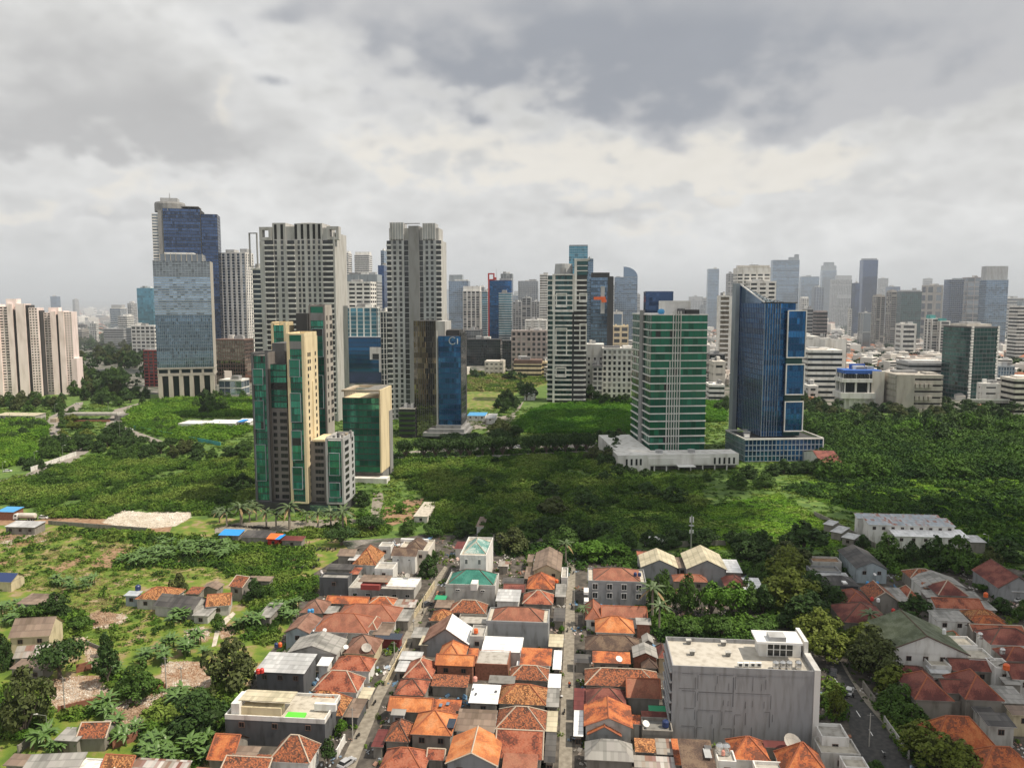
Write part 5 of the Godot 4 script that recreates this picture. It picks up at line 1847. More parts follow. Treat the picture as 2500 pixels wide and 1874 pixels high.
func skyline_left() -> void:
	tower("office_tower","teal blue glass slab block left of the grey reflective tower",-908.2,-1587.6,0,33.8,28,126.9,"glass","glass_teal","glass_teal",{"fh":4})
	tower("office_tower","small leaning dark blue glass tower far beyond the pink apartments",-1995.1,-2842.7,0,20.7,28,117.5,"glass","glass_navy","glass_steel",{})
	tower("office_tower","lone hazy grey block far on the flat left horizon",-2174,-3227.8,0,10.5,28,108.2,"grid","hazegrey","flat",{"bh":2.2})
	tower("office_tower","glass block striped blue and white behind the low white striped offices",-1118,-1819.2,0,26.4,28,83.6,"bands","white","glass_steel",{"bh":1.4,"roof":[[0,0,25.92,7.78,14,"hazegrey"]]})
	tower("office_tower","low white office block with dark window stripes near the teal slab",-1032.1,-1706.7,0,21.4,28,67.4,"bands","white","glass_dark",{"bh":2.4,"roof":[[3.7,0,13.55,3.7,12,"white"]]})
	tower("office_tower","grey block half hidden by the teal blue slab",-1226.2,-2060.2,0,10.1,28,94.8,"grid","hazegrey","flat",{})
	tower("office_block","white block with a regular grid of square windows behind park trees",-821.3,-1424.9,0,45.1,28,55,"grid","white","flat",{"bay":5.5,"fh":6,"bh":2.6,"pw":2.4,"sides":"FR","most":80})
	tower("office_block","low grey long block in front of the white striped offices",-976.3,-1581.3,0,43.6,28,43.5,"bands","hazegrey","flat",{"bh":2.4})
	tower("office_block","pale flat roofed block among trees beyond the park",-1210.9,-1810.7,0,23.5,28,33.3,"bands","hazebeige","flat",{})
	tower("office_block","small white block beside the domed roofs beyond the park",-1203,-1851.8,0,16.1,10,46.8,"grid","white","flat",{})
	tower("office_block","brown low block beyond the park trees at left",-1295.9,-1943.6,0,24.1,10,40.5,"grid","taupe","flat",{})
	tower("office_block","red panelled low block at the foot of the grey reflective tower",-505.3,-892.1,0,23.8,10,43.1,"grid","maroonwall","glass_dark",{"bay":6,"bh":1.2,"roof":[[0,0,23.31,0.54,8,"hazegrey"]]})
	tower("apartment_tower","pale ribbed residential tower left of the broad grey apartments",-504.4,-1122.7,0,36.9,28,169.3,"ribs","white","glass_grey",{"bay":7,"pw":3.2,"roof":[[-7.03,0,13.05,4.52,16,"hazegrey"],[13.05,0,10.04,5.52,16,"hazegrey"]],"most":0})
	tower("office_tower","thin blue glass tower between the dark tower and the ribbed pale one",-640.9,-1351.6,0,9,10,150.4,"glass","glass_steel","glass_steel",{})
	tower("office_block","low brown glass block with tree reflections below the ribbed tower",-430.1,-938.8,0,38.9,28,54.1,"glass","brown","glass_bronze",{"pw":0.6,"fh":5})
	tower("apartment_tower","dark tower with stacked white balconies tight left of the broad grey apartments",-311.1,-739.4,0,9.3,10,131.3,"bands","white","glass_dark",{"bh":1.3,"fh":4.6,"bp":1})
	frame_box(latest(),"open_frame","midgrey",-3.6,3.6,10,132.46,163.25,0.9,2)
	tower("pavilion","white low pavilion with curved metal frame beside the stone columns",-378.5,-823.9,0,25,20,16.5,"glass","white","glass_sky",{"fh":8,"bh":1.2,"bay":7})

func skyline_middle() -> void:
	tower("hotel","wide grey hotel block behind the white grid tower",-325.6,-1139.1,0,53.4,28,138.2,"grid","hazegrey","glass_grey",{"topwall":"bluegrey","top":10,"bay":6,"fh":4.4})
	tower("office_tower","white gridded tower above a teal glass base",-287.2,-992,0,38,28,124.4,"grid","white","flat",{"bay":9,"fh":5.2,"bh":2.6,"pw":2.2,"y0":70,"most":150})
	tower("office_tower","teal glass tower base ribbed with white fins",-277.9,-970.6,0,43,14,92.8,"ribs","white","glass_teal",{"bay":9,"pw":1.6,"bh":0.5,"bp":-0.4,"fh":5})
	tower("office_tower","black block wrapped in a white zigzag lattice",-238.9,-936.9,0,10.5,10,88.1,"grid","white","glass_dark",{"bay":3.4,"fh":6,"pw":0.8,"bh":0.6})
	tower("office_block","blue glass building with a white cut out corner on stilts",-268.7,-961.6,0,47.1,28,56.1,"bands","glass_navy","glass_blue",{"bh":1.1,"fh":5,"y0":14,"roof":[[0,0,46.19,0.63,20,"hazegrey"]],"bp":0.02})
	on("cut_corner","white",6.6,23.75,5,14.5,29.15,44.31)
	on("cut_corner","white",17.91,23.75,5,14.45,14,29.15)
	on("dark_opening","window_dark",9.9,17.91,5,14.6,29.57,36.31)
	tower("apartment_tower","first white residential tower on the left above the hotel roof",-541.1,-1771.9,0,18.9,28,208.4,"bands","white","flat",{"bh":2,"roof":[[0,0,18.48,3.7,16,"white"]]})
	tower("apartment_tower","second white residential tower just right of its twin above the hotel roof",-507.7,-1795.1,0,33.6,28,205.1,"bands","white","flat",{"bh":2,"roof":[[0,0,32.9,6.44,16,"white"]]})
	tower("office_tower","grey glass tower peeking out left of the slim grey apartments",-405.1,-1583.6,0,6.7,28,200.6,"glass","bluegrey","glass_steel",{})
	tower("office_tower","dark blue tower edge left of the slim grey apartments",-331.8,-1289.1,0,9.8,28,157.8,"glass","glass_navy","glass_navy",{})
	tower("office_tower","tall grey blue tower with a white roof band behind the white peaked one",-286.1,-1795.4,0,44.7,28,145.7,"glass","bluegrey","glass_steel",{"roof":[[-7.15,0,29.48,13.4,20,"bluegrey"],[6.25,8.4,31.27,2.68,8,"white"]]})
	tower("apartment_tower","white curved residential tower with a peaked roof",-214.8,-1500.7,0,32.2,28,119.7,"ribs","white","flat",{"bay":6,"pw":2.4,"roof":[[0,0,31.59,8.5,20,"white"],[0,0,15.79,7.29,16,"white"]]})
	tower("office_tower","dark capped grey tower behind the white peaked one",-274.4,-2047.5,0,27.7,28,136.3,"glass","hazegrey","glass_grey",{})
	tower("office_tower","teal striped slab left of the red edged blue tower",-183.6,-1453.4,0,9.6,28,118,"bands","hazegrey","glass_teal",{"bh":1.3})
	tower("office_tower","blue glass tower with a red edge and red letter frame on its roof",-144,-1352.5,0,37.6,20,135,"glass","navy_plastic","glass_blue",{"roof":[[8.28,0,20.25,3.68,14,"hazegrey"]],"mast":20,"mx":-8})
	var red := latest()
	slab(red,"red_edge","redpaint",-21.18,-18.78,-10,10.3,0,135.05)
	frame_box(red,"red_frame","redpaint",-20.78,-11.78,4,136.05,146.05,2.2,3)
	slab(red,"red_frame","redpaint",-11.78,-7.78,4,8,135.55,140.05)
	tower("office_tower","pale green striped wing on the front of the blue tower",-133.8,-1327.4,0,21.3,18,114.1,"bands","hazegrey","glass_teal",{"bh":1.9})
	tower("office_tower","grey square block behind the blue red edged tower",-174,-1755.5,0,25,28,159.8,"grid","bluegrey","flat",{})
	tower("office_tower","wide rounded grey glass tower with a flat top",-134.1,-1859.6,0,45.6,28,146.9,"glass","hazegrey","glass_grey",{"pw":1})
	tower("office_tower","slim grey block left in the cluster below the rounded glass tower",-142.1,-1658,0,16.9,28,99.3,"grid","hazegrey","flat",{})
	tower("office_tower","stepped grey block in the middle of the cluster below the rounded glass tower",-119.2,-1609.9,0,17.6,28,107.2,"ribs","hazegrey","flat",{})
	tower("office_tower","pale grey block on the right in the cluster below the rounded glass tower",-102.1,-1631.6,0,14.8,28,99.6,"grid","hazegrey","flat",{})
	tower("apartment_tower","slim white tower just left of the outlined condominium",-69,-1313.2,0,12.5,28,143.7,"bands","white","flat",{"bh":2.3,"roof":[[2.77,0,6.74,2.77,16,"hazegrey"]]})
	tower("office_block","low white block with dark windows left of the condominium",-75.3,-1212.2,0,32.6,28,72,"grid","white","flat",{"bay":12,"bh":3,"pw":4})
	tower("office_block","brownish low building with a round opening left of the condominium",-79.8,-1131.5,0,49.7,28,58.9,"grid","mauve","flat",{"bay":7,"fh":7,"bh":3,"pw":3})
	tower("office_block","long black glass block behind the bright meadow",-157.6,-1234.8,0,52.9,28,41.5,"glass","charcoal","glass_dark",{})
	tower("office_block","square grey roof block above the black glass",-187.1,-1332.5,0,23.5,28,52.5,"glass","midgrey","glass_grey",{})
	tower("office_block","second black glass block behind the striped cream building",-95.4,-1210.4,0,60.5,28,40.9,"glass","charcoal","glass_dark",{})
	tower("office_block","small cream building with stepped corner towers by the meadow",-124.3,-1087.2,0,25.6,28,18.7,"grid","offwhite","flat",{"bay":6,"fh":7,"bh":4,"pw":3,"roof":[[10.39,6,4.33,1.73,10,"offwhite"]]})
	tower("office_block","striped cream and brown low building by the meadow",-76.4,-1061.5,0,37.1,28,22.5,"bands","cream","opening",{"bh":3.2,"fh":5.4,"topwall":"brown","top":5})
	tower("office_block","lower cream striped wing right of the striped cream and brown one",-54.4,-1073.6,0,6.3,28,19.4,"bands","cream","opening",{"bh":3,"fh":6})
	tower("office_tower","tall grey blue glass tower rising behind the condominium",-13.1,-1318.4,0,30.2,28,189.6,"glass","bluegrey","glass_teal",{"roof":[[0,-4,29.57,1.77,14,"bluegrey"]]})
	tower("office_tower","shoulder tower right behind the tall one behind the condominium",6.2,-1340.2,0,10.1,28,169.7,"glass","bluegrey","glass_steel",{})
	tower("office_tower","dark tower right of the condominium with an orange lantern sign",21.8,-1120.7,0,30.6,28,133.9,"glass","charcoal","glass_steel",{"fh":5,"roof":[[-2.4,0,25.18,5.39,18,"charcoal"],[0,4,10.79,0.6,1,"hazegrey"]]})
	var dk := latest()
	slab(dk,"orange_sign","orange_plastic",-11.29,4.89,14,16,101.95,105.95)
	slab(dk,"orange_sign","orange_plastic",-0.61,6.12,14,16.4,98.45,102.25)
	slab(dk,"dark_wing","charcoal",7.34,15.69,-14,14.4,0,132.89)
	slab(dk,"pale_stair","hazegrey",-1.83,3.67,14,14.6,83.01,120.5)
	tower("office_tower","blue glass tower with a curved sail shaped roof",84.4,-1729.1,0,47.9,28,151.1,"glass","bluegrey","glass_steel",{})
	var sail := MB.new()
	for i in 10:
		var a := i / 10.0 * PI * 0.5
		var c := (i + 1) / 10.0 * PI * 0.5
		sail.poly(M.glass_steel,[Vector3(-5.75 + sin(a) * 29.71,cos(a) * 21.6,14),Vector3(-5.75 + sin(a) * 29.71,0,14),Vector3(-5.75 + sin(c) * 29.71,0,14),Vector3(-5.75 + sin(c) * 29.71,cos(c) * 21.6,14)])
		sail.poly(M.bluegrey,[Vector3(-5.75 + sin(a) * 29.71,cos(a) * 21.6,14),Vector3(-5.75 + sin(c) * 29.71,cos(c) * 21.6,14),Vector3(-5.75 + sin(c) * 29.71,cos(c) * 21.6,-14),Vector3(-5.75 + sin(a) * 29.71,cos(a) * 21.6,-14)])
	var sp := part("sail_roof", sail, latest())
	sp.position.y = 151.12
	tower("office_block","white framed box building at the foot of the sail roofed tower",61.8,-1568.4,0,19.5,12,79.2,"glass","white","glass_steel",{"pw":4,"bh":6,"fh":60,"bay":70})
	tower("palace","cream palace like building at the foot of the sail roofed tower",64.9,-1506.3,0,28.6,28,54.5,"grid","cream","flat",{"bay":8,"fh":10,"bh":4,"pw":4,"roof":[[-8.57,0,2.86,2.29,10,"cream"],[6.29,0,2.86,2.29,10,"cream"],[12.86,0,2.29,2.29,8,"cream"]]})
	tower("office_tower","blue dark block on the left behind the green office roof",67.7,-763.4,0,25.2,28,109,"glass","glass_navy","glass_navy",{"roof":[[0,5,24.73,0.35,4,"white"]]})
	tower("apartment_block","white apartment block with dark windows right of the condominium",32.2,-832.4,0,29.9,28,52.3,"grid","white","flat",{"bay":5,"fh":5.4,"bh":2.2,"pw":2.4,"most":300,"sides":"FLR","roof":[[-4.75,0,15.83,1.19,20,"darkgrey"],[10.29,2,8.7,1.98,14,"white"]]})
	tower("apartment_block","older white apartment wing with small windows between condominium and white block",9.8,-848.5,0,18.5,28,55.2,"grid","white","flat",{"bay":6,"fh":6,"bh":3.4,"pw":4.2,"most":120,"topwall":"white","top":12})
	tower("apartment_block","dark capped lower white wing among trees beside the condominium",12.4,-824.6,0,10,28,34.7,"grid","white","flat",{"bay":4.5,"fh":5,"topwall":"darkgrey","most":80})

func skyline_right() -> void:
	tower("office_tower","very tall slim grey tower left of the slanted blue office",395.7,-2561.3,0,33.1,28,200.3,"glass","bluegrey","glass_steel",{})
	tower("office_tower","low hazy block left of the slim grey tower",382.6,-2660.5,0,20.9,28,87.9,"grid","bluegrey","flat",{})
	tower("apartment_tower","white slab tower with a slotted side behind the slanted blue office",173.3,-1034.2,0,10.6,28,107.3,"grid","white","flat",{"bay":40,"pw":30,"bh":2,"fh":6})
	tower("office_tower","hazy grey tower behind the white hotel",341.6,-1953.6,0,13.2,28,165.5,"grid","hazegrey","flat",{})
	tower("hotel","white hotel tower with a comb roof behind the slanted blue office",239.2,-1190.9,0,47.2,28,147.8,"grid","white","flat",{"bay":9,"fh":5,"bh":2.3,"pw":2.6,"top":8,"most":200})
	var hotel := latest()
	for i in 22:
		slab(hotel,"roof_fin","white",-23.58 + i * 2.14,-22.78 + i * 2.14,8,14.6,147.78,151.18)
	tower("hotel","lower white hotel wing in front of the comb roofed one",246.3,-1161.4,0,36.6,28,127.9,"grid","white","flat",{"bay":11,"fh":6,"bh":3,"pw":4})
	tower("office_block","grey white small windowed block left of the slanted blue office",143.1,-880.7,0,13.1,28,35.8,"grid","offwhite","flat",{"bay":9,"fh":9,"bh":6,"pw":6})
	tower("office_block","dark roofed block behind the small windowed grey white one",153.9,-962.1,0,17.6,28,38.2,"glass","darkgrey","glass_dark",{})
	tower("office_block","white curved low block with ribbon windows left of the slanted blue office",132.9,-829.6,0,15.2,28,16,"bands","white","glass_dark",{"bh":2.6,"fh":5})
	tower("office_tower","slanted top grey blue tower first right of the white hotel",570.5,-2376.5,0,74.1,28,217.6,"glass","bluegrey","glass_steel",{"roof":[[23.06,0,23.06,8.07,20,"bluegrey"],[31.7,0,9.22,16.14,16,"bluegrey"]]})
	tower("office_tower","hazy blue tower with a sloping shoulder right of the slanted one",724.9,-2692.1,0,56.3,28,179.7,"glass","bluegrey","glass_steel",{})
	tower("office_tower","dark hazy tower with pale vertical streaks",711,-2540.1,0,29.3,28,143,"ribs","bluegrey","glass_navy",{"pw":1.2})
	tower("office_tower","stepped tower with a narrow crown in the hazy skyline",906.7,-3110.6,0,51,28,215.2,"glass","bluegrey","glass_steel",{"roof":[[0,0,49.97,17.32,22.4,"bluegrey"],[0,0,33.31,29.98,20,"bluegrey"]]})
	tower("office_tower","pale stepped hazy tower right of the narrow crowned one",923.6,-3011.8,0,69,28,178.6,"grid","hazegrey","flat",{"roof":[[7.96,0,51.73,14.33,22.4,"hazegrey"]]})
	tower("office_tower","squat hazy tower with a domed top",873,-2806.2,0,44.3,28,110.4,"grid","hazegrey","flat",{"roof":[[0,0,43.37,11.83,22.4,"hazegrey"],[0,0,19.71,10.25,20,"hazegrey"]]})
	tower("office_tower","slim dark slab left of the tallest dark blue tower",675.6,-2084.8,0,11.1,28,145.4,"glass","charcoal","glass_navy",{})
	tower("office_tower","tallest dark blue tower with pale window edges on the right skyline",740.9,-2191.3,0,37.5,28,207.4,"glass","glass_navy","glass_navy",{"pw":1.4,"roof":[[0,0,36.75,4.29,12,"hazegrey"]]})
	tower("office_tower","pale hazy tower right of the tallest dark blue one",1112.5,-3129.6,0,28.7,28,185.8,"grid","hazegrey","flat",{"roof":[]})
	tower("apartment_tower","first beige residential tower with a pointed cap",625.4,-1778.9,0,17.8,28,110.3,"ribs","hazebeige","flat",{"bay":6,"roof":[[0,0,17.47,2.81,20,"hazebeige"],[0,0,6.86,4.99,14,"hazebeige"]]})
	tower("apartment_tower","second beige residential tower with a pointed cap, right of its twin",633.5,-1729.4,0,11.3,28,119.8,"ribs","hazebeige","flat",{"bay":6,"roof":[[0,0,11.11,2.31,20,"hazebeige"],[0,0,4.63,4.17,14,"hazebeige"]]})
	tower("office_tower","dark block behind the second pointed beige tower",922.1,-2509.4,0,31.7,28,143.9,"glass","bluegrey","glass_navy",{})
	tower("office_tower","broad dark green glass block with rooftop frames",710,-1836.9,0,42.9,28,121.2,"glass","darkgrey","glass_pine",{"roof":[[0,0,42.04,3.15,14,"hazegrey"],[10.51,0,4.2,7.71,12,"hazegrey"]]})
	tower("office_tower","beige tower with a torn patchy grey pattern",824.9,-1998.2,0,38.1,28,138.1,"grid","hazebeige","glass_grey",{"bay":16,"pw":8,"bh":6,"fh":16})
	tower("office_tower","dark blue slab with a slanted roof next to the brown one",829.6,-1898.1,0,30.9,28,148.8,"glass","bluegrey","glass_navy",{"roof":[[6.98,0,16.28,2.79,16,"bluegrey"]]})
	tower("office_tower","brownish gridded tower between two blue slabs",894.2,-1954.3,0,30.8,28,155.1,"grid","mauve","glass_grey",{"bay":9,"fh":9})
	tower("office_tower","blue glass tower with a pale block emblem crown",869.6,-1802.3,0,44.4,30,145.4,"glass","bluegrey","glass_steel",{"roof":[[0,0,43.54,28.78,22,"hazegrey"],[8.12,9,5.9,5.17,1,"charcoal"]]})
	tower("apartment_tower","white striped tower with arched windows at the right edge",708.9,-1384.7,0,15.3,28,92.5,"bands","white","flat",{"bh":2.4,"fh":5,"roof":[[4.6,0,5.76,7.67,16,"bluegrey"]]})
	tower("office_tower","pale hazy slim tower behind the white striped one at right edge",1214.6,-2427.6,0,9.1,10,108.9,"grid","hazegrey","flat",{})
	tower("apartment_block","first white slab block with a teal cap",590.4,-1424,0,14,28,70.9,"ribs","white","flat",{"bay":12,"pw":5,"roof":[[-2.43,0,8.9,5.66,16,"tealpaint"]]})
	tower("apartment_block","second white slab block with a teal cap, right of the first",602.4,-1406.6,0,17.5,10,67.1,"ribs","white","flat",{"bay":12,"pw":5,"roof":[[-3.27,0,10.64,4.09,8,"tealpaint"]]})
	tower("building_shell","beige block under construction with raw brown floors",443.2,-1561.2,0,19.1,28,81,"bands","mauve","opening",{"bh":1.4,"fh":6,"roof":[[0,0,18.72,1.25,16,"mauve"]]})
	tower("building_shell","grey unfinished block left of the raw beige one",446.8,-1662,0,14.1,28,85.4,"bands","hazegrey","opening",{"bh":1.8,"fh":6})
	tower("apartment_tower","white pointed hazy tower above the unfinished blocks",547.6,-2073,0,16.4,28,107.7,"grid","white","flat",{"roof":[[0,0,16.08,3.86,16,"white"],[0,0,6.43,3.86,12,"white"]]})
	tower("building_shell","open concrete grid at the foot of the tallest dark blue tower",562.4,-1672.6,0,16.5,28,77.3,"grid","hazegrey","glass_grey",{"bay":9,"fh":30,"pw":2,"bh":1.6})
	tower("apartment_block","low white block with balconies below the dark green glass",566.4,-1472.1,0,25.6,28,60.6,"grid","white","flat",{"bay":14,"fh":7,"bh":4,"pw":7})
	tower("apartment_block","thin pale slab left of the tallest dark blue tower",628.1,-1971.4,0,6.3,10,81.5,"grid","white","flat",{})
	tower("office_block","white office block with curved corner and dark ribbon windows",240.9,-842.4,0,33.2,34,51,"bands","white","glass_dark",{"bh":2.9,"fh":5.4,"bp":0.4,"most":40,"roof":[[-6.88,2,18.76,0.78,20,"offwhite"],[-6.25,-6,9.38,1.88,12,"hazegrey"],[6.25,-8,7.5,1.25,12,"white"]]})
	tower("office_block","white block with open balconies behind the ribbon windowed office",274,-1003.2,0,14.5,28,57.9,"grid","white","opening",{"bay":10,"fh":6,"bh":3,"pw":3,"roof":[[-4.61,0,4.96,3.19,16,"white"]]})
	tower("office_block","white blank block beside the dark glass behind the ribbon windowed office",279.6,-964.9,0,12.1,10,57.2,"grid","white","flat",{"bay":90,"pw":60,"fh":30,"bh":20})
	tower("office_block","dark green glass block right behind the ribbon windowed office",302.5,-985.7,0,10.4,28,54.5,"glass","darkgrey","glass_pine",{"topwall":"offwhite","top":3})
	tower("apartment_block","lower white apartment block in front of the ribbon windowed office",224.2,-817.8,0,9.7,28,17.1,"grid","white","flat",{"bay":9,"fh":5.6,"bh":3,"pw":5,"most":60})
	tower("office_building","white columned office with dark glass and a blue roof band",256.8,-773.6,0,34.3,24,36.1,"ribs","white","glass_dark",{"bay":11,"pw":1.6,"bh":0,"fh":24,"y0":15,"dep":2,"topwall":"bluepaint","top":3.2})
	var bank := latest()
	slab(bank,"white_storey","white",-19.17,8.17,-10,14.4,25.05,28.45)
	slab(bank,"white_storey","white",-20.17,11.17,-10,15.5,10,15.4)
	slab(bank,"window","window_dark",-17.17,-15.11,11.5,12.9,28.55,32.65)
	slab(bank,"window","window_dark",-14.25,-12.19,11.5,12.9,28.55,32.65)
	slab(bank,"window","window_dark",-11.33,-9.27,11.5,12.9,28.55,32.65)
	slab(bank,"window","window_dark",-8.41,-6.35,11.5,12.9,28.55,32.65)
	slab(bank,"window","window_dark",-5.49,-3.43,11.5,12.9,28.55,32.65)
	slab(bank,"window","window_dark",-2.58,-0.52,11.5,12.9,28.55,32.65)
	slab(bank,"window","window_dark",0.34,2.4,11.5,12.9,28.55,32.65)
	slab(bank,"window","window_dark",3.26,5.32,11.5,12.9,28.55,32.65)
	slab(bank,"window","window_dark",6.18,8.24,11.5,12.9,28.55,32.65)
	slab(bank,"column","white",-16.17,-15.17,11,14,0,10)
	slab(bank,"column","white",-11.7,-10.7,11,14,0,10)
	slab(bank,"column","white",-7.24,-6.24,11,14,0,10)
	slab(bank,"column","white",-2.78,-1.78,11,14,0,10)
	slab(bank,"column","white",1.69,2.69,11,14,0,10)
	slab(bank,"column","white",6.15,7.15,11,14,0,10)
	slab(bank,"column","white",10.61,11.61,11,14,0,10)
	slab(bank,"white_tower","offwhite",8.17,19.17,-13,13,0,35.45)
	slab(bank,"blue_railing","bluepaint",-7.17,7.17,-6,-5,36.05,41.05)
	tower("office_building","blank beige office block with stepped concrete bays",299.4,-762.2,0,38.7,40,34,"bands","stone","opening",{"bh":3.8,"fh":5.6,"bp":1.2,"roof":[[-3.79,-6,20.87,1.9,10,"midgrey"],[14.23,4,9.49,1.42,14,"concrete"]]})
	var beige := latest()
	slab(beige,"blank_wall","stone",-19.96,-4.65,-18,22.4,0,34.38)
	slab(beige,"bay","stone",-3.87,-1.16,21.4,23.2,0.2,3.9)
	slab(beige,"bay","stone",-3.87,-1.16,21.4,23.2,11.4,15.1)
	slab(beige,"bay","stone",-3.87,-1.16,21.4,23.2,22.6,26.3)
	slab(beige,"bay","stone",0,2.71,21.4,23.2,0.2,3.9)
	slab(beige,"bay","stone",0,2.71,21.4,23.2,11.4,15.1)
	slab(beige,"bay","stone",0,2.71,21.4,23.2,22.6,26.3)
	slab(beige,"bay","stone",3.87,6.58,21.4,23.2,0.2,3.9)
	slab(beige,"bay","stone",3.87,6.58,21.4,23.2,11.4,15.1)
	slab(beige,"bay","stone",3.87,6.58,21.4,23.2,22.6,26.3)
	slab(beige,"bay","stone",7.74,10.45,21.4,23.2,0.2,3.9)
	slab(beige,"bay","stone",7.74,10.45,21.4,23.2,11.4,15.1)
	slab(beige,"bay","stone",7.74,10.45,21.4,23.2,22.6,26.3)
	tower("office_block","grey round cornered office with a saucer roof behind the beige block",370,-915.4,0,38.3,36,33.6,"bands","hazegrey","glass_dark",{"bh":3,"fh":5.4,"bp":0.6,"roof":[[0,0,37.51,1.56,26,"hazegrey"],[2.34,2,25.79,1.95,20,"white"],[1.56,0,13.29,1.56,14,"hazegrey"]]})
	tower("office_tower","dark green glass tower with white checkered corner strips",397.8,-866.5,0.24,28.8,44,74.5,"glass","darkgrey","glass_pine",{"most":300,"fh":4.2,"bay":4.4,"roof":[[0,0,28.22,2.35,24,"offwhite"],[-2.82,2,14.11,4.23,14,"hazegrey"]]})
	var pine := latest()
	for j in 26:
		for sx in [-1, 1]:
			slab(pine,"corner_strip","white",sx * 14.4 - 1.6 + (j % 2) * 0.5,sx * 14.4 + 1.0,21,22.35,1 + j * 2.87,3.2 + j * 2.87)
	tower("office_block","cream striped block with rounded ends at the right edge",385.1,-750.2,0,11.8,24,31.9,"bands","offwhite","opening",{"bh":2.6,"fh":5.2,"bp":0.8,"roof":[[2.3,0,6.91,1.38,12,"offwhite"]]})
	tower("office_block","plain white block with small windows left of the cream striped one",379,-783.3,0,16.7,10,23.4,"grid","white","flat",{"bay":12,"fh":6,"bh":4,"pw":8,"most":30})
	tower("office_block","low blue glass block behind the plain white one at right",475.4,-953,0,21,10,26.8,"glass","bluegrey","glass_steel",{"pw":1})
	var rail := thing("elevated_track", "pale elevated track on pillars crossing before the cream striped block", "viaduct", Vector3(346.12, 0, -749.88))
	slab(rail,"deck","concrete",0,160,-4,4,9.0,11.4)
	slab(rail,"parapet","white",0,160,3.6,4.3,11.4,12.6)
	slab(rail,"pillar","concrete",6,9,-1.2,1.2,0,9)
	slab(rail,"pillar","concrete",34,37,-1.2,1.2,0,9)
	slab(rail,"pillar","concrete",62,65,-1.2,1.2,0,9)
	slab(rail,"pillar","concrete",90,93,-1.2,1.2,0,9)
	slab(rail,"pillar","concrete",118,121,-1.2,1.2,0,9)
	slab(rail,"pillar","concrete",146,149,-1.2,1.2,0,9)

func horizon_towers() -> void:
	var r := RandomNumberGenerator.new()
	r.seed = 31
	for i in 46:
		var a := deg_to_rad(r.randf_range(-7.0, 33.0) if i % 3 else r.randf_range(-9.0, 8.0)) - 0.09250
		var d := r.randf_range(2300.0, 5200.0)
		tower("office_tower",["hazy grey blue tower","hazy pale tower","hazy white banded tower"][i % 3] + " in the continuous band of far towers",sin(a) * d,-cos(a) * d,0.0,r.randf_range(24,60),30.0,r.randf_range(60,150) if d < 3400.0 else r.randf_range(80,190),["glass","grid","bands"][i % 3],["bluegrey","hazegrey","white"][i % 3],["glass_steel","flat","flat"][i % 3],{"fh":7.0,"bay":8.0 if i % 3 < 2 else 999.0,"bh":2.4},"far towers of the skyline")

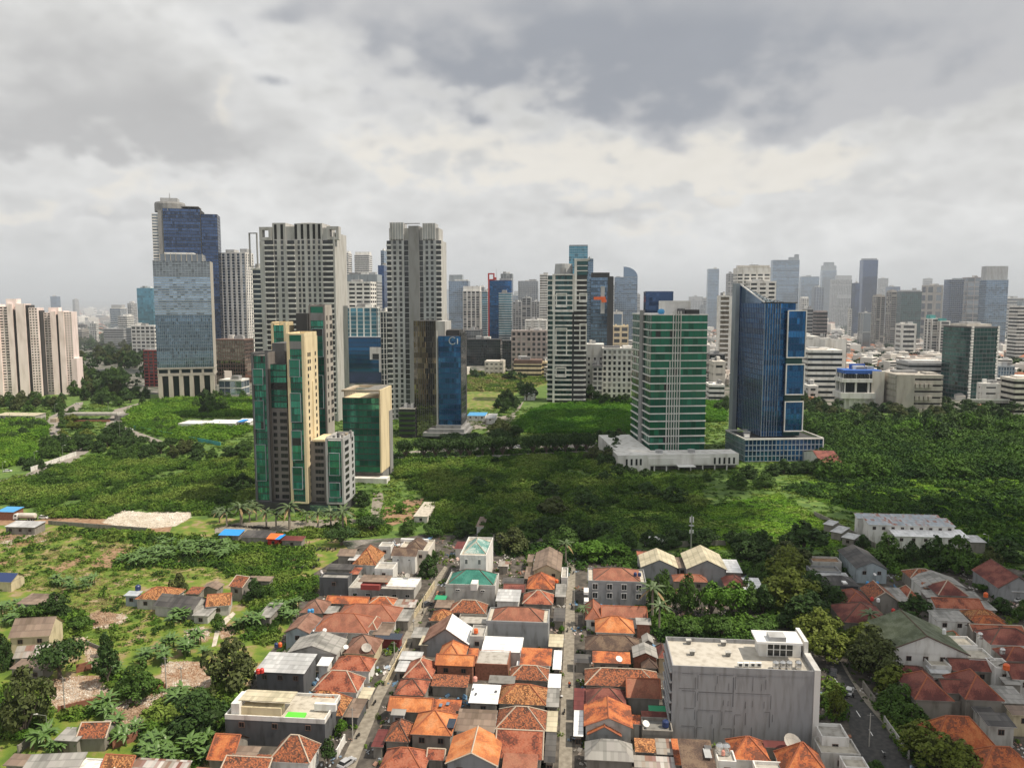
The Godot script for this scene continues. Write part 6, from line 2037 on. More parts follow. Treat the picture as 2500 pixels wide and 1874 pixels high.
func houses_west() -> void:
	house("mottled brown hip roofed house with pale ridges below the dark walled terrace house",-61,-155.6,9,7.3,4.2,4,"hip","tile_mottled","plaster_white")
	house("mottled roof with whitewashed ridge at the bottom edge left of the pyramid roof",-69.4,-151.8,10,7.4,3.5,1.6,"gx","tile_mottled")
	house("plain orange roof slope at the bottom edge, left of the whitewashed ridge",-76.3,-156.9,5.7,9.1,3.5,3.3,"gx","tile_orange")
	house("flat brown sheet roof between the pyramid roof and orange slope",-71.3,-154.4,5.3,3.9,4.4,0.3,"shed","sheet_brown")
	house("dark walled house with white parapet, tan canopy and green tarp on its terrace",-68.9,-169.9,23.2,11.3,6.4,0.7,"flat","terrace","plaster_dark",{"parapet":"plaster_white","win":3})
	on("canopy","sheet_tan",-9.21,2.86,-1.39,3.61,9.45,9.6)
	on("canopy_wall","plaster_cream",-8.6,0.86,1.58,4.04,6.4,8.2)
	on("stair_house","plaster_white",-10.38,-8.48,-0.79,4.98,6.4,9.4)
	on("side_parapet","plaster_white",7.77,12.83,0.59,1.6,6.8,8.4)
	on("tarp","green_tarp",2.34,6.63,3.36,5.42,6.75,7.2)
	water_tank(-70.87,6.4,-166.79,"orange_plastic","orange water tank, leftmost of three on the white parapet terrace",0.6,1.7)
	water_tank(-69.79,6.4,-166.76,"pink_plastic","faded pink water tank between two others on the white parapet terrace",0.55,1.2)
	water_tank(-68.73,6.4,-166.79,"pink_plastic","pale pink water tank, rightmost of three on the white parapet terrace",0.5,1.1)
	house("ochre hip roof behind the white parapet terrace",-61.4,-176.4,11.1,8.4,3.6,4,"hip","tile_ochre")
	house("brown sheet carport between the ochre hip roof and the lane",-54,-177.2,3.6,8.5,3,0.3,"shed","sheet_brown","plaster_dark")
	house("red hip roof with pale ridges behind the ochre one",-61.2,-187,11.6,7.8,3.8,3.6,"hip","tile_red","plaster_white")
	house("pale sheet awning at the lane beside the red pale ridged roof",-53.6,-184.7,3.1,5.5,2.8,0.3,"shed","sheet_tan")
	house("dark walled house under one broad pale grey sheet roof",-76.5,-191.2,13.1,10,6.5,0.7,"shed","sheet_pale","plaster_dark",{"rows":1,"win":3})
	water_tank(-81.62,6.6,-185.25,"red_plastic","left one of two red tanks on the pale grey sheet roof",0.55,1.2)
	water_tank(-80.76,6.6,-185.66,"red_plastic","right one of two red tanks on the pale grey sheet roof",0.55,1.2)
	house("long grey asbestos gable behind the pale grey sheet roof",-73.2,-205.8,14,10,5,2.2,"gz","sheet_grey","plaster_pale")
	water_tank(-84.42,5,-204.04,"navy_plastic","dark blue tank at the left end of the grey asbestos gable",0.55,1.2)
	water_tank(-83.45,5,-204.33,"orange_plastic","orange tank at the left end of the grey asbestos gable",0.55,1.2)
	house("small white walled annexe with awning beside the asbestos gable",-68.5,-197.9,3.3,4.4,4.2,0.4,"shed","sheet_white","plaster_white")
	house("plain red hip roof behind the pale ridged red one",-60.8,-198.4,10.6,7.2,3.6,2.4,"hip","tile_red","plaster_white",{"cap":"ridge_red"})
	house("dark brown hip roof with a big satellite dish in front",-61.3,-209.3,9.2,9.7,3.8,3.4,"hip","tile_brown","plaster_cream")
	dish(-59.39,3.4,-205.56,1.4,"large pale satellite dish in front of the dark brown hip roof",0.5,"concrete")
	dish(-64.98,4.5,-205.02,0.7,"small white satellite dish above the asbestos gable",0.5,"white_paint")
	house("grey brown gable with blue grey end wall at the overgrown edge",-81.6,-217.8,7.6,11.4,5.5,1.7,"gz","tile_brown","plaster_blue")
	house("long russet roof with a white edged hip in the middle of the row",-70.9,-223.5,17,11.5,3.8,3.5,"hip","tile_russet","plaster_white")
	house("short russet roof with pale edge beside the long russet one",-62.1,-224.5,3.2,7.7,3.6,1.8,"hip","tile_russet","plaster_white",{"cap":"ridge_pale"})
	water_tank(-77.83,4.4,-214.96,"steel_shine","steel tank below the long russet roof",0.55,1.2)
	dish(-74.97,4,-216.9,0.6,"white satellite dish below the long russet roof",0.5,"white_paint")
	house("black sheet roof below the long russet roof",-72.6,-216.4,8.9,3.7,3.4,0.3,"shed","sheet_dark")
	house("brown sheet carport right of the russet roofs",-58.8,-222.5,5.2,8.1,3.2,0.3,"shed","sheet_brown")
	house("red walled yard with dark solar roof along the lane",-56.3,-218.1,8,3.9,3,0.2,"shed","solar","maroonwall")
	house("long plain russet roof, second in the row, behind the white edged one",-66,-232.1,19.2,11.2,3.8,3.2,"hip","tile_russet","plaster_white")
	house("small brown hip roof at the left end of the plain russet one",-84.3,-236.2,7.8,9.2,3.6,2.6,"hip","tile_brown")
	water_tank(-84.51,4,-230.71,"blue_plastic","left one of two bright blue tanks beside the small brown hip",0.55,1.2)
	water_tank(-83.7,4,-231.15,"blue_plastic","right one of two bright blue tanks beside the small brown hip",0.55,1.2)
	house("grey sheet lean-to between small brown hip and plain russet roof",-78.6,-234.9,3.8,5.3,3.4,0.3,"shed","sheet_grey")
	house("grey sheet roofs at the lane end of the russet row",-54.9,-233.3,4.2,8.4,3.2,0.4,"shed","sheet_grey")
	house("long orange roof behind the russet row",-75.7,-242.7,13.9,5.6,3.6,1.4,"gx","tile_orange")
	house("orange hip roof with pale ridges at the right end of the long orange one",-64.4,-242.4,8.4,6.4,3.8,1.7,"hip","tile_orange","plaster_white",{"cap":"ridge_pale"})
	house("grey patched sheet roof beside the orange hip at the lane",-56.9,-242.2,7.1,6,3.4,0.4,"shed","sheet_rust")
	house("dark grey box house with a pale edge at the scrub",-84.5,-257.2,9.9,4.9,6,0.7,"flat","sheet_grey","plaster_dark",{"win":1})
	house("long grey two storey house with a debris strewn flat roof",-68.1,-260.7,22.6,12.1,2.7,0.7,"flat","concrete","plaster_pale",{"win":5,"ww":1.5,"wh":0.9,"rows":1})
	on("roof_shed","sheet_brown",-5.78,4.15,6.28,12.99,8.1,8.3)
	on("shed_wall","maroonwall",-4.63,1.71,10.21,14.37,6,7.6)
	on("debris","plaster_white",1.12,13.31,4.16,12.23,6.45,6.75)
	water_tank(-65.26,6.8,-250.72,"orange_plastic","orange tank on the debris strewn flat roof",0.6,1.5)
	dish(-59.27,6.8,-255.94,0.9,"satellite dish at the back of the debris strewn roof",0.5,"concrete")
	house("big mottled orange hip roof at the head of the lane",-80.3,-283.7,8.9,14.2,3.8,4.6,"hip","tile_ochre","plaster_white")
	house("small red lean-to below the big mottled orange hip",-82,-272.1,3.6,6.3,3,0.4,"shed","tile_red")
	house("white two storey house with a dark tiled roof",-66,-283.3,9.4,8.8,6.8,1.9,"gx","tile_umber","plaster_white",{"rows":1,"win":2,"ww":0.8,"wh":0.6})
	house("white low annexe left of the dark tiled white house",-71,-273.2,6.6,7.3,4.5,0.7,"flat","concrete","plaster_white")
	house("wide terrace building with a brown hip behind the white house",-63.4,-290.3,11.4,14,7,0.7,"flat","terrace","offwhite",{"win":2})
	roof(latest(),7.05,11.21,7.5,2.2,"hip",M.tile_umber,M.ridge_dark,M.plaster_white,MB.new())
	on("balustrade","white_paint",-7.17,3.54,-4.93,-3.77,7.6,8.6)
	house("white flat house at the tree edge left of the terrace building",-77.2,-297.9,4.8,5.6,4.5,0.7,"flat","concrete","plaster_white")
	house("brown sheet shack at the end of the motorbike yard",-89.7,-289.3,6.8,8.7,4.2,1.5,"gx","sheet_brown")
	house("dark open awning above parked motorbikes",-87.9,-273.3,10.1,5.3,4,0.3,"shed","sheet_dark")
	house("small pale shack between dark awning and brown shack",-86.5,-285.8,3.5,6.1,3.4,0.3,"shed","sheet_pale")
	house("tiny two storey house with mottled orange roof by the path",-114.9,-251.6,5.5,8.5,5,2.4,"gx","tile_mottled","plaster_old",{"turn":-14})
	house("low brown sheet roofs right of the tiny two storey house",-113,-261.2,8.5,3.8,3,0.4,"shed","sheet_brown")
	house("ruined grey hut without a proper roof beside the path",-98.4,-233.9,4.6,11,3,0.4,"shed","sheet_grey")
	house("shed under a bright blue tarpaulin by the hedge",-147.2,-312.9,9,6.3,3.2,0.8,"shed","blue_tarp")
	house("long dark grey shed roof right of the blue tarpaulin",-134.9,-311.1,12.7,7.9,3.4,0.8,"shed","sheet_dark")
	house("orange and blue canvas stall at the end of the dark shed",-126.4,-307.7,5.5,4.9,3.6,0.9,"shed","orange_tarp","redpaint")
	on("blue_canvas","blue_tarp",1.96,3.86,-2.02,4.9,4.2,4.3)
	house("dark red stall roof beside the orange canvas",-118.5,-307.6,8.9,4.9,3.2,0.5,"shed","sheet_maroon")

func houses_centre() -> void:
	house("white three storey block with a weathered green pyramid roof",-38.5,-277.9,9.2,21.5,11,0.9,"flat","terrace","plaster_white",{"win":2,"rows":1,"ww":0.9,"wh":1.8})
	roof(latest(),8.27,13.35,11.2,3,"hip",M.tile_verdigris,M.ridge_pale,M.plaster_white,MB.new())
	house("white walled house with a bright green hip roof",-37.1,-256.8,16.5,12,6.8,0.5,"flat","terrace","plaster_pale",{"win":2,"ww":1.4,"wh":0.6,"rows":1})
	roof(latest(),15.32,10.76,7.15,3.2,"hip",M.tile_green,M.ridge_dark,M.plaster_white,MB.new())
	on("chimney","plaster_white",0.68,2.81,6.02,9.93,6.8,9)
	on("awning","green_awning",-11.43,-7.67,5.37,9.37,3,3.2)
	house("brown gable with a cream front wall beside the palm",-12.9,-282.4,10.2,21.1,5.2,2.5,"gz","sheet_brown","plaster_cream")
	house("brown side roof at the left of the cream fronted gable",-19.1,-274.3,3.2,11.9,3.6,0.4,"shed","sheet_brown")
	house("white side wall annexe at the right of the cream fronted gable",-6.6,-273.3,2.2,10.6,4,0.7,"flat","concrete","plaster_white")
	house("orange hip roof with a small orange tank at its ridge",-14.4,-262.6,9.5,11,4.2,3.7,"hip","tile_orange")
	water_tank(-8.98,5.4,-260.67,"orange_plastic","small orange tank at the end of the orange hip roof",0.6,1.1)
	house("weathered orange hip roof below the one with the tank",-14.5,-249.2,9.9,9,3.8,3,"hip","tile_red")
	house("grey sheet roof at the alley, beside the weathered orange hip",-7.5,-258.9,3.6,10.9,3.2,0.4,"shed","sheet_grey")
	house("pale slanting concrete roof beside the green hip house",-24.2,-249,7.7,8.3,4.4,0.9,"shed","sheet_pale","plaster_white")
	house("maroon tiled roof strip behind the pale slanting roof",-23,-257.4,7.4,6.8,4,1.6,"gx","tile_maroon")
	house("black sheet roof behind the maroon strip",-24.1,-264.3,7.4,5.3,4,0.3,"shed","sheet_dark")
	house("grey walled two storey house with a dark red hip roof",-19,-225.6,18,10.2,7.5,0.4,"flat","terrace","plaster_grey",{"win":0})
	roof(latest(),15.08,8.8,7.8,2.5,"hip",M.tile_russet,M.ridge_dark,M.plaster_white,MB.new())
	house("dark sheet awning at the alley beside the grey walled red hip house",-7.3,-238.2,3.5,9.5,3.2,0.4,"shed","sheet_dark")
	house("tan sheet awning at the alley below the grey walled house",-7.6,-219.5,4.2,7.8,3,0.4,"shed","sheet_tan")
	house("mottled brown hip below the white wall of the green hip house",-35.8,-238.7,11.5,7.4,4,2.8,"hip","tile_mottled")
	house("ochre hip left of the mottled brown one at the lane",-43.1,-233,6.8,6.8,3.4,2.3,"hip","tile_ochre")
	house("brown sheet roof at the lane behind the ochre hip",-44.3,-242.9,5.7,5.6,3.4,0.4,"shed","sheet_brown")
	house("flat concrete yard roof right of the tall grey gable",-32.8,-229.2,9.3,6.9,4,0.7,"flat","concrete")
	house("tall grey gable house with one shiny pale roof slope",-38.5,-217.7,13.4,11.4,4,4.5,"gz","tile_brown","plaster_grey",{"m2":"sheet_white","win":0})
	water_tank(-30.38,6,-216.06,"orange_plastic","orange tank on the flat roof behind the shiny slope",0.65,1.3)
	house("flat roofed annexe right of the shiny roof slope",-29.7,-217.1,4.1,7.8,5.6,0.7,"flat","concrete","plaster_pale")
	house("grey sheet roof at the lane left of the tall grey gable",-47.5,-220.4,4.3,6.5,3.4,0.4,"shed","sheet_grey")
	house("tan flat porch left of the tall grey gable",-44.8,-214.8,2.7,5.9,3.6,0.3,"shed","sheet_tan")
	house("pale grey sheet awning below the tall grey gable at the lane",-46.9,-206,6.1,4.4,3,0.4,"shed","sheet_pale")
	house("second pale grey sheet awning at the lane, below the first",-47.6,-200,3.8,5.5,2.8,0.4,"shed","sheet_pale")
	house("wide white sheet roof in the middle of the block",-22.2,-211.6,11.1,8.1,4.6,0.8,"shed","sheet_white","plaster_white")
	house("bright orange hip roof right of the tall grey gable",-35.1,-203.9,7.4,10.1,5,3.4,"hip","tile_bright")
	house("bright orange strip roof over brick in front of the bright hip",-33.5,-199.9,10.3,5.3,5,1.8,"gx","tile_bright","brick")
	house("short orange slope between the bright strip and concrete roof",-29.7,-205.9,2.7,3.1,4.6,0.8,"shed","tile_orange")
	house("flat concrete roof on bare brick walls",-24,-204,8.7,8.4,4.5,0.2,"flat","concrete","brick",{"win":0})
	house("flat orange tiled slope beside the white sheet roof",-12.5,-205,8.4,7.7,4.2,1.3,"shed","tile_orange","plaster_white")
	house("white awning at the alley beside the flat orange slope",-6.8,-207.2,2.3,10.9,3,0.4,"shed","sheet_white")
	house("white gutter roof below the flat orange slope",-14.8,-203.4,5.5,2,3.4,0.3,"shed","sheet_white")
	house("weathered orange hip below the flat orange slope",-13.8,-197.2,10.2,6.6,3.6,2.4,"hip","tile_mottled")
	house("white awning at the alley beside the weathered orange hip",-7.1,-195.3,3.3,6.8,2.9,0.4,"shed","sheet_white")
	house("dark red hip at the lane below the pale awnings",-42.3,-196.9,7.6,9.4,3.6,3,"hip","tile_red")
	house("dark red hip with white gutter at the lane, below the other dark red hip",-42.5,-187.3,7.8,7.8,3.6,2.4,"hip","tile_red","plaster_old",{"cap":"ridge_dark"})
	house("mottled roof slope above a stained dark wall",-33.7,-192.3,9.5,4.6,2.9,1,"shed","tile_mottled","plaster_old",{"win":0})
	house("white sheet roof with small skylights",-23.7,-184.1,7.1,8.2,4.2,0.7,"shed","sheet_white")
	on("skylight","window_mid",-3.37,-2.92,-1.72,-0.95,4.9,5)
	on("skylight","window_mid",-2.39,-1.87,0.45,1.2,4.8,4.9)
	on("skylight","window_mid",2.26,2.93,-1.02,-0.34,4.9,5)
	house("stained concrete lean-to behind the skylight roof",-20.3,-191.6,6.7,3.2,4.4,0.5,"shed","concrete_dark")
	water_tank(-26.83,5.2,-189.04,"pink_plastic","pale pink tank above the skylight roof",0.55,1.2)
	house("ochre mottled hip roof beside the skylight roof",-14.5,-185.3,11.7,8.4,3.8,3,"hip","tile_ochre")
	house("grey sheet awning at the alley beside the ochre mottled hip",-7.2,-186.4,3.2,8.5,3,0.4,"shed","sheet_grey")
	house("bright orange long roof at the lane",-40.7,-178.6,10.6,6.2,3.6,2,"gx","tile_bright")
	house("orange slope with two roof windows",-32.2,-178.8,6.8,3.2,3.6,1,"shed","tile_orange")
	on("roof_window","glass_sky",-1.78,-1.05,-0.08,1.33,4.18,4.3)
	on("roof_window","glass_sky",-0.21,0.56,-0.86,0.56,4.23,4.35)
	house("grey sheet shack at the lane below the bright long roof",-42.9,-174.1,3.4,2,4,0.5,"shed","sheet_grey","plaster_grey")
	house("bright orange hipped house over a stained wall",-33,-167.3,9.3,9,5.5,3.3,"hip","tile_bright")
	house("mottled roof behind the bright hipped house",-31.2,-171.1,4.6,2,5.2,1.2,"shed","tile_mottled")
	on("solar_heater","solar",-0.13,3.02,2.93,6.86,6.3,6.6)
	house("ribbed brown grey sheet roof in the middle front",-24,-171,9,7.2,4.2,1.4,"shed","sheet_brown","plaster_white")
	house("mottled red hip roof beside the ribbed brown one",-13.9,-174,11.4,8.8,3.8,3.3,"hip","tile_mottled","plaster_white")
	house("cream awning at the alley beside the mottled red hip",-6.9,-175.3,2.5,8.5,3,0.4,"shed","sheet_tan")
	house("largest bright orange gable roof at the bottom of the block",-22.4,-156.8,10.9,10.4,6,2.6,"gz","tile_bright","plaster_grey",{"cap":"ridge_pale"})
	house("weathered red gable beside the largest bright orange one",-13.3,-162.5,10.2,9.1,4,3.9,"gx","tile_red")
	house("black ribbed awning at the alley beside the weathered red gable",-6.8,-164.5,2.4,11,3,0.4,"shed","sheet_dark")
	house("faded red roof slope at the bottom edge",-12.8,-156.2,7.3,6.7,3.5,1.4,"shed","tile_russet","plaster_white")
	house("dark mottled hip at the lane left of the bright hipped house",-40.5,-165.8,5.7,7.4,4,2.8,"hip","tile_mottled","plaster_old",{"cap":"ridge_dark"})
	house("broad red hip at the bottom edge beside the lane",-37,-155.2,9.7,8.2,3.8,3.1,"hip","tile_red","plaster_old",{"cap":"ridge_red"})
	house("small red gable between the broad red hip and bright gable",-30.8,-158.1,3.9,3.7,3.8,1.5,"gx","tile_red")
	house("maroon sheet awning at the lane beside the dark mottled hip",-44.7,-164.6,2.7,6.6,3,0.4,"shed","sheet_maroon")

func houses_east() -> void:
	house("three storey grey house with white windows and a russet hip roof",11,-261.4,19,12.5,8,0.5,"flat","terrace","plaster_grey",{"win":4,"rows":2,"ww":1.7,"wh":1.9})
	roof(latest(),15.61,11.84,8.36,2.6,"hip",M.tile_russet,M.ridge_dark,M.plaster_white,MB.new())
	on("balcony","white_paint",-10.83,-9.27,7.71,11.83,5.6,6.5)
	on("balcony","white_paint",-10.81,-9.24,8.35,11.68,2.5,3.4)
	water_tank(17.15,9.3,-258.64,"navy_plastic","left one of two dark blue tanks by the russet hip",0.55,1.2)
	water_tank(18.54,9.3,-258.48,"navy_plastic","right one of two dark blue tanks by the russet hip",0.55,1.2)
	house("left one of twin pale beige gables with grey fronts",26.9,-284.1,13.3,14,6,2.9,"gz","sheet_tan","plaster_grey",{"win":0})
	house("right and taller one of twin pale beige gables",42.9,-282.6,14.2,17.7,7,3.4,"gz","sheet_tan","plaster_grey",{"win":0})
	house("flat link roof between the twin beige gables",35.1,-284.8,3.1,11.1,5.5,0.3,"shed","sheet_brown","plaster_grey")
	house("white sheet roof right of the twin gables",52.9,-283.4,5.9,12.2,5,0.8,"shed","sheet_white")
	house("small red roof behind the left beige gable",23,-293.6,6.2,4.3,5.5,0.5,"shed","tile_red","plaster_white")
	house("second white sheet roof among the trees right of the twin gables",57,-268.1,6.7,11,4,0.7,"shed","sheet_white")
	house("maroon roof behind the round tree crowns",51.7,-270.5,8,10.6,4,2.3,"hip","tile_maroon")
	house("russet roof behind the round tree crowns, left of the maroon one",36.8,-272.5,11.8,6.2,4,1.5,"hip","tile_russet")
	house("russet hip roof below the three storey grey house",3.1,-240.4,5,12.3,3.6,2.8,"hip","tile_russet","plaster_white")
	house("russet long roof right of the russet hip",12.6,-240.9,14,7.9,3.6,2.1,"gx","tile_russet","plaster_white")
	house("bright orange hip roof below the russet ones",9.3,-229.1,11.5,9.5,4,3.2,"hip","tile_bright","plaster_white")
	house("grey lean-to on a brick wall right of the bright hip",18,-231.8,4.5,3.8,4.5,0.6,"shed","sheet_grey","brick")
	house("dark brown hip roof below the bright orange hip",8.3,-217,15.4,8.2,3.8,2.7,"hip","tile_umber")
	house("grey gable on bare brick right of the flat orange slope",16.8,-209.8,6.7,6.9,5,1.5,"gz","sheet_grey","brick")
	house("narrow grey gable behind the bare brick one",18.3,-219.5,3.2,5.1,4.4,1.1,"gz","sheet_grey")
	house("flat orange slope with a satellite dish",7.7,-207.2,10.2,5,4,1,"shed","tile_orange")
	dish(9.59,4.6,-203.84,0.9,"pale satellite dish on the flat orange slope",0.5,"white_paint")
	house("black awning over the alley left of the flat orange slope",0,-208.7,4.6,4.6,3,0.3,"shed","sheet_dark")
	house("big mottled dark orange hip roof",9.9,-196.6,18.7,8.6,3.8,2.7,"hip","tile_mottled")
	house("maroon ribbed hip with a white gutter",5.7,-186.3,9.7,8.1,3.8,2.6,"hip","tile_maroon")
	house("russet ribbed gable right of the maroon one",14.9,-190.1,8.3,9,4.4,2.9,"gx","tile_russet")
	house("maroon sheet awning over the alley",-0.6,-186.5,2.9,10,2.9,0.4,"shed","sheet_maroon")
	house("long white sheet awning over the alley",-0.8,-175.2,2.2,10.7,2.9,0.4,"shed","sheet_white")
	house("vivid orange gable with pale right slope",5.9,-175.5,11,9.8,5,2.2,"gz","tile_orange","plaster_pale",{"win":0})
	house("vivid orange lean-to right of the vivid gable",10.8,-175.5,5.4,2.6,4,0.9,"shed","tile_orange","plaster_pale")
	house("small orange gable over the alley below the vivid one",5,-171.3,7.7,3,3.4,2.1,"gz","tile_orange","plaster_grey")
	house("grey weathered hip roof with russet ridges at the bottom",5.8,-163.2,10.4,7,3.6,2.9,"hip","sheet_grey")
	house("patchy ochre tiles between rusty sheets",13.7,-165.7,4.5,4.2,3.6,0.8,"shed","tile_ochre")
	house("rusty brown sheet roof right of the patchy ochre tiles",18.1,-165.8,4.2,5.3,3.6,0.6,"shed","sheet_rust")
	house("broken pale sheets at the bottom edge",15.5,-160.4,9,3.7,3.2,0.5,"shed","sheet_rust","plaster_pale")
	house("small maroon hip with pale wall beside the big grey building",21.7,-211.6,3.3,7,4.4,1.8,"hip","tile_maroon","plaster_cream")
	house("grey flat yard house with a dish and black tank",16.9,-173.6,6.6,5.7,4,0.7,"flat","concrete_dark")
	dish(14.39,4.2,-172.64,0.8,"white dish on the grey flat yard house",0.5,"white_paint")
	water_tank(18.84,4.2,-173.5,"navy_plastic","black blue tank on the grey flat yard house",0.75,1.6)
	house("green awning above a small garden",18,-183.2,4.4,2.3,3.2,0.2,"shed","green_awning","plaster_pale")
	house("maroon strip roof below the green awning",17.1,-179.3,6.6,2,3.6,0.5,"shed","tile_maroon")
	house("large plain grey five storey block with a stained cracked wall and flat roof",35.8,-182.2,31.1,15.6,17.3,1,"flat","roof_deck","grey_wall",{"n":"commercial_block","cat":"building","win":0,"rows":0})
	on("stair_cabin","white",5.4,14.89,-5.83,-1.05,17.13,21.53)
	on("cabin_roof","white_paint",4.24,14.52,-5.03,1.66,21.43,21.93)
	on("cabin_cap","hazegrey",7.11,10.85,-1.9,1.31,21.93,23.03)
	on("cabin_glass","window_dark",7.2,12.96,-1.29,-0.88,17.63,20.83)
	on("glazing_bar","white_paint",7.02,7.19,-1.1,-0.4,17.53,20.93)
	on("glazing_bar","white_paint",8.48,8.66,-1.23,-0.54,17.53,20.93)
	on("glazing_bar","white_paint",9.95,10.12,-1.37,-0.68,17.53,20.93)
	on("glazing_bar","white_paint",11.41,11.58,-1.51,-0.81,17.53,20.93)
	on("glazing_bar","white_paint",12.87,13.05,-1.64,-0.95,17.53,20.93)
	on("glazing_bar","white_paint",7.23,12.88,-1.21,-0.72,19.08,19.23)
	on("end_wall","white",15.54,16.44,-8.8,-0.78,0,21.33)
	on("end_wall","white",15.55,16.84,-0.78,8.1,0,18.63)
	on("left_louvre","charcoal",-15.79,-15.56,-7.2,7.2,2,16.33)
	on("left_ledge","hazegrey",-16.14,-15.59,-7.5,7.5,2,2.35)
	on("left_ledge","hazegrey",-16.14,-15.59,-7.5,7.5,4.39,4.74)
	on("left_ledge","hazegrey",-16.14,-15.59,-7.5,7.5,6.78,7.13)
	on("left_ledge","hazegrey",-16.14,-15.59,-7.5,7.5,9.16,9.51)
	on("left_ledge","hazegrey",-16.14,-15.59,-7.5,7.5,11.55,11.9)
	on("left_ledge","hazegrey",-16.14,-15.59,-7.5,7.5,13.94,14.29)
	on("left_ledge","hazegrey",-16.14,-15.59,-7.5,7.5,16.33,16.68)
	seams(latest(),7.8,[-13.33,-10.97,16.48,16.58,-10.45,-10.35,12.85,15.71,-9.89,-9.79,13.06,16.28,-9.62,-5.94,16.47,16.57,-5.6,-5.5,14.51,16.29,-5.27,-2.09,16.45,16.55,-2.08,-1.89,9.13,16.09,-1.59,-1.49,13.27,16.29,-1.26,5.04,16.42,16.52,2.23,2.33,13.09,16.29,5.06,5.16,13.58,15.89,4.11,4.21,13.18,14.78,-3.04,-2.94,13.02,14.62,-6.04,-5.94,12.88,13.95,-14.03,-10.55,12.97,13.07,-13.41,-10.37,12.42,12.52,-10.37,-10.27,8.72,12.31,-9.86,-9.76,10.18,12.16,-9.69,-2.15,12.24,12.42,-1.48,6.17,12.38,12.48,6.28,6.38,9,12.21,0.75,0.85,8.91,10.52,2.24,2.34,9.34,10.77,4.83,4.93,9.11,10.71,-4.11,-4.01,9.39,10.64,-3.1,-3,9.26,10.51,-12.81,-10.61,8.31,8.41,-10.43,-10.33,5.65,7.99,-9.92,-9.82,4.41,7.84,-9.76,-4.54,8.03,8.13,-4.37,-4.27,4.69,7.93,-6.53,-6.43,4.94,7.1,-3.7,-2.09,8.07,8.17,-1.6,-1.5,4.83,7.17,-1.5,-0.17,7.28,7.38,0.83,0.93,4.96,7.83,4.98,6.24,8.21,8.31,6.15,6.25,4.7,8.1,6.76,6.86,5.98,7.77,-13.33,-10.41,4.05,4.15,-10.41,-10.31,1.3,4.01,-9.93,-9.83,1.5,3.79,-9.83,-8.65,3.86,3.96,-6.11,-6.01,0.98,3.88,-4.09,-2.18,3.87,3.97,-2.24,-2.14,1.55,3.9,-1.58,-1.48,1.58,4.11,2.26,2.36,1.25,4.49])
	water_tank(43.55,17.43,-176.89,"steel_shine","steel tank, first from left on the large grey block",0.75,1.9)
	water_tank(45.09,17.43,-177.03,"steel_shine","steel tank, second from left on the large grey block",0.75,1.9)
	water_tank(46.52,17.43,-177.16,"steel_shine","steel tank, third from left on the large grey block",0.75,1.9)
	water_tank(48.57,17.43,-177.35,"steel_shine","steel tank standing apart at right on the large grey block",0.75,1.9)
	var ac:Node3D
	ac = thing("air_conditioner","air conditioner box, leftmost of four on the large grey block","air conditioner",Vector3(35.7,17.48,-177.06))
	slab(ac,"casing","white_paint",-0.6,0.6,-0.35,0.35,0,0.9)
	slab(ac,"fan_grille","charcoal",-0.35,0.35,0.35,0.38,0.15,0.75)
	ac = thing("air_conditioner","air conditioner box, second of four on the large grey block","air conditioner",Vector3(37.07,17.48,-177.19))
	slab(ac,"casing","white_paint",-0.6,0.6,-0.35,0.35,0,0.9)
	slab(ac,"fan_grille","charcoal",-0.35,0.35,0.35,0.38,0.15,0.75)
	ac = thing("air_conditioner","air conditioner box, third of four on the large grey block","air conditioner",Vector3(38.51,17.48,-177.32))
	slab(ac,"casing","white_paint",-0.6,0.6,-0.35,0.35,0,0.9)
	slab(ac,"fan_grille","charcoal",-0.35,0.35,0.35,0.38,0.15,0.75)
	ac = thing("air_conditioner","air conditioner box nearest the steel tanks on the grey block","air conditioner",Vector3(39.89,17.48,-177.45))
	slab(ac,"casing","white_paint",-0.6,0.6,-0.35,0.35,0,0.9)
	slab(ac,"fan_grille","charcoal",-0.35,0.35,0.35,0.38,0.15,0.75)
	ac = thing("roof_vent","roof vent box at the back left of the grey block","vent",Vector3(25.59,17.48,-188.41))
	slab(ac,"casing","concrete_dark",-0.5,0.5,-0.5,0.5,0,0.8)
	slab(ac,"cap","plaster_pale",-0.65,0.65,-0.65,0.65,0.8,0.95)
	ac = thing("roof_vent","roof vent box at the back middle of the grey block","vent",Vector3(33.87,17.48,-188.32))
	slab(ac,"casing","concrete_dark",-0.5,0.5,-0.5,0.5,0,0.8)
	slab(ac,"cap","plaster_pale",-0.65,0.65,-0.65,0.65,0.8,0.95)
	ac = thing("roof_vent","roof vent box at the front left of the grey block","vent",Vector3(25.64,17.48,-182.4))
	slab(ac,"casing","concrete_dark",-0.5,0.5,-0.5,0.5,0,0.8)
	slab(ac,"cap","plaster_pale",-0.65,0.65,-0.65,0.65,0.8,0.95)
	ac = thing("roof_vent","roof vent box at the front middle of the grey block","vent",Vector3(33.94,17.48,-182.52))
	slab(ac,"casing","concrete_dark",-0.5,0.5,-0.5,0.5,0,0.8)
	slab(ac,"cap","plaster_pale",-0.65,0.65,-0.65,0.65,0.8,0.95)
	house("dark brown tiled house with a solar heater at the bottom edge",23.8,-158.1,6.9,11.2,5.5,1.6,"shed","tile_umber","plaster_white")
	on("solar_panel","hazegrey",1.46,2.89,-2.58,0.82,6.78,6.9)
	on("heater_tank","steel_shine",1.81,3.27,-3.5,-2.22,6.6,7.1)
	house("white flat terrace with two shiny steel tanks",30,-160.8,3.7,4.1,5,0.5,"flat","concrete","plaster_white",{"win":1})
	water_tank(29.04,5.2,-162.08,"steel_shine","left one of two big shiny tanks on the white terrace",0.9,2.3)
	water_tank(30.36,5.2,-162.09,"steel_shine","right one of two big shiny tanks on the white terrace",0.9,2.3)
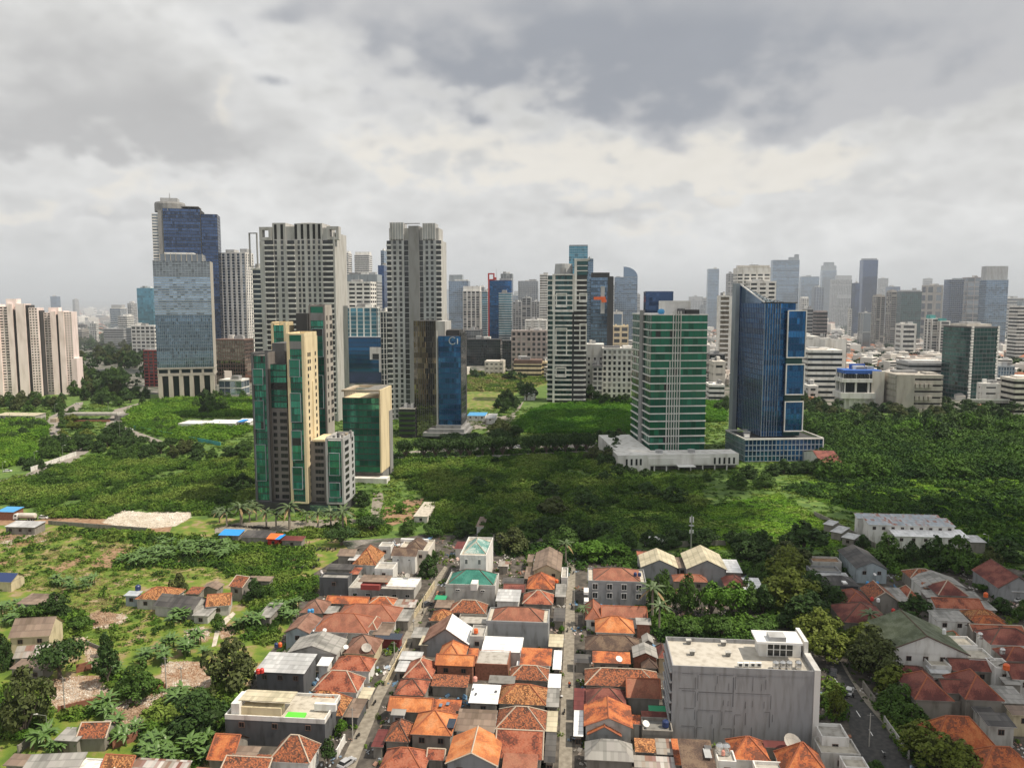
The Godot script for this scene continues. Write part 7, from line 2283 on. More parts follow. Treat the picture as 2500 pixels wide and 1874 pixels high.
	water_tank(29.59,5.2,-161.46,"pink_plastic","small pink tank between two big shiny tanks",0.45,1.2)
	house("orange hip roof in front of the large grey block",35.4,-165.5,8.1,7.6,4.2,3.1,"hip","tile_orange","plaster_white")
	house("thin orange roof strip left of the dark brown tiled house",20.2,-163.2,1.6,8.8,4,0.8,"shed","tile_orange")
	house("maroon awning at the foot of the large grey block",41.9,-167.3,5.5,2,4.6,0.5,"shed","sheet_maroon")
	dish(44.71,4,-165.56,2,"big mesh satellite dish in front of the large grey block",0.5,"concrete")
	house("bright orange hip at the bottom right of the large grey block",45.4,-160.5,9.3,8.9,4.5,4.9,"hip","tile_orange","plaster_white")
	house("white angled porch at the bottom edge between orange roofs",40.3,-159.1,9.6,2.8,4.2,0.7,"flat","concrete","plaster_white")

func houses_far_east() -> void:
	house("long dark roofed warehouse with a pale blue front",102.2,-295.1,11.1,21.5,5.4,2.5,"gz","sheet_dark","plaster_blue",{"rows":1,"win":2})
	water_tank(97.06,3.4,-273.96,"blue_plastic","left one of two blue boxes below the pale blue front",0.55,1.2)
	water_tank(100.32,3.4,-273.97,"blue_plastic","right one of two blue boxes below the pale blue front",0.55,1.2)
	dish(102.38,3.5,-282.52,0.6,"small dish on the pale blue warehouse front",0.5,"white_paint")
	house("beige yard roof with orange debris left of the warehouse",89.3,-296.5,10.4,6.3,4,0.7,"flat","soil","plaster_pale")
	house("grey concrete yard roof left of the warehouse",85.8,-285.9,10.3,6.2,4,0.7,"flat","concrete_dark","plaster_grey")
	house("pale sheet roof below the concrete yard roof",87.1,-281.6,11.4,3.7,3.8,0.4,"shed","sheet_pale")
	house("near black hip roof with a solar heater",87.1,-275.4,12.7,9.3,3.8,2.1,"hip","sheet_dark","plaster_dark")
	on("solar_heater","white_paint",-0.15,1.22,5.61,8.02,5.6,6)
	house("orange gable beside the grey roof in the shaded quarter",96.4,-261.6,8.6,11.2,4.5,2.9,"gz","tile_mottled")
	house("grey flat slope right of the shaded orange gable",100.9,-262.7,8.4,10.5,4,0.8,"shed","sheet_grey")
	house("small red hip right of the grey flat slope",106.9,-264.7,4,8.4,4,2.2,"hip","tile_red")
	water_tank(91.87,5,-254.69,"red_plastic","red tank above the maroon hip roofs",0.55,1.2)
	water_tank(95.95,4,-247.94,"red_plastic","red tank right of the maroon hip roofs",0.55,1.2)
	water_tank(93.42,5,-253.8,"white_paint","white tank above the maroon hip roofs",0.55,1.2)
	house("first maroon hip roof under the street trees",87.2,-257.7,9.7,13.3,4,3,"hip","tile_maroon","plaster_old",{"cap":"ridge_red"})
	house("large maroon hip roof with pale flecks, in front of the first",85.1,-245.5,14.2,14.2,4,3.8,"hip","tile_maroon")
	house("small orange patch roof at the corner of the large maroon hip",87.9,-236.2,4.1,5.4,3.5,1.6,"hip","tile_ochre")
	house("moss green gabled house with white walls and balcony",91.2,-221.7,22.4,19,6.6,4.9,"gz","tile_moss","plaster_white",{"rows":1,"win":5,"cap":"ridge_dark"})
	house("lower moss green roof at the front of the gabled house",94.5,-218.5,7.8,7.4,5.4,2.1,"gx","tile_moss","plaster_pale")
	house("small moss green roof right of the gabled house",105.1,-227.3,4,6.4,5.2,1.5,"hip","tile_moss","plaster_white")
	water_tank(99,9,-220.37,"white_paint","white tank on the moss green roof",0.5,1.6)
	house("mottled orange roof at the edge of the big trees",118.8,-284.1,10.7,8.1,4,2.2,"hip","tile_mottled")
	house("grey asbestos roofs beside the mottled orange one",121.1,-276.8,15,10.8,4,2.5,"gz","sheet_grey","plaster_white")
	house("steep dark red pyramid roof",120.7,-268.4,9.7,9.6,4.2,3.6,"hip","tile_maroon","plaster_old",{"cap":"ridge_pale"})
	house("little ochre roof left of the steep pyramid",116.8,-273.9,4.1,4.8,3.5,1.2,"gx","tile_ochre")
	house("grey sheet roofs below the steep pyramid",120.8,-265.9,17.5,5.8,3.5,0.6,"shed","sheet_grey")
	house("long red ribbed roof below the steep pyramid",117.8,-256.3,14.5,8.3,4.2,1.9,"gx","tile_red","plaster_white",{"cap":"ridge_red"})
	house("grey concrete roof on a white house below the long red roof",110.2,-243.4,9.5,6.8,5,0.6,"shed","sheet_grey","plaster_white")
	house("weathered ochre hip right of the white house",121.9,-247.3,9.8,7.7,4,2.1,"hip","tile_ochre")
	house("orange hip right of the weathered ochre hip",121.6,-243.3,8.9,6,4,1.8,"hip","tile_orange")
	house("red strip roof beyond the moss green house",120.1,-235.7,14.8,4.9,4.6,1.4,"gx","tile_red")
	house("large maroon hip at the right edge",119.3,-227.5,13.5,9.3,5.4,3,"hip","tile_maroon","plaster_white")
	house("dark maroon hip at the right edge, below the large one",116.3,-216.8,8.9,7.4,5.2,2.4,"hip","tile_maroon","plaster_old",{"cap":"ridge_red"})
	house("maroon slope at the right edge beside the orange tank",111.7,-206.7,7.2,7.8,5,2.6,"gx","tile_maroon","plaster_white")
	house("white stepped terrace right of the moss green roof",103.9,-221.8,6.7,6.2,6,0.7,"flat","terrace","plaster_white")
	house("white flat house below the stepped terrace",105,-215,6.8,7.4,5.4,0.7,"flat","terrace","plaster_white")
	house("white tank tower block at the right edge",108.2,-209.3,4.4,6,5.6,0.7,"flat","concrete","plaster_white")
	water_tank(109.75,7,-222.97,"steel_shine","steel tank on the white stepped terrace",0.7,1.8)
	water_tank(111.83,6.3,-215.11,"steel_shine","steel tank on the white tank tower block",0.7,1.6)
	water_tank(107.42,6.8,-204.38,"orange_plastic","orange tank at the right edge above black ground",0.8,1.6)
	water_tank(130.21,4.5,-262.58,"orange_plastic","orange tank right of the steep pyramid roof",0.7,1.6)
	house("maroon hip behind the round hedge tree",85.1,-207.4,8.4,4.9,4,1.4,"hip","tile_maroon")
	house("maroon gable right of the hedge tree",101.4,-211.5,10.6,6.6,4.2,1.9,"gx","tile_maroon")
	house("stained grey walled house under twin maroon hips",91.3,-196.7,18.4,12.2,4.5,0.2,"flat","concrete_dark","plaster_old",{"win":0})
	house("left one of twin maroon hips on the stained grey house",82.6,-192.6,9,12,6.6,3.7,"hip","tile_maroon","plaster_old",{"cap":"ridge_red","win":0})
	house("right one of twin maroon hips on the stained grey house",94.4,-193.8,8.9,12.1,6.6,4.1,"hip","tile_maroon","plaster_old",{"cap":"ridge_red","win":0})
	house("maroon roof joining the twin hips",90.2,-194.4,7.1,6.7,6.4,1.9,"gx","tile_maroon","plaster_old",{"win":0})
	house("orange hip with broad tiles at the bottom right",82,-174,13.5,8.8,4.8,4.8,"hip","tile_orange","plaster_white")
	house("orange hip in the bottom right corner",86.1,-163.7,12.5,9.1,4.6,4.2,"hip","tile_orange")
	house("grey patterned sheet roof right of the twin maroon hips",101.7,-194.7,9,7.6,4.6,0.7,"shed","sheet_grey")
	house("dark sheet roof on a pale open house",93.1,-179.5,6.2,5,6,0.7,"shed","sheet_dark","plaster_pale")
	house("dark flat roof left of the pale open house",93.3,-185.9,4.5,2.5,5,0.4,"shed","sheet_dark","plaster_pale")
	house("brown grey sheet roof at the right edge above the pale house",101.5,-185.6,5.8,3.7,5.4,0.5,"shed","sheet_brown","plaster_cream")
	house("grey gabled house with a dark red roof by the shaded drive",144.5,-280.2,12.8,18.9,4.6,4.2,"gz","tile_maroon","plaster_grey")
	house("white sheet porch in front of the grey gabled house",146.8,-273.1,8.4,4.5,3.6,0.4,"shed","sheet_white")
	house("white warehouse with rust streaked blue grey roof",134.9,-338,34.5,9,8,1.2,"shed","sheet_steel","plaster_white",{"rows":1,"win":9})
	house("second rust streaked warehouse roof behind the first",133.4,-345.3,34.8,4.5,8,1.2,"shed","sheet_steel","plaster_white",{"rows":1,"win":2})
	house("long white shed roof behind dark trees",140.1,-331.1,29,8.8,5.4,1,"shed","sheet_white","plaster_white")
	house("grey end roof right of the long white shed",156.6,-327.7,6.3,8.1,4.6,0.6,"shed","sheet_pale")
	house("narrow long grey shed running beside the field wall",108.3,-340.2,4.9,10.2,3.6,0.4,"shed","sheet_pale","plaster_old",{"turn":-38})
	house("narrow grey shed end by the black tree",109.7,-330.8,5.4,7.4,3.6,0.4,"shed","sheet_pale","plaster_old",{"turn":-38})
	house("narrow grey shed head with a blue tank",107.5,-350.4,4.4,7.2,3.6,0.4,"shed","sheet_pale","plaster_old",{"turn":-38})
	house("brownish terrace with white walls beside the street",55,-168.9,8.1,6.1,3.6,0.7,"flat","terrace","plaster_pale")
	house("white low building with a blue stripe beside the street",55,-172.7,5.7,5.8,5,0.7,"flat","concrete","plaster_white")
	house("white wall porch at the street corner",56.9,-163.3,4.8,4.2,3.4,0.7,"flat","terrace","plaster_white")
	house("grey sheet roof filling the gap left of the steep pyramid roof",101.6,-261,4.2,7,4,0.5,"shed","sheet_grey")
	house("dark tiled lean-to below the large maroon hip",83.7,-234.7,3.8,4.4,3.4,0.5,"shed","tile_umber")
	house("rusty sheet roof between ochre and orange hips at right",114.4,-245.2,4.1,6.1,3.8,0.5,"shed","sheet_rust")
	house("grey yard roof right of the long red ribbed roof",127.4,-256.3,3.6,6.9,3.8,0.4,"shed","sheet_grey")
	house("pale sheet roof behind the twin maroon hips",92.5,-208.1,4.9,3.6,4.2,0.4,"shed","sheet_pale","plaster_white")
	house("brown sheet roof left of the orange corner roofs",75.1,-175.9,3.5,4.3,3.6,0.5,"shed","sheet_brown")
	house("white flat roof between moss green house and maroon gable",93.4,-210.9,5.1,5.1,4.6,0.7,"flat","terrace","plaster_white")
	house("grey sheet strip behind the stained grey house",107.9,-202.8,4.3,3.4,4.4,0.4,"shed","sheet_grey")
	house("umber tiled hip in the gap below the dark brown hip",17.7,-206.1,4.4,5,3.6,1.4,"hip","tile_umber")
	house("small rusty shed in the yard by the white SUV",-29.4,-284.1,3.9,4.8,3.2,0.4,"shed","sheet_rust")
	house("brown roofed terrace at the head of the alley",-19.8,-290.4,2.5,7.7,3.6,0.4,"shed","sheet_brown","plaster_cream")
	house("red sheet roof behind the white three storey block",-48.3,-302.4,4.2,8.5,4,0.4,"shed","sheet_maroon","plaster_white")

func houses_field() -> void:
	house("pale brown roofed house at the left edge of the rubble",-157.4,-207.6,11.1,10.3,5.6,3.7,"gx","sheet_brown","plaster_cream",{"turn":14})
	house("rust stained low roof below the pale brown house",-150.2,-197.6,9.8,6.5,3.6,2.1,"gx","sheet_rust","plaster_old",{"turn":14})
	house("grey flat sheet roof right of the rust stained one",-146.3,-201.3,4.5,4.4,3.6,0.4,"shed","sheet_pale","plaster_pale")
	house("low brown roof behind the spreading tree",-146.6,-190.8,9.6,4.9,3.2,0.5,"shed","sheet_brown")
	house("blue grey sheet roof with a dark tank at the end of the row",-148.2,-241.4,4.8,3.5,3.8,0.4,"shed","sheet_steel","plaster_blue")
	water_tank(-148,4.2,-243.93,"navy_plastic","dark blue tank on the blue grey sheet roof",0.9,1.8)
	house("weathered orange hip roof of the lone row",-139.3,-242.5,12.3,9.8,3.6,2.5,"hip","tile_ochre","plaster_pale")
	house("dark grey gable of the lone row",-128.6,-236.5,14.8,9.6,3.6,2.4,"gx","sheet_dark","plaster_pale",{"turn":-8})
	house("small mottled roof behind the dark grey gable",-129.1,-246,4.7,4.7,3.6,0.8,"shed","tile_mottled")
	house("tall grey shack behind the lone row",-126.8,-253.2,6.3,5.6,2.7,1.2,"gz","sheet_brown")
	house("orange gable at the right end of the lone row",-117.2,-238.8,7.4,9.4,3.6,2.3,"gx","tile_ochre","plaster_pale",{"turn":18})
	house("low patched shed roof below the dark grey gable",-118.7,-231.9,5.3,7.4,2.8,0.4,"shed","sheet_grey","plaster_pale")
	house("grey brown roof half hidden by trees left of the field",-176.3,-234,9.7,7.6,3.6,0.7,"shed","sheet_brown")
	house("hut with a dark blue roof at the left edge",-200.2,-252.1,7.1,7.5,3.6,2,"gx","navy_plastic","plaster_cream")
	house("grey flat roof left of the mottled one in the lower rubble",-113.5,-158.7,5.5,4.7,3.6,0.5,"shed","sheet_grey")
	house("mottled orange roof in the lower rubble",-109.2,-161,6.5,6,3.4,2.2,"gx","tile_mottled","plaster_old",{"turn":8})
	house("rusty end roof right of the mottled one in the rubble",-108.2,-163.8,3.2,3.2,3.4,0.4,"shed","sheet_rust")
	house("grey roof slope at the bottom left",-109,-146,11.4,6,4.2,1.2,"shed","sheet_grey","plaster_old",{"turn":10})
	house("dark grey roof in the bottom left corner",-117.9,-148.5,5.9,3.6,3.4,0.5,"shed","sheet_brown")
	house("white walled flat house at the bottom left",-99.8,-145.5,8,7.3,4.2,0.3,"flat","plaster_white","plaster_white")
	house("ochre roof at the bottom left beside the white house",-95.7,-148.5,6.5,4.5,4.2,1.8,"gx","tile_ochre")
	house("rust patched grey roof at the bottom left",-87.9,-147.4,14.3,4.6,4,0.9,"shed","sheet_rust")
	house("blue roofed hut by the tanker",-264.5,-336.6,8.7,7.4,4,0.6,"shed","blue_plastic","brick")
	house("grey roofed shed in front of the tanker",-241.5,-315.7,14.1,7.6,3.6,0.6,"shed","sheet_pale")
	house("white flat site office among bright shrubs",-306.7,-595.7,19.3,17.9,4.5,0.7,"flat","sheet_white","white",{"win":3})
	house("long white site hut beside the site office",-285.4,-601.3,23.3,13.6,4.5,0.9,"shed","sheet_white","white",{"win":4})
	house("white site hut with a blue roof end",-269,-604.8,11.7,11.9,5,1.2,"shed","sheet_white","white",{"win":2})
	on("blue_roof","blue_tarp",-2.81,1.81,-1.26,12.07,6.1,6.3)
	house("small brown roofed house at the scrub edge above the green pyramid",-44.5,-336.4,3.4,14.5,4,0.5,"shed","sheet_brown","plaster_white")
	house("long pale rubble covered wall roof beside the apartment drive",-73.7,-358.5,6.8,25.2,3.2,0.3,"shed","terrace","offwhite")
	house("red roof beside the blue glass podium",142.7,-485.6,12.6,53.4,5,5.8,"gx","tile_maroon","plaster_white")
	house("blue roofed stalls behind the blue ring block",-90.5,-659.5,15.5,17.6,5,0.5,"shed","blue_plastic","plaster_white")
	house("pale flat roofed stalls behind the blue ring block",-77.3,-650.3,7.8,23.9,5,0.5,"shed","sheet_pale","plaster_white")
	house("white open roof at the foot of the condominium",-56.4,-811.2,11.5,25.5,6,0.5,"shed","sheet_white","plaster_white")
	house("long low viaduct like roof at the left edge",-470.1,-616.7,36.6,14.5,6,0.5,"shed","sheet_tan","concrete")

func ground_sheets() -> void:
	sheet("ground","flat built up plain reaching the horizon","town_floor",pv([-30000,20000,30000,20000,30000,-30000,-30000,-30000]),0.0)
	sheet("scrub_ground","green overgrown ground around the towers","scrub_floor",pv([-804.5,-735.5,-502.2,-818.3,-175.1,-777.2,-182.2,-1131.2,-52.6,-1143.2,106.6,-771.8,291.5,-759.8,535.8,-755.4,222.1,-306.3,101.7,-295.1,28.7,-315.1,-40,-334.4,-132.1,-308.3,-290.3,-293.6]),0.02)
	sheet("grass_field","rough grass and soil in front of the rubble wall","field",pv([-338.5,-322.9,-163.6,-346,-112.8,-333.9,-95.2,-306.2,-81.5,-287.3,-86.5,-245.9,-87.7,-220.1,-67,-152.4,-67.3,-127.6,-148,-120.1]),0.05)
	sheet("yards","worn ground between the packed houses","yard",pv([-55.8,-118.8,-75.6,-155.4,-88.7,-198.9,-89.9,-225.8,-99.3,-276.5,-91.7,-312,-64.8,-332.1,-37.9,-317,-4,-303.3,21.9,-310.8,33.8,-301.9,74.7,-305.6,104.5,-308.4,127.1,-304.3,179.6,-306.9,121.8,-135.3]),0.07)
	sheet("dirt_road","pale dirt road along the low block wall","soil",pv([-284.4,-333,-267.7,-335.6,-249.8,-334.2,-247.1,-339.3,-219.3,-339.5,-208.2,-340.1,-182.7,-329.8,-179.7,-322.2,-209.4,-323.6,-240,-329.3,-275.4,-322.2]),0.09)
	sheet("rubble_heap_ground","pale crushed rubble beside the dirt road","pale_rubble",pv([-217.7,-333.3,-219.9,-344.1,-220.5,-353.6,-207.4,-351.6,-186.4,-354.2,-182,-344.5,-181.6,-330.9,-189.6,-327.3,-206.9,-328.5]),0.13)
	sheet("rubble_patch","brick rubble left on cleared ground","rubble_ground",pv([-141.9,-189.3,-134.4,-192.4,-129.2,-192.9,-119,-183,-120.6,-179.6,-127.4,-174.1,-134.1,-179.4]),0.1)
	sheet("rubble_patch","brick rubble left on cleared ground","rubble_ground",pv([-116.5,-201.7,-110.7,-203.2,-104.7,-203.5,-95.9,-189.7,-102.5,-187.5,-108.6,-186.8]),0.1)
	sheet("rubble_patch","brick rubble left on cleared ground","rubble_ground",pv([-117,-177.5,-112.2,-184.4,-104.7,-187.3,-100.3,-179,-99.2,-171.8,-99.5,-166.1,-109.2,-168.3]),0.1)
	sheet("rubble_patch","brick rubble left on cleared ground","rubble_ground",pv([-158.7,-229.7,-155.8,-234.6,-146.3,-233.2,-142.2,-227.9,-147.1,-220.9,-151.6,-223.7]),0.1)
	sheet("rubble_patch","brick rubble left on cleared ground","rubble_ground",pv([-151,-214.9,-148.6,-215.6,-138.7,-207.8,-133.1,-198.4,-134,-196.6,-141.6,-205.6]),0.1)
	sheet("rubble_patch","brick rubble left on cleared ground","rubble_ground",pv([-120.8,-223.3,-117.3,-226.3,-113,-223,-111.3,-216.1,-117.3,-217.5]),0.1)
	sheet("rubble_patch","brick rubble left on cleared ground","rubble_ground",pv([-111.3,-224.2,-109.8,-229.8,-104.3,-221.8,-107.2,-218.4]),0.1)
	sheet("soil_patch","bare red soil among banana plants","soil",pv([-188.4,-279.2,-191.8,-298.3,-181.2,-303.1,-176,-302.6,-175.9,-288.9,-176.4,-275.5,-181.6,-273.1]),0.09)
	sheet("soil_patch","thin worn soil across the grass","soil",pv([-200.8,-273.2,-198.7,-283.3,-195.3,-288.9,-192.1,-285.7,-193.3,-277.1,-193.5,-269.1]),0.09)
	sheet("soil_patch","worn soil at the left edge of the grass","soil",pv([-226.3,-276.6,-217.9,-281.6,-215.6,-279.2,-218.5,-274]),0.09)
	sheet("footpath","pale footpath leading to the lone row of houses","pale_rubble",pv([-107.4,-212.6,-111.9,-224.2,-113.3,-233.9,-112.9,-238.6,-111.2,-237,-110.6,-228.6,-109.7,-222.3,-106.5,-213.6]),0.14)
	sheet("garden_lawn","lawn under the round trees","field",pv([25.4,-243,52.8,-245.6,52.5,-233.1,24,-228.4]),0.12)
	sheet("lawn","smooth lawn behind the blue ring block","field",pv([-129.5,-854.2,-74,-859.3,-77.8,-725,-109.7,-730.2]),0.1)
	sheet("meadow_ground","bright meadow before the black glass blocks","field",pv([-178.5,-1144,-52,-1071.5,-46,-948.9,-74.2,-861.6,-134.8,-862.8]),0.08)
	sheet("paved_yard","pale paved yard behind the blue ring block","road_pale",pv([-102.2,-673.5,-80.4,-672,-66.2,-695,-61.4,-797.6,-60.4,-726.6,-66.1,-652.9,-80.3,-608.5,-93.1,-613.1]),0.12)
	sheet("lane","narrow paved lane on the left between the house rows","lane_paving",pv([-52.1,-155.3,-53,-184.7,-53.4,-214,-53.8,-245.5,-53.7,-270.8,-52.5,-289,-51.1,-287.4,-51.2,-266.5,-50.7,-236,-50,-213.9,-50.2,-187.3,-48.4,-155.6]),0.12)
	sheet("alley","straight narrow alley between the middle and right house rows","lane_paving",pv([-4.9,-157,-5.3,-192.2,-5.5,-228.8,-5.8,-266.3,-5.9,-301.3,-3.1,-301.6,-2.8,-266.6,-2.5,-229.1,-2.3,-192.5,-2,-157.2]),0.12)
	sheet("street","asphalt street at the right under trees","asphalt",pv([58.8,-162.3,60.8,-173.2,63.2,-186.2,64.9,-195.7,65.7,-211.1,68.6,-225.4,74.5,-247.6,77.4,-247.8,72,-222.7,71,-213.4,70.4,-198.1,71.2,-186.9,71.3,-179.7,70.2,-163.4]),0.12)
	sheet("pavement","narrow brownish pavement on the right of the street","lane_paving",pv([71.6,-220.8,72.1,-217.6,71.4,-209.1,72.3,-199.4,72.3,-187,72.4,-179.8,71.3,-179.7,71.2,-186.9,70.4,-198.1,71,-213.4]),0.24)
	sheet("lane_marking","white dash painted on the street","white_paint",pv([66.8,-175.2,66.9,-175.2,67,-173.8,66.8,-173.7]),0.15)
	sheet("lane_marking","white dash painted on the street","white_paint",pv([67,-184,67.2,-184,67.1,-181.2,66.9,-181.2]),0.15)
	sheet("lane_marking","white dash painted on the street","white_paint",pv([66.9,-192.6,67.1,-192.6,67.1,-189.6,66.9,-189.6]),0.15)
	sheet("lane_marking","white dash painted on the street","white_paint",pv([66.8,-210.2,67,-210.2,67.1,-207.2,66.9,-207.1]),0.15)
	sheet("road","road curving past the pink apartments","road_pale",pv([-486.7,-700.5,-503,-738.7,-498.9,-743.8,-477.6,-709.8,-457.4,-671,-430.8,-616.7,-421.4,-598.5,-397.2,-565.8,-373.1,-541.6,-389.3,-541.1,-424,-586.2,-443.4,-609.1,-460.9,-637.6,-473.5,-668]),0.1)
	sheet("road","road with kerbs coming down to the left edge","road_pale",pv([-329.1,-403.8,-323.1,-420.9,-328.9,-461.3,-341.5,-493.7,-354.4,-519.1,-345.2,-519.9,-330.1,-494.8,-320.6,-467.6,-315.7,-444.6,-312.7,-415.7,-318.7,-390.7]),0.1)
	sheet("road","road on the right of the underpass","road_pale",pv([-379.3,-590.3,-405.4,-635.8,-435,-692.9,-439.1,-754.1,-432,-754.7,-422.8,-732.5,-411.6,-673.7,-374.2,-602.9,-348.7,-580.4,-301.4,-537.3,-302.7,-526.2,-347.6,-570.4]),0.1)
	sheet("road","broad road under the row of umbrella trees","road_pale",pv([-126.8,-505.1,-97.7,-534.6,-47.7,-550.8,14.8,-562.5,16.1,-534.1,-44.4,-512.7,-90.7,-496,-121.5,-483.6]),0.1)
	sheet("road","pale road joining behind the umbrella trees","road_pale",pv([-76.7,-579,-72.7,-652.8,-63.1,-697.6,-59.3,-684.2,-65,-614.7,-68.6,-567]),0.12)
	sheet("drive","paved drive of the apartment complex","lane_paving",pv([-102.3,-366.5,-110.1,-400.4,-105.6,-400.9,-101,-386.1,-94.6,-351.9,-98.2,-351.6]),0.12)
	sheet("forecourt","brown earth court beside the apartment drive","soil",pv([-96.8,-372.4,-89.5,-387.2,-81.4,-390.9,-77.8,-353.5,-85.5,-340.9,-92.4,-347.3]),0.1)
	sheet("forecourt","paved strip with palms before the apartment complex","lane_paving",pv([-162.6,-329.2,-156.5,-339,-106.8,-350.8,-100.8,-344.1,-113.2,-329.4,-157.6,-318.9]),0.1)

func walls_and_works() -> void:
	fence("garden_wall","wall","low grey block wall along the dirt road",-239.7,-328.1,-189.4,-321.3,2,"plaster_old",0.3)
	fence("garden_wall","wall","long grey wall below the umbrella trees",-116.5,-482.6,-52.4,-496.1,2.6,"plaster_pale",0.3)
	fence("garden_wall","wall","grey wall piece right of the long wall below umbrella trees",-52.1,-497.1,7.9,-517.6,2.6,"plaster_old",0.3)
	fence("garden_wall","wall","stone wall slanting across the right hand field",107.4,-374.6,110.6,-364.6,2.2,"plaster_old",0.3)
	fence("garden_wall","wall","field wall behind the narrow sheds",110.6,-364.6,118.2,-327.2,2.2,"plaster_old",0.3)
	fence("garden_wall","wall","teal hoarding along the shrubs beside the road",-352.6,-586.9,-252.2,-523.9,2.6,"tealpaint",0.3)
	fence("garden_wall","wall","pale hoarding along the kerbed road",-325.2,-432.6,-329.3,-480.5,2.8,"plaster_white",0.3)
	fence("garden_wall","wall","cream wall on the right of the upper lane",-53.4,-236.9,-52.2,-266.4,2.2,"plaster_cream",0.3)
	fence("garden_wall","wall","white wall at the lane by the clipped trees",-53.6,-160.8,-53.7,-166.8,2.2,"plaster_white",0.3)
	fence("garden_wall","wall","pale wall along the left lane near its middle",-51.3,-194.3,-51.3,-219.3,1.6,"plaster_cream",0.3)
	fence("garden_wall","wall","broken brick wall across the lower rubble",-127.6,-173.9,-117.9,-181.3,1.6,"brick",0.3)
	fence("garden_wall","wall","broken brick wall beside the upper rubble",-111.9,-184.2,-107.7,-187.9,1.4,"brick",0.3)
	fence("garden_wall","wall","round brown wall end by the spreading tree",-136.2,-193.9,-133.7,-196.2,2.4,"brick",0.3)
	fence("garden_wall","wall","low mossy wall stub beside the rubble lane",-144.6,-211,-138.5,-207.8,1.2,"concrete_dark",0.3)
	fence("garden_wall","wall","brick garden wall at the bottom left",-113.2,-157.6,-106.2,-161.3,2,"brick",0.3)
	fence("garden_wall","wall","second brick garden wall at the bottom left",-104.8,-160,-101.5,-163.8,2,"brick",0.3)
	fence("garden_wall","wall","brown wall along the yard at the left corner",-124.6,-156.2,-124.6,-166.9,2,"plaster_old",0.3)
	fence("garden_wall","wall","grey boundary wall behind the mixer truck",32.8,-320.3,57.9,-324.7,2.4,"plaster_old",0.3)
	fence("garden_wall","wall","white wall along the shaded drive at right",144.5,-298.8,141.3,-277.1,2.2,"plaster_white",0.3)
	fence("garden_wall","wall","pale wall on the right of the street",71.6,-186.9,71.5,-172.4,2,"plaster_pale",0.3)
	fence("garden_wall","wall","stained wall on the right of the upper street",72.5,-204.2,72.5,-195.6,2.2,"plaster_old",0.3)
	var br := thing("road_bridge", "short concrete road bridge over the underpass", "bridge", Vector3(-412.8, 0, -624.99), 0.1)
	slab(br,"deck","concrete",-22,22,-14,0,4.4,5.6)
	slab(br,"parapet","offwhite",-22,22,-0.5,0.1,5.6,6.8)
	slab(br,"abutment","concrete_dark",-25,-19,-14,-0.6,0,4.4)
	slab(br,"abutment","concrete_dark",19,25,-14,-0.6,0,4.4)
	slab(br,"ramp_wall","sand",-30,-25,-8,8,0,3)
	slab(br,"ramp_wall","brick",-16,18,5,6,0,1.6)
	car(-29.96,-287.27,0.15,0.75,0.75,0.75,"white SUV parked in the yard behind the green hip house","suv","")
	car(67.29,-211.73,1.25,0.03,0.03,0.04,"black car on the shaded upper street","suv","")
	car(-26.53,-306.93,0.1,0.75,0.75,0.75,"small pale car beside the brown gable","car","")
	car(-450.22,-631.68,2.2,0.03,0.03,0.04,"black car highest on the curving road","car","")
	car(-460.01,-649.84,2.2,0.4,0.41,0.43,"silver car just past the highest black one on the curving road","car","")
	car(-418.03,-589.72,1.7,0.03,0.03,0.04,"dark car at the bend of the curving road","car","")
	car(-403.05,-567.99,1.7,0.4,0.41,0.43,"silver car just below the bend of the curving road","car","")
	car(-400.58,-558.35,1.5,0.03,0.03,0.04,"black car at the left kerb of the curving road","car","")
	car(-390.3,-555.55,2.9,0.4,0.41,0.43,"silver car under the trees by the curving road","car","")
	car(-388.35,-619.35,1.9,0.75,0.75,0.75,"white car on the road right of the underpass","car","")
	car(-358.91,-585.17,0.3,0.75,0.75,0.75,"left one of two white vans parked by the lamp post","suv","")
	car(-352.32,-581.17,0.3,0.75,0.75,0.75,"right one of two white vans parked by the lamp post","suv","")
	car(-338.48,-430.73,0.4,0.75,0.75,0.75,"white car at the far left kerb","car","")
	car(-493.17,-725.93,0.3,0.75,0.75,0.75,"white car on the forecourt below the pink apartments","car","")
	car(-248.59,-337.15,0,0.75,0.75,0.75,"white van beside the tanker","suv","")
	car(-264.91,-334.83,0,0.2,0.4,0.5,"light blue car left of the tanker","car","")
	car(-13.5,-519.7,0.1,0.4,0.41,0.43,"white car, first from left of four under the right umbrella trees","car","")
	car(-10.4,-521.03,0.1,0.75,0.75,0.75,"white car, second of four under the right umbrella trees","car","")
	car(-4.56,-524.72,0.1,0.4,0.41,0.43,"white car, third of four under the right umbrella trees","car","")
	car(-1.81,-526.03,0.1,0.75,0.75,0.75,"white car, rightmost of four under the right umbrella trees","car","")
	car(-44.96,-536.69,0.1,0.4,0.41,0.43,"pale car between the umbrella rows","car","")
	car(-47.65,-532.56,0.1,0.75,0.75,0.75,"pale car just left of the one between the umbrella rows","car","")
	car(-79.31,-509.48,0.1,0.4,0.41,0.43,"white car under the left umbrella trees","car","")
	car(-74.22,-515.11,0.1,0.75,0.75,0.75,"second white car under the left umbrella trees, further right","car","")
	tanker(-255.26,-334.13,0.0,false,"long cream tanker truck parked on the dirt road")
	tanker(29.59,-321.85,PI,true,"white concrete mixer truck behind the twin gables")
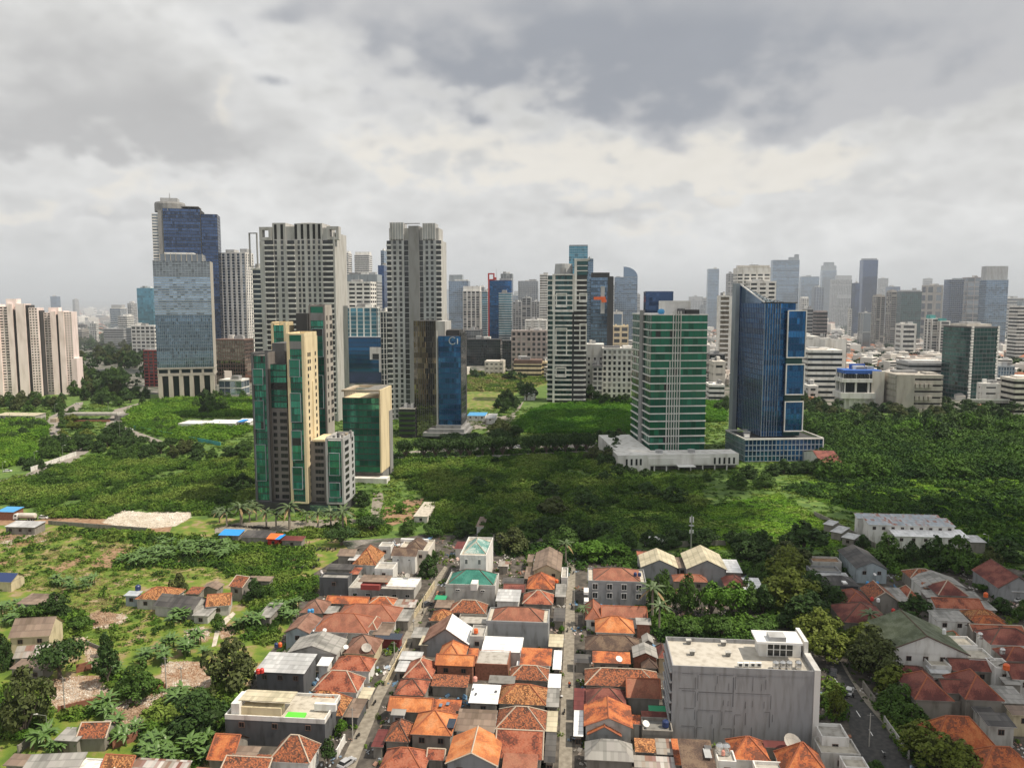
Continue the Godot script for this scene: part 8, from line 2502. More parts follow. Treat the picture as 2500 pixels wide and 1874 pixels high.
	scooters("parked motorbikes","black scooter parked in a tight row near the stalls",[[-157.9,-333.3],[-157.1,-333.2],[-156.3,-333.1],[-155.5,-333],[-154.7,-332.9],[-153.9,-332.7],[-153.1,-332.6],[-152.3,-332.5],[-151.5,-332.4],[-150.7,-332.3],[-150,-332.2],[-149.2,-332],[-148.4,-331.9],[-147.6,-331.8],[-146.8,-331.7],[-146,-331.6],[-145.3,-331.4],[-144.5,-331.3],[-143.7,-331.2],[-142.9,-331.1],[-142.1,-331],[-141.4,-330.9],[-140.6,-330.7],[-139.8,-330.6],[-139,-330.5],[-138.3,-330.4],[-108.2,-303.8],[-106.7,-302.4],[-106.2,-304],[-104.6,-302.6],[-104.1,-304.2],[-102.6,-302.8],[-102,-304.4],[-100.5,-303],[-99.9,-304.6],[-105.2,-280.6],[-104.9,-281.5],[-104.7,-282.4],[-104.5,-283.3],[-104.3,-284.2],[-104.1,-285.1],[-103.9,-286],[-103.7,-286.9],[-103.4,-287.8],[-100.9,-281],[-101.1,-282.4],[-101.3,-283.7],[-101.4,-285.1],[-101.6,-286.5],[-101.8,-287.9],[-102,-289.3],[-102.2,-290.8]])
	scooters("","",[[68.5,-199.7,"pale scooter on the street right of the grey block"],[66.7,-199.3,"scooter at the left kerb of the street"],[66.4,-172.4,"scooter lowest on the street among tree shade"]])
	car(-51.48,-249.65,1.1,0.03,0.03,0.04,"dark car parked at the upper left lane","car","")
	car(-50.72,-158.75,1.1,0.4,0.41,0.43,"grey car at the foot of the left lane","car","")
	car(145.57,-271.95,0.4,0.75,0.75,0.75,"white car parked in the drive at far right","car","")
	car(68.28,-201.78,1.1,0.4,0.41,0.43,"silver car on the street below the black one","car","")
	scooters("","",[[-3.1,-198.6,"scooter parked by the person in orange in the alley"],[-3.6,-251.2,"scooter in the shaded upper alley"]])
	scooters("","",[[-4.6,-233.3,"scooter parked in the alley by the tan awning"]])
	scooters("","",[[-4.3,-184.8,"scooter in the alley by the grey awning"]])
	scooters("","",[[-2.5,-172.8,"scooter in the lower alley"]])
	scooters("","",[[-51.5,-184.9,"scooter on the left lane beside the sheet awning"]])
	scooters("","",[[-51.9,-214.2,"scooter on the left lane at its middle"]])
	scooters("","",[[-51.3,-243.2,"scooter at the top of the left lane"]])
	scooters("","",[[-51.3,-169.6,"scooter at the foot of the left lane by the tree"]])
	scooters("","",[[-3.6,-285,"scooter at the head of the alley"]])
	person(-3.42,-197.96,0,M.orange_plastic,"person in an orange shirt standing in the alley",0.14)
	person(-3.76,-251.72,0,M.black,"person in dark clothes in the upper alley",0.14)
	person(-119.97,-307.57,0,M.white_paint,"person in white standing alone before the stalls",0.14)
	person(-123.19,-308.91,0.5,M.red_plastic,"person in red beside the orange canvas stall",0.14)
	person(-118.51,-310.17,1,M.blue_plastic,"person in blue before the dark red stall",0.14)
	person(-115.72,-309.6,1.5,M.white_paint,"person in white before the dark red stall",0.14)
	person(-114.55,-311.37,2,M.navy_plastic,"person in navy at the right of the dark red stall",0.14)
	person(-112.6,-309.89,2.5,M.pink_plastic,"person in pink at the right end of the stalls",0.14)
	person(-123.02,-311.83,3,M.black,"person in black behind the one in red",0.14)
	street_lamp(-122.09,-162.21,5.81,-2.5,0.2,"lamp on a tall post in the bottom left corner")
	street_lamp(-340.07,-547.17,19.32,0.5,0,"tall pole between the underpass and the white vans")
	street_lamp(-475.38,-667.81,7.74,2,0,"street lamp above the curving road")
	street_lamp(-437.82,-688.56,6.39,3,0.3,"street lamp beside the underpass bridge")
	street_lamp(-339.16,-454.81,7.44,1.5,0,"lamp post in the trees left of the kerbed road")
	street_lamp(-334.07,-474.1,7.72,1.5,0,"lamp post in the trees above the kerbed road")
	street_lamp(-337.73,-425.93,6.67,1.5,0,"lamp post at the far left of the kerbed road")
	street_lamp(164.56,-332.55,5.08,-2,0,"lamp post at the end of the long white shed")
	antenna_mast(43.11,-317.29,14.4,"slender grey antenna mast with white panels behind the twin gables")
	utility_pole(-50.92,-242.01,7,"concrete pole at the top of the left lane")
	utility_pole(-51.24,-228.99,7,"concrete pole second from the top of the left lane")
	utility_pole(-51.36,-204.74,7.5,"concrete pole halfway down the left lane")
	utility_pole(-52.2,-168.22,8,"concrete pole at the lower end of the left lane")
	utility_pole(-5.77,-278.4,7,"wooden pole at the top of the alley")
	utility_pole(-2.95,-250.25,7,"pole beside the upper shaded alley")
	utility_pole(-2.26,-198.89,7.5,"pole beside the person in orange in the alley")
	utility_pole(-126.16,-174.22,9,"tall thin pole in the lower rubble by the brick wall")
	utility_pole(-107.17,-187.08,9,"tall thin pole at the corner of the upper rubble")
	utility_pole(-103.61,-188.17,6,"short pole in the upper rubble")
	utility_pole(64.57,-176.56,8,"pole beside the dashes of the street")

func tree_kinds() -> void:
	make_tree("round",101,5.0,9.2,0.8,"leaf",3000,0.42,8)
	make_tree("dark",111,4.5,8.4,0.7,"leaf_dark",2800,0.42,8)
	make_tree("yellow",121,4.5,9.2,0.9,"leaf_yellow",2800,0.4,9)
	make_tree("olive",131,5.0,9.0,0.8,"leaf_olive",3000,0.42,8)
	make_tree("bright",141,4.2,8.0,1.0,"leaf_bright",2500,0.4,7)
	make_tree("tall",151,3.2,7.2,2.3,"leaf_dark",1800,0.38,6)
	make_tree("low",161,4.6,4.6,1.0,"leaf",2200,0.4,9,true,"bark",0.6)
	make_tree("spread",171,6.5,5.6,2.6,"leaf_dark",2600,0.42,11,true,"bark",0.55)
	make_palm("date",181,5.0,22,3.4,0.42,"palm_leaf",4)
	make_palm("coco",182,7.0,16,3.6,0.45,"palm_leaf",2)
	make_banana("banana_a",191,3,3.2)
	make_banana("banana_b",192,4,2.6)

func trees_all() -> void:
	rng.seed = 77
	trees("","",[["olive",-128.4,-163.1,1.24,1.39,"huge dark round tree filling the lower left edge"],["spread",-138.7,-190.4,1.11,1.16,"dark spreading tree over the brown roofs at left"],["dark",-134.1,-203.6,0.55,1.55,"narrow dark tree above the rubble lane"],["round",-111.8,-181.5,1.12,0.96,"round glossy tree in the middle of the rubble"],["tall",-123.6,-187.9,0.94,1.42,"tall leaning tree left of the round glossy one"],["dark",-157.4,-194,0.66,1.73,"dark tree cut by the left edge above the huge one"],["dark",-166.3,-229,1.01,0.95,"dark bushy tree behind the pale brown house"],["low",-172.3,-226.2,0.98,1.01,"low bushy tree left of the dark bushy one"],["olive",-89.6,-188.3,1.42,1.07,"big glossy dark tree left of the pale grey sheet roof"],["dark",-88.7,-167.7,1.63,0.76,"wide dark tree left of the white parapet terrace"],["olive",-136.4,-249.5,0.65,1.38,"thin half bare tree behind the lone row"],["dark",-131.2,-247.4,0.44,0.92,"small round tree in the lone row"],["bright",-126.2,-160.6,0.47,0.79,"small bright tree below the huge dark one"],["low",-152.4,-219.4,0.77,1.15,"low shrubby tree at the top of the rubble lane"],["round",-110.9,-224.3,0.46,1.27,"round bush tree at the bend of the footpath"],["dark",-109,-247,0.87,1.11,"dark tree beside the path, right of the tiny house"],["round",-104.8,-249.4,0.59,0.98,"rounder tree right of the dark one beside the path"],["bright",-55.4,-169.8,0.4,1.23,"clipped round tree by the lane in front of the terrace house"],["tall",-54.6,-157.8,0.53,1.37,"dark tall shrub by the white pyramid roof corner"],["dark",-56.5,-276.9,0.89,1.04,"dark clipped tree beside the white tiled house"],["dark",-58.2,-292,0.82,0.8,"dark clipped tree above the upper lane wall"],["round",-54.2,-214.5,0.29,1.16,"small round tree by the dark brown hip roof"],["bright",-6.4,-231.5,0.26,1.2,"small green tree at the alley by the tan awning"]])
	trees("","",[["olive",-27.5,-307.7,1.44,0.77,"broad brownish tree beside the green pyramid block"],["dark",-51.1,-326.7,1.13,0.75,"round dark tree left of the green pyramid block"],["round",-75.4,-327.7,0.81,0.97,"round tree at the foot of the rubble covered wall"],["round",-64.1,-327.7,0.99,0.79,"green tree right of the rubble covered wall"],["spread",-13.6,-334.5,0.96,0.99,"flat crowned tree behind the brown gable"],["round",-7.4,-316.4,1.35,0.69,"green tree right of the flat crowned one, behind the palm"],["dark",-17.3,-332,1.24,0.8,"dark tree in shade behind the brown gable"],["bright",2.8,-300.5,1.53,0.6,"feathery bright tree beside the three storey grey house"],["bright",13.8,-305.1,1.28,0.6,"feathery bright tree right of the other feathery one"],["dark",7.9,-327.9,1.42,0.64,"dark tree behind the feathery bright trees"],["round",-37,-343.7,1.48,0.68,"large green tree in the lot above the broad brownish one"],["olive",-14.1,-363.1,1.69,0.6,"rounded olive tree in the middle of the lot"],["dark",1.8,-372.5,1.77,0.6,"low rounded dark tree right of the olive one in the lot"],["dark",-56.3,-412.2,1.38,0.6,"dark tree by the left middle of the lot"],["dark",-19.2,-396.4,1.81,0.6,"dark rounded tree high in the lot"],["round",-1.1,-392,1.38,0.6,"green rounded tree high in the lot, right of the dark one"],["round",28.2,-380.4,0.84,0.6,"small round tree at the right of the lot"],["dark",31.7,-398,1.79,0.6,"dark thicket tree below the white podium"],["dark",43.8,-387.4,1.9,0.6,"dark thicket tree right below the white podium"],["dark",-108.7,-374,1.15,0.75,"dark tree under the white ramp bridge"],["bright",-86.7,-362.7,0.79,0.77,"small bright tree in the earth court"],["spread",-92.1,-329.2,1.07,0.86,"broad flat tree in front of the apartment drive"],["bright",-108.3,-332.1,0.44,0.97,"small bright shrub tree by the glass entrance"],["bright",-100.2,-346.6,1.06,0.62,"bright shrub tree beside the apartment drive"],["spread",-99.5,-311.1,1.22,0.76,"flat crowned tree above the motorbike yard"]])
	trees("","",[["round",25.4,-252.9,1,1.42,"first tall round tree right of the three storey grey house"],["round",33.1,-251.1,0.9,1.52,"second tall round tree in the dark garden"],["bright",40.8,-249.3,1.11,1.23,"third tall round tree in the dark garden, brightest"],["bright",47.1,-247.4,1.21,1.21,"fourth tall round tree in the dark garden"],["round",52.9,-252.9,0.9,1.35,"fifth round tree at the right of the dark garden"],["low",30.7,-231.5,1.02,1.07,"low domed tree behind the grey block, left one"],["low",40.6,-232.2,1.02,1.24,"low domed tree behind the grey block, right one"],["low",54.1,-237.6,1.15,0.66,"low wide tree behind the stair cabin"],["dark",57.7,-253.3,1,1.1,"dark tree left of the yellowish street trees"],["dark",49.9,-325,1.35,0.6,"dark tree behind the antenna mast"],["dark",60.8,-323.9,0.94,0.81,"dark tree right of the antenna mast trees"],["bright",4.3,-301.4,1.57,0.6,"feathery light tree behind the three storey grey house"],["tall",85.2,-308.9,2.86,0.6,"almost black round tree at the field edge"],["dark",113,-325.8,0.8,0.86,"small dark tree before the white warehouse"],["round",115.3,-304.5,1.28,1.06,"large green tree before the long white shed"],["dark",122.5,-301.8,1.04,1.16,"dark tree before the long white shed, left"],["dark",130.5,-302.5,1.35,1.08,"dark tree before the long white shed, middle"],["round",138.5,-299.9,1.42,1.06,"large dark green tree before the end of the white shed"],["olive",147,-295.8,0.8,1.5,"brownish tree by the shaded drive"],["dark",162.2,-314.2,1.58,0.66,"dark tree right of the brownish one"],["tall",104.3,-251.5,1.44,0.69,"black green tree beside the moss green roof"],["dark",81.9,-258.1,1.16,0.81,"dark tree above the maroon hip roofs"],["low",103.9,-215.6,0.98,0.7,"low clipped hedge tree before the maroon gable"],["low",96.5,-214.9,0.77,0.6,"low dark hedge tree left of the other hedge tree"],["dark",134.1,-260.4,0.94,0.64,"dark tree right of the long red ribbed roof"],["round",137.6,-254.6,0.6,1.16,"round tree cut by the right edge"],["yellow",60.5,-187.3,0.5,1.9,"narrow tree between the grey block and the street"],["round",62.7,-166.5,0.37,0.84,"small tree at the bottom edge by the street"]])
	trees("street trees along the right street","{k} street tree beside the right hand street",[["yellow",71.8,-277.9,2.03,0.77],["yellow",67.3,-255.5,2.11,0.71],["dark",67.8,-241.2,1.87,0.75],["yellow",68.5,-229.4,1.56,0.77],["yellow",67.9,-218.6,1.38,0.8],["olive",75.4,-299.1,1.7,0.62],["dark",75.3,-264.1,1.67,0.76],["olive",77.6,-214.9,1.3,1.04],["olive",77.6,-208,1.17,1.08],["yellow",79.5,-225.4,1.3,0.75],["yellow",77.8,-199.1,1.29,0.75],["round",76.2,-190.9,1.15,0.78],["round",77,-184.7,0.96,0.74],["yellow",74.4,-173.3,1.24,0.74],["yellow",75.7,-167.1,1.32,0.74],["yellow",78.9,-164.7,1.1,0.84],["bright",83.8,-205.2,1.05,0.6]])
	trees("clipped hedge trees","round clipped hedge tree along the shaded drive at right",[["low",136.5,-279.5,0.5,1.17],["low",142.5,-281.5,0.5,1.17],["low",142.8,-289.1,0.46,1.31],["low",143.9,-277.3,0.6,0.96]])
	trees("umbrella trees along the road","dark umbrella shaped tree in the row along the broad road",[["spread",-112.2,-484.4,1.06,1.64],["spread",-101,-485.5,0.99,1.88],["spread",-93.6,-486.1,0.92,1.89],["spread",-85.6,-489.2,0.99,1.88],["spread",-78.3,-490.9,1.07,1.76],["spread",-72.2,-488.1,0.99,1.9],["spread",-64.8,-495.9,1.08,1.76],["spread",-58.8,-501.4,1.09,1.64],["spread",-52.1,-497.1,1.08,1.76],["spread",-48.3,-512.4,1.03,1.51],["spread",-33.3,-506.2,1.09,1.64],["spread",-24.7,-507,1.16,1.65],["spread",-19,-510,1.1,1.64],["spread",-12.4,-513.2,1.1,1.64],["spread",-5.6,-516.3,1.11,1.64],["spread",1.2,-516.9,1.03,1.76],["spread",-91.5,-535.2,1.32,0.93],["spread",-78.9,-547.9,1.27,0.77],["spread",-60.8,-555.5,1.36,0.82]])
	grove("thicket left of the green office","{k} tree in the thicket left of the green banded office",[[pv([5,-568,26,-570,22,-485,5,-484]),14,6.3,10.9,"dark tall olive"],[pv([9,-484,24,-486,21,-430,8,-429]),8,5.1,7.8,"dark tall"],[pv([-74,-614,-52,-616,-46,-539,-65,-538]),9,5.9,8.8,"dark olive"],[pv([-44,-545,-37,-546,-35,-524,-42,-523]),3,5.5,7.2,"dark"]])
	grove("trees between the two right office towers","{k} tree standing around the foot of the slanted blue office",[[pv([117,-789,140,-791,129,-729,108,-727]),6,5,9,"dark tall"],[pv([208,-870,235,-872,207,-766,183,-763]),8,6.6,12,"dark tall"],[pv([225,-846,242,-847,219,-767,204,-765]),5,5.8,9.4,"dark"]])
	trees("trees before the right office podiums","{k} tree in the belt before the white and blue podiums",[["dark",24.1,-455.6,0.99,0.64],["round",27.8,-448.4,0.88,0.75],["dark",35.1,-449.1,0.98,0.64],["round",68,-444.9,0.79,0.62],["round",82.4,-429,1.29,0.73],["round",96.9,-430.3,1.29,0.73],["dark",93.5,-454.5,1.33,0.61],["dark",109,-463.5,1.27,0.65],["dark",115.7,-467.9,1.28,0.79],["dark",122.4,-468.5,1.19,0.7],["dark",129,-469.2,1.37,0.67],["dark",135.7,-469.8,1.37,0.74],["dark",144.2,-482.5,1.22,0.7],["dark",143.6,-466.7,1.09,0.76]])
	grove("dark belt of trees before the right offices","{k} tree in the belt below the white right hand offices",[[pv([205,-778,264,-783,230,-682,179,-677]),18,6.8,10.1,"dark tall olive"],[pv([254,-753,330,-760,302,-695,232,-689]),16,6.7,9.5,"dark olive"],[pv([332,-764,405,-771,369,-701,302,-695]),16,6.8,9.5,"dark tall"]])
	mass("forest_trees","green trees rising from the forest beyond the right hand field","round dark",pv([193,-659,355,-674,327,-620,178,-606]),24,6.8)
	mass("forest_trees","green trees rising from the forest beyond the right hand field","round dark bright",pv([181,-606,327,-620,296,-559,164,-547]),26,6.6)
	mass("park_trees","dark spreading trees between the pink apartments and the stone columns","spread dark olive round",pv([-697,-1022,-626,-1029,-473,-775,-527,-770]),36,7.6)
	mass("park_trees","dark spreading trees between the pink apartments and the stone columns","dark round olive",pv([-588,-745,-524,-751,-468,-670,-526,-665]),24,5)
	mass("park_trees","trees around the road junction beyond the underpass","dark round spread",pv([-566,-832,-487,-840,-416,-716,-483,-709]),30,5.7)
	mass("site_trees","dark trees behind the white site huts","dark round",pv([-363,-704,-327,-707,-304,-656,-337,-653]),7,6.9)
	mass("site_trees","dark trees behind the white site huts","dark round",pv([-412,-781,-346,-787,-330,-750,-393,-744]),9,5.3)
	grove("trees among the bright shrubs at the far left","{k} tree among the bright shrubs at the far left",[[pv([-460,-589,-435,-591,-394,-535,-417,-532]),8,4.9,8.2,"round dark"],[pv([-437,-551,-426,-552,-398,-515,-408,-514]),3,5.1,6.1,"round"]])
	grove("trees left of the kerbed road","{k} tree left of the kerbed road",[[pv([-387,-525,-361,-528,-323,-471,-346,-469]),16,4.3,7.3,"dark round"],[pv([-363,-475,-351,-476,-321,-436,-333,-435]),6,3.2,6,"dark"]])
	grove("trees between the two roads by the underpass","{k} tree between the two roads by the underpass",[[pv([-461,-656,-447,-657,-412,-606,-426,-604]),6,4.5,8.1,"round yellow"],[pv([-417,-593,-396,-595,-359,-538,-378,-536]),7,4,7.3,"yellow round"],[pv([-382,-590,-360,-592,-332,-545,-352,-543]),7,4.9,7.3,"dark"]])
	grove("trees in the clump below the white vans","{k} tree in the clump below the white vans",[[pv([-356,-528,-306,-533,-289,-503,-336,-498]),9,6.1,8.3,"spread dark"],[pv([-329,-495,-290,-498,-269,-461,-305,-458]),12,5.3,8.5,"dark round"]])
	grove("trees in the brownish row left of the apartments","{k} tree in the brownish row left of the apartments",[[pv([-299,-506,-262,-510,-239,-464,-273,-461]),11,4.9,8.6,"dark olive spread"],[pv([-264,-509,-227,-513,-210,-474,-244,-471]),9,5,7.8,"dark round"]])
	grove("trees at the teal hoarding shrubs","{k} tree at the teal hoarding shrubs",[[pv([-359,-623,-339,-625,-312,-574,-330,-572]),5,4.7,5.7,"round"]])
	trees("","",[["yellow",-351.7,-526.4,1.38,0.78,"pale yellow leaved tree standing by the curving road"],["dark",-314.7,-434.6,0.69,0.79,"lone round tree at the kerbed road"]])
	mass("park_trees","dark park trees beyond the pink apartments","dark olive",pv([-1254,-1830,-1083,-1846,-791,-1345,-916,-1334]),30,10)
	mass("park_trees","dark park trees beyond the pink apartments","dark olive",pv([-916,-1334,-793,-1345,-663,-1123,-766,-1113]),16,9)
	grove("trees along the upper edge of the houses","{k} tree along the wall between the houses and the lot",[[pv([-29,-331,2,-334,2,-317,-27,-315]),9,4.5,7,"dark round"],[pv([2,-332,22,-333,21,-313,2,-311]),9,4.2,6.3,"dark round bright"],[pv([23,-327,46,-329,45,-319,23,-317]),7,3.9,5.6,"dark"],[pv([-44,-334,-32,-335,-31,-324,-43,-323]),4,3.4,5.2,"round"]])
	grove("trees behind the dark garden","{k} tree in the shaded strip behind the twin gables",[[pv([63,-326,79,-328,74,-306,59,-305]),7,5,8.1,"dark"],[pv([68,-305,79,-306,70,-270,61,-270]),7,4.5,8.5,"dark round"],[pv([31,-325,40,-326,39,-319,30,-318]),4,3.9,5.1,"dark"]])
	mass("trees_at_tower_foot","dark trees around the foot of the outlined condominium","dark tall",pv([-74,-895,-42,-898,-37,-800,-66,-797]),11,5.1)
	mass("trees_at_tower_foot","dark trees around the foot of the outlined condominium","dark",pv([-88,-795,-69,-797,-60,-696,-77,-694]),11,5)
	mass("trees_at_tower_foot","dark trees around the foot of the outlined condominium","dark tall",pv([1,-855,11,-856,10,-804,1,-803]),5,4.9)
	mass("trees_at_tower_foot","dark trees around the foot of the outlined condominium","dark",pv([10,-804,46,-808,44,-761,10,-758]),14,4.6)
	mass("trees_at_tower_foot","dark trees around the foot of the outlined condominium","dark",pv([-164,-1097,-141,-1099,-135,-1047,-157,-1045]),6,4.8)
	grove("trees in the shade of the apartments","dark tree in the shadow left of the brown framed shaft",[[pv([-208,-441,-197,-442,-167,-374,-176,-373]),6,4.5,7.9,"dark"]])
	plants("date","palm tree","date palm in the row before the apartment complex","date palms before the apartments",[[-154.5,-339.2,1.49],[-150,-344.3,1.3],[-140.3,-332.4,1.43],[-134.7,-329.6,1.43],[-128.8,-330.1,2.08],[-116.4,-331.3,1.49],[-111.1,-332.9,1.56],[-104.8,-330.2,1.82],[-156.4,-353.7,1.17],[-158.4,-332.1,1.43],[-153.4,-335.4,1.69],[-151.9,-341.3,1.3],[-164.7,-338.2,1.17],[-124.6,-339.6,1.04]])
	plants("coco","palm tree","","",[[21.7,-243.9,1.5,"leaning palm at the right of the russet roofs"],[23,-234.8,1.2,"lower palm beside the brick lean-to"],[-6.8,-294.4,1.2,"palm standing right of the brown gable"],[84.8,-236.1,1.1,"palm at the left corner of the moss green roof"],[0.2,-238.3,0.8,"small palm by the alley below the russet hip"]])
	planting("right of the bare soil",[[pv([-182,-305,-167,-306,-153,-279,-167,-278]),22]])
	planting("in the grove right of the bare soil",[[pv([-168,-308,-155,-309,-144,-287,-156,-286]),18]])
	planting("by the hedge below the blue tarpaulin",[[pv([-152,-304,-145,-304,-137,-287,-144,-287]),6]])
	planting("at the lower end of the bare soil",[[pv([-179,-283,-172,-284,-166,-273,-172,-273]),6]])
	planting("behind the upper rubble",[[pv([-129,-212,-119,-212,-113,-201,-122,-200]),11]])
	planting("behind the upper rubble by the footpath",[[pv([-117,-214,-108,-214,-102,-202,-110,-201]),9]])
	planting("in the grass left of the lone row",[[pv([-188,-259,-181,-260,-174,-249,-180,-249]),6]])
	planting("alone in the grass left of the lone row",[[pv([-179,-260,-174,-260,-168,-251,-172,-251]),4]])
	planting("behind the pale brown house",[[pv([-191,-236,-184,-237,-171,-219,-177,-218]),9]])
	planting("left of the round glossy tree",[[pv([-134,-199,-129,-200,-123,-190,-127,-189]),5]])
	planting("by the lower brick wall",[[pv([-119,-177,-116,-177,-112,-172,-116,-171]),5]])
	planting("right of the mottled rubble roof",[[pv([-113,-167,-104,-168,-100,-162,-109,-161]),9]])
	planting("at the bottom left roofs",[[pv([-123,-160,-114,-161,-111,-156,-119,-156]),8]])
	planting("at the bottom beside the orange slope",[[pv([-99,-165,-86,-166,-81,-155,-93,-154]),14]])
	planting("beside the upper rubble poles",[[pv([-105,-184,-101,-185,-98,-179,-102,-178]),5]])
	planting("below the dark grey gable",[[pv([-133,-236,-127,-236,-121,-224,-126,-224]),5]])
	planting("beside the footpath and ruined hut",[[pv([-102,-245,-93,-246,-88,-231,-97,-231]),9],[pv([-109,-232,-102,-232,-99,-225,-105,-224]),6],[pv([-158,-310,-145,-311,-137,-294,-149,-293]),10]])

func undergrowth() -> void:
	var bm := []
	for i in 4:
		bm.append(crown_mesh(300 + i,[[0.0,0.42,0.0,0.62],[0.45,0.35,0.2,0.45],[-0.4,0.3,-0.25,0.48],[0.1,0.3,-0.5,0.42]],150,0.17,M.bush,0.5,0.75))
	var fm := []
	for i in 3:
		fm.append(crown_mesh(340 + i,[[0.0,0.42,0.0,0.6],[0.5,0.34,0.2,0.44],[-0.42,0.3,-0.25,0.48],[0.1,0.3,-0.52,0.42],[-0.1,0.26,0.5,0.36]],520,0.085,M.bush,0.6,0.85))
	var gm := []
	for i in 3:
		gm.append(crown_mesh(320 + i,[[0.0,0.1,0.0,0.5],[0.5,0.1,0.3,0.4],[-0.4,0.08,0.3,0.4]],46,0.2,M.bush,0.3,0.5))
	var roads := [pv([-487, -700, -503, -739, -499, -744, -478, -710, -457, -671, -431, -617, -421, -599, -397, -566, -373, -542, -389, -541, -424, -586, -443, -609, -461, -638, -473, -668]), pv([-329, -404, -323, -421, -329, -461, -342, -494, -354, -519, -345, -520, -330, -495, -321, -468, -316, -445, -313, -416, -319, -391]), pv([-379, -590, -405, -636, -435, -693, -439, -754, -432, -755, -423, -732, -412, -674, -374, -603, -349, -580, -301, -537, -303, -526, -348, -570])]
	scatter("undergrowth","low creepers over all the open ground",gm,[pv([-562,-681,-452,-735,-156,-691,-116,-722,28,-764,155,-650,135,-465,253,-476,171,-302,106,-307,28,-311,-38,-321,-66,-338,-98,-335,-149,-349,-200,-470,-377,-453])],12000,2,4,[[0.035,0.075,0.014],[0.07,0.145,0.02],[0.11,0.2,0.026],[0.16,0.23,0.045]],40,roads,0.7,0)
	scatter("undergrowth","tangled green scrub left of the apartment complex",fm,[pv([-332,-404,-318,-415,-315,-443,-308,-465,-275,-464,-205,-467,-171,-394,-160,-361,-174,-358,-186,-354,-221,-355,-222,-340,-247,-340,-264,-354,-299,-362])],5200,2,4.8,[[0.035,0.075,0.014],[0.07,0.145,0.02],[0.11,0.2,0.026],[0.16,0.23,0.045]],41,roads,0.9,0.62)
	scatter("undergrowth","bright shrubs left of the curving road",fm,[pv([-525,-642,-475,-643,-424,-586,-400,-549,-400,-534,-439,-535]),pv([-431,-526,-409,-533,-378,-508,-345,-462,-353,-429])],1700,3,6,[[0.075,0.17,0.016],[0.105,0.23,0.02],[0.15,0.27,0.03]],42,roads,0.9,0)
	scatter("undergrowth","bright shrubs behind the teal hoarding",fm,[pv([-408,-668,-431,-750,-401,-770,-341,-783,-287,-664,-351,-651,-329,-607,-284,-599,-272,-619,-259,-590,-259,-540,-291,-539,-351,-587,-382,-621])],2600,3,6,[[0.075,0.17,0.016],[0.105,0.23,0.02],[0.15,0.27,0.03]],43,roads,0.9,0)
	scatter("undergrowth","tangled scrub filling the big lot before the umbrella trees",fm,[pv([-117,-477,-52,-490,8,-508,18,-464,25,-445,63,-441,54,-375,31,-375,3,-387,-0,-345,-26,-336,-45,-341,-52,-335,-64,-332,-72,-363,-76,-391,-100,-415])],6800,2.2,5.2,[[0.035,0.075,0.014],[0.07,0.145,0.02],[0.11,0.2,0.026],[0.16,0.23,0.045]],44,roads,0.95,0.68)
	scatter("undergrowth","low creeper meadow at the right of the big lot",gm,[pv([3,-381,31,-375,54,-375,50,-332,15,-331,2,-340])],5200,1.6,3.2,[[0.035,0.075,0.014],[0.07,0.145,0.02],[0.11,0.2,0.026],[0.16,0.23,0.045]],45,roads,0.8,0)
	scatter("undergrowth","bright green thicket behind the umbrella trees",fm,[pv([-55,-635,-47,-712,-33,-754,3,-775,49,-808,38,-614,21,-601,-42,-595])],3200,3,5.6,[[0.05,0.15,0.012],[0.07,0.2,0.014],[0.1,0.23,0.018]],46,roads,0.8,0)
	scatter("undergrowth","green thicket behind the green banded office",fm,[pv([18,-780,44,-782,34,-583,14,-581]),pv([117,-789,138,-802,115,-667,99,-666])],1700,3,5.6,[[0.05,0.15,0.012],[0.07,0.2,0.014],[0.1,0.23,0.018]],47,roads,0.8,0)
	scatter("undergrowth","dark bushes under the umbrella trees",bm,[pv([-119,-481,-52,-494,10,-516,10,-509,-51,-487,-115,-472]),pv([-122,-495,-49,-517,8,-528,8,-520,-48,-506,-120,-486])],900,1.8,3.8,[[0.022,0.055,0.014],[0.045,0.105,0.018],[0.08,0.16,0.024]],66,roads,1.1,0)
	scatter("undergrowth","bright meadow shrubs before the black glass blocks",bm,[pv([-174,-1125,-53,-1063,-48,-963,-75,-868,-135,-871])],1300,2,4.4,[[0.08,0.15,0.022],[0.13,0.23,0.034],[0.19,0.26,0.055],[0.26,0.24,0.1]],48,roads,0.8,0)
	scatter("forest_canopy","dense green forest canopy beyond the right hand field",fm,[pv([173,-663,204,-686,240,-657,381,-683,269,-479,210,-464,136,-457,171,-585])],5600,3.6,9.5,[[0.02,0.055,0.012],[0.038,0.09,0.015],[0.06,0.125,0.018]],49,roads,1.05,0)
	scatter("undergrowth","green field at the right beyond the wall",gm,[pv([104,-427,138,-460,189,-460,275,-468,198,-333,159,-333,163,-360,131,-384])],7000,1.5,2.8,[[0.09,0.2,0.016],[0.13,0.28,0.022],[0.18,0.31,0.032]],50,roads,0.6,0)
	scatter("undergrowth","green shrubs scattered over the right field",bm,[pv([104,-427,138,-460,275,-468,198,-333,161,-330,165,-360,131,-384])],900,2,4,[[0.022,0.055,0.014],[0.045,0.105,0.018],[0.08,0.16,0.024]],51,roads,0.9,0)
	scatter("undergrowth","creeper covered field left of the field wall",gm,[pv([52,-384,101,-418,107,-378,109,-348,112,-331,88,-321,45,-319])],4200,1.3,2.4,[[0.09,0.2,0.016],[0.13,0.28,0.022],[0.18,0.31,0.032]],52,roads,0.6,0)
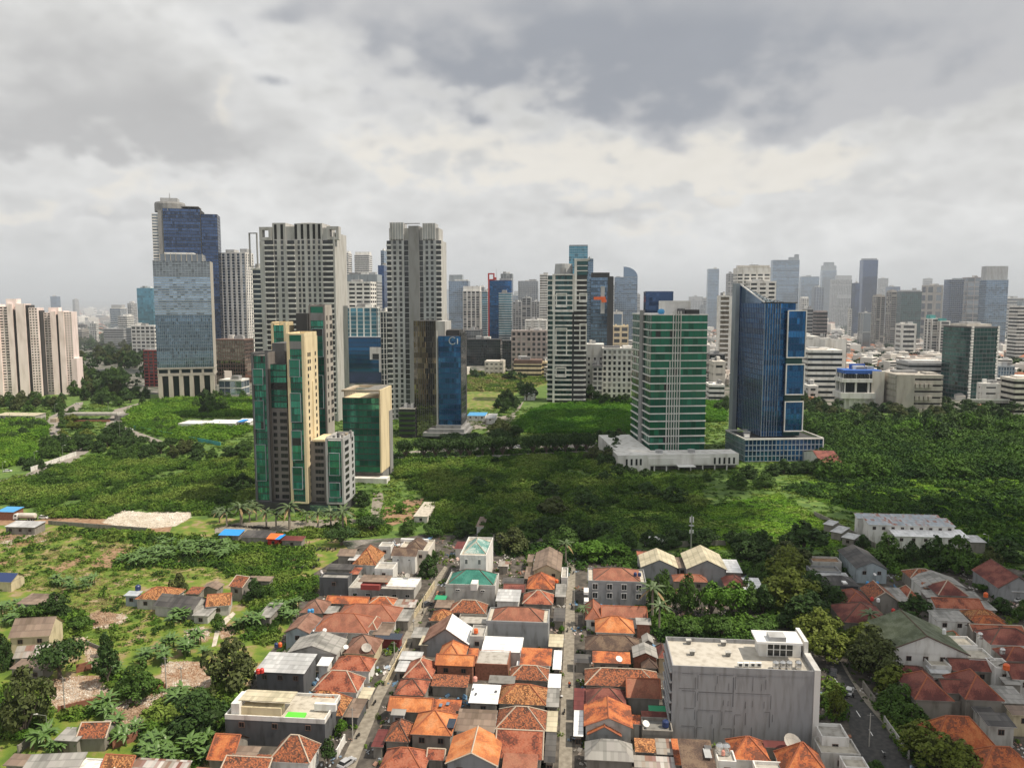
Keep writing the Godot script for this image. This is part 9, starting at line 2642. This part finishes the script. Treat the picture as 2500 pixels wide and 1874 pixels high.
	scatter("grass","rough grass tufts over the left field",gm,[pv([-263,-312,-223,-320,-189,-316,-147,-312,-130,-283,-127,-268,-145,-266,-145,-259,-159,-259,-157,-250,-151,-240,-138,-236,-127,-233,-117,-234,-114,-225,-121,-223,-118,-216,-128,-209,-130,-204,-139,-209,-150,-215,-149,-220,-142,-227,-146,-233,-158,-237,-160,-231,-169,-233,-186,-250,-197,-251,-213,-250])],6500,0.5,1.2,[[0.08,0.15,0.022],[0.13,0.23,0.034],[0.19,0.26,0.055],[0.26,0.24,0.1]],53,roads,0.7,0.45)
	scatter("bush","low bushes dotted over the left field",bm,[pv([-263,-312,-223,-320,-147,-312,-130,-283,-127,-268,-145,-266,-145,-259,-159,-259,-157,-250,-151,-240,-127,-233,-117,-234,-121,-223,-128,-209,-130,-204,-149,-220,-142,-227,-158,-237,-186,-250,-213,-250])],300,0.9,2.4,[[0.035,0.075,0.014],[0.07,0.145,0.02],[0.11,0.2,0.026],[0.16,0.23,0.045]],54,roads,0.9,0)
	scatter("bush","dense bushes along the hedge behind the banana plants",bm,[pv([-229,-321,-198,-321,-170,-316,-147,-312,-133,-289,-142,-282,-155,-277,-173,-273,-178,-277,-182,-305,-202,-307])],520,1.4,3,[[0.035,0.075,0.014],[0.07,0.145,0.02],[0.11,0.2,0.026],[0.16,0.23,0.045]],55,roads,0.9,0)
	scatter("bush","bushes filling the gaps in the rubble corner",bm,[pv([-136,-197,-110,-189,-108,-185,-117,-182,-130,-194]),pv([-105,-177,-91,-191,-82,-176,-84,-165,-82,-155,-95,-154,-102,-165]),pv([-154,-183,-140,-185,-122,-163,-137,-161]),pv([-127,-173,-120,-176,-117,-173,-122,-170]),pv([-184,-227,-162,-234,-149,-221,-154,-213,-169,-226])],900,1.2,2.8,[[0.035,0.075,0.014],[0.07,0.145,0.02],[0.11,0.2,0.026],[0.16,0.23,0.045]],56,roads,0.9,0)
	scatter("bush","bushes along the path and ruined hut",bm,[pv([-157,-308,-138,-316,-119,-307,-112,-310,-101,-284,-107,-272,-94,-269,-89,-250,-94,-250,-94,-232,-88,-211,-104,-222,-108,-224,-105,-238,-120,-256,-121,-268,-144,-282])],1300,1,2.6,[[0.035,0.075,0.014],[0.07,0.145,0.02],[0.11,0.2,0.026],[0.16,0.23,0.045]],57,roads,0.9,0)
	scatter("hedge","clipped hedge along the apartment forecourt",bm,[pv([-157,-318,-119,-329,-100,-342,-86,-339,-84,-326,-116,-319,-153,-309]),pv([-192,-369,-169,-377,-159,-361,-164,-346,-182,-349])],1000,1.4,2.6,[[0.035,0.075,0.014],[0.07,0.145,0.02],[0.11,0.2,0.026],[0.16,0.23,0.045]],58,roads,0.9,0)
	scatter("bush","garden bushes between the houses",bm,[pv([22,-260,27,-244,54,-247,52,-231,22,-228]),pv([61,-285,89,-307,83,-275,74,-244,58,-243])],900,1.4,3,[[0.022,0.055,0.014],[0.045,0.105,0.018],[0.08,0.16,0.024]],59,roads,0.9,0)
	scatter("bush","bushes under the street trees",bm,[pv([80,-330,89,-307,77,-255,69,-222,65,-242,61,-246]),pv([79,-241,89,-242,83,-213,78,-204,77,-218,75,-226]),pv([74,-200,80,-196,82,-191,87,-176,81,-162,71,-161,72,-174,73,-189]),pv([65,-208,66,-204,63,-188,60,-187,61,-198])],1200,1.4,3,[[0.035,0.075,0.014],[0.07,0.145,0.02],[0.11,0.2,0.026],[0.16,0.23,0.045]],60,roads,0.9,0)
	scatter("rubble","scattered broken bricks and plaster",[rubble_mesh(0),rubble_mesh(1)],[pv([-142,-189,-134,-192,-129,-193,-119,-183,-121,-180,-127,-174,-134,-179]),pv([-116,-202,-111,-203,-105,-203,-96,-190,-102,-188,-109,-187]),pv([-117,-177,-112,-184,-105,-187,-100,-179,-99,-172,-100,-166,-109,-168]),pv([-159,-230,-156,-235,-146,-233,-142,-228,-147,-221,-152,-224]),pv([-151,-215,-149,-216,-139,-208,-133,-198,-134,-197,-142,-206]),pv([-121,-223,-117,-226,-113,-223,-111,-216,-117,-218]),pv([-111,-224,-110,-230,-104,-222,-107,-218]),pv([-251,-309,-232,-317,-223,-305,-233,-294])],5200,0.12,0.55,[[0.3,0.17,0.1],[0.4,0.3,0.22],[0.62,0.58,0.52],[0.3,0.2,0.13]],61,roads,1,0)
	scatter("rubble","pale rubble heaped beside the dirt road",[rubble_mesh(2),rubble_mesh(3)],[pv([-218,-333,-220,-344,-220,-354,-207,-352,-186,-354,-182,-345,-182,-331,-190,-327,-207,-329])],1500,0.15,0.7,[[0.4,0.34,0.26],[0.52,0.46,0.38],[0.64,0.59,0.52]],62,roads,1,0)
	var lanes := [pv([-52, -155, -53, -185, -53, -214, -54, -246, -54, -271, -53, -289, -51, -287, -51, -267, -51, -236, -50, -214, -50, -187, -48, -156]), pv([-5, -157, -5, -192, -6, -229, -6, -266, -6, -301, -3, -302, -3, -267, -2, -229, -2, -192, -2, -157]), pv([59, -162, 61, -173, 63, -186, 65, -196, 66, -211, 69, -225, 72, -223, 71, -213, 70, -198, 71, -187, 71, -180, 70, -163])]
	scatter("garden_greenery","small shrubs and potted plants in the gaps between the houses",bm,[pv([-71,-158,-87,-199,-89,-226,-98,-277,-90,-307,-64,-329,-37,-312,33,-298,103,-304,167,-305,98,-171,-68,-155])],1500,0.6,1.5,[[0.035,0.075,0.014],[0.07,0.145,0.02],[0.11,0.2,0.026],[0.16,0.23,0.045]],63,lanes,1.1,0)
	scatter("yard_clutter","boxes, boards and odds and ends in the yards between the houses",[rubble_mesh(4),rubble_mesh(5)],[pv([-71,-158,-87,-199,-89,-226,-98,-277,-90,-307,-64,-329,-37,-312,33,-298,103,-304,167,-305,98,-171,-68,-155])],1300,0.5,1.3,[[0.5,0.48,0.45],[0.2,0.18,0.16],[0.35,0.16,0.1],[0.6,0.6,0.6],[0.1,0.2,0.32]],64,lanes,1,0)
	scatter("garden_greenery","bushes along the upper edge of the yards",bm,[pv([-42,-321,-1,-312,34,-307,105,-313,137,-310,132,-298,95,-294,34,-289,19,-271,15,-294,2,-297,-9,-276,-13,-301,-40,-306])],700,1.6,3.6,[[0.022,0.055,0.014],[0.045,0.105,0.018],[0.08,0.16,0.024]],65,lanes,0.95,0)

func far_city() -> void:
	cloud([-53,-327,-21,-323,46,-322,66,-386,71,-508,43,-639,27,-735,-59,-675,-82,-685,-84,-456],1100.0,Vector3(0.62,1.0,0.06))
	cloud([42,-314,103,-322,129,-403,205,-406,172,-326,240,-332,127,-170,49,-163,58,-234,55,-282],1100.0,Vector3(0.62,1.0,0.06))
	var fv := FogVolume.new()
	fv.name = "mist"
	fv.size = Vector3(9000,230,8000)
	fv.position = Vector3(0,115,-5300)
	fv.set_meta("kind","stuff")
	fv.set_meta("label","pale haze lying over the far city")
	var fm := FogMaterial.new()
	fm.density = 0.00026
	fm.albedo = Color(0.93,0.96,1.0)
	fv.material = fm
	add_child(fv)
	far_town([pv([-1577,-2305.1,-1162.3,-2145.5,-420.7,-771.1,-525,-761.4]),pv([-206.8,-1328.6,-58.4,-1342.4,-30.3,-702.9,-108.6,-695.6]),pv([-927.9,-1097.1,-606.3,-1126.9,-377.2,-697.7,-577.4,-679.2])])
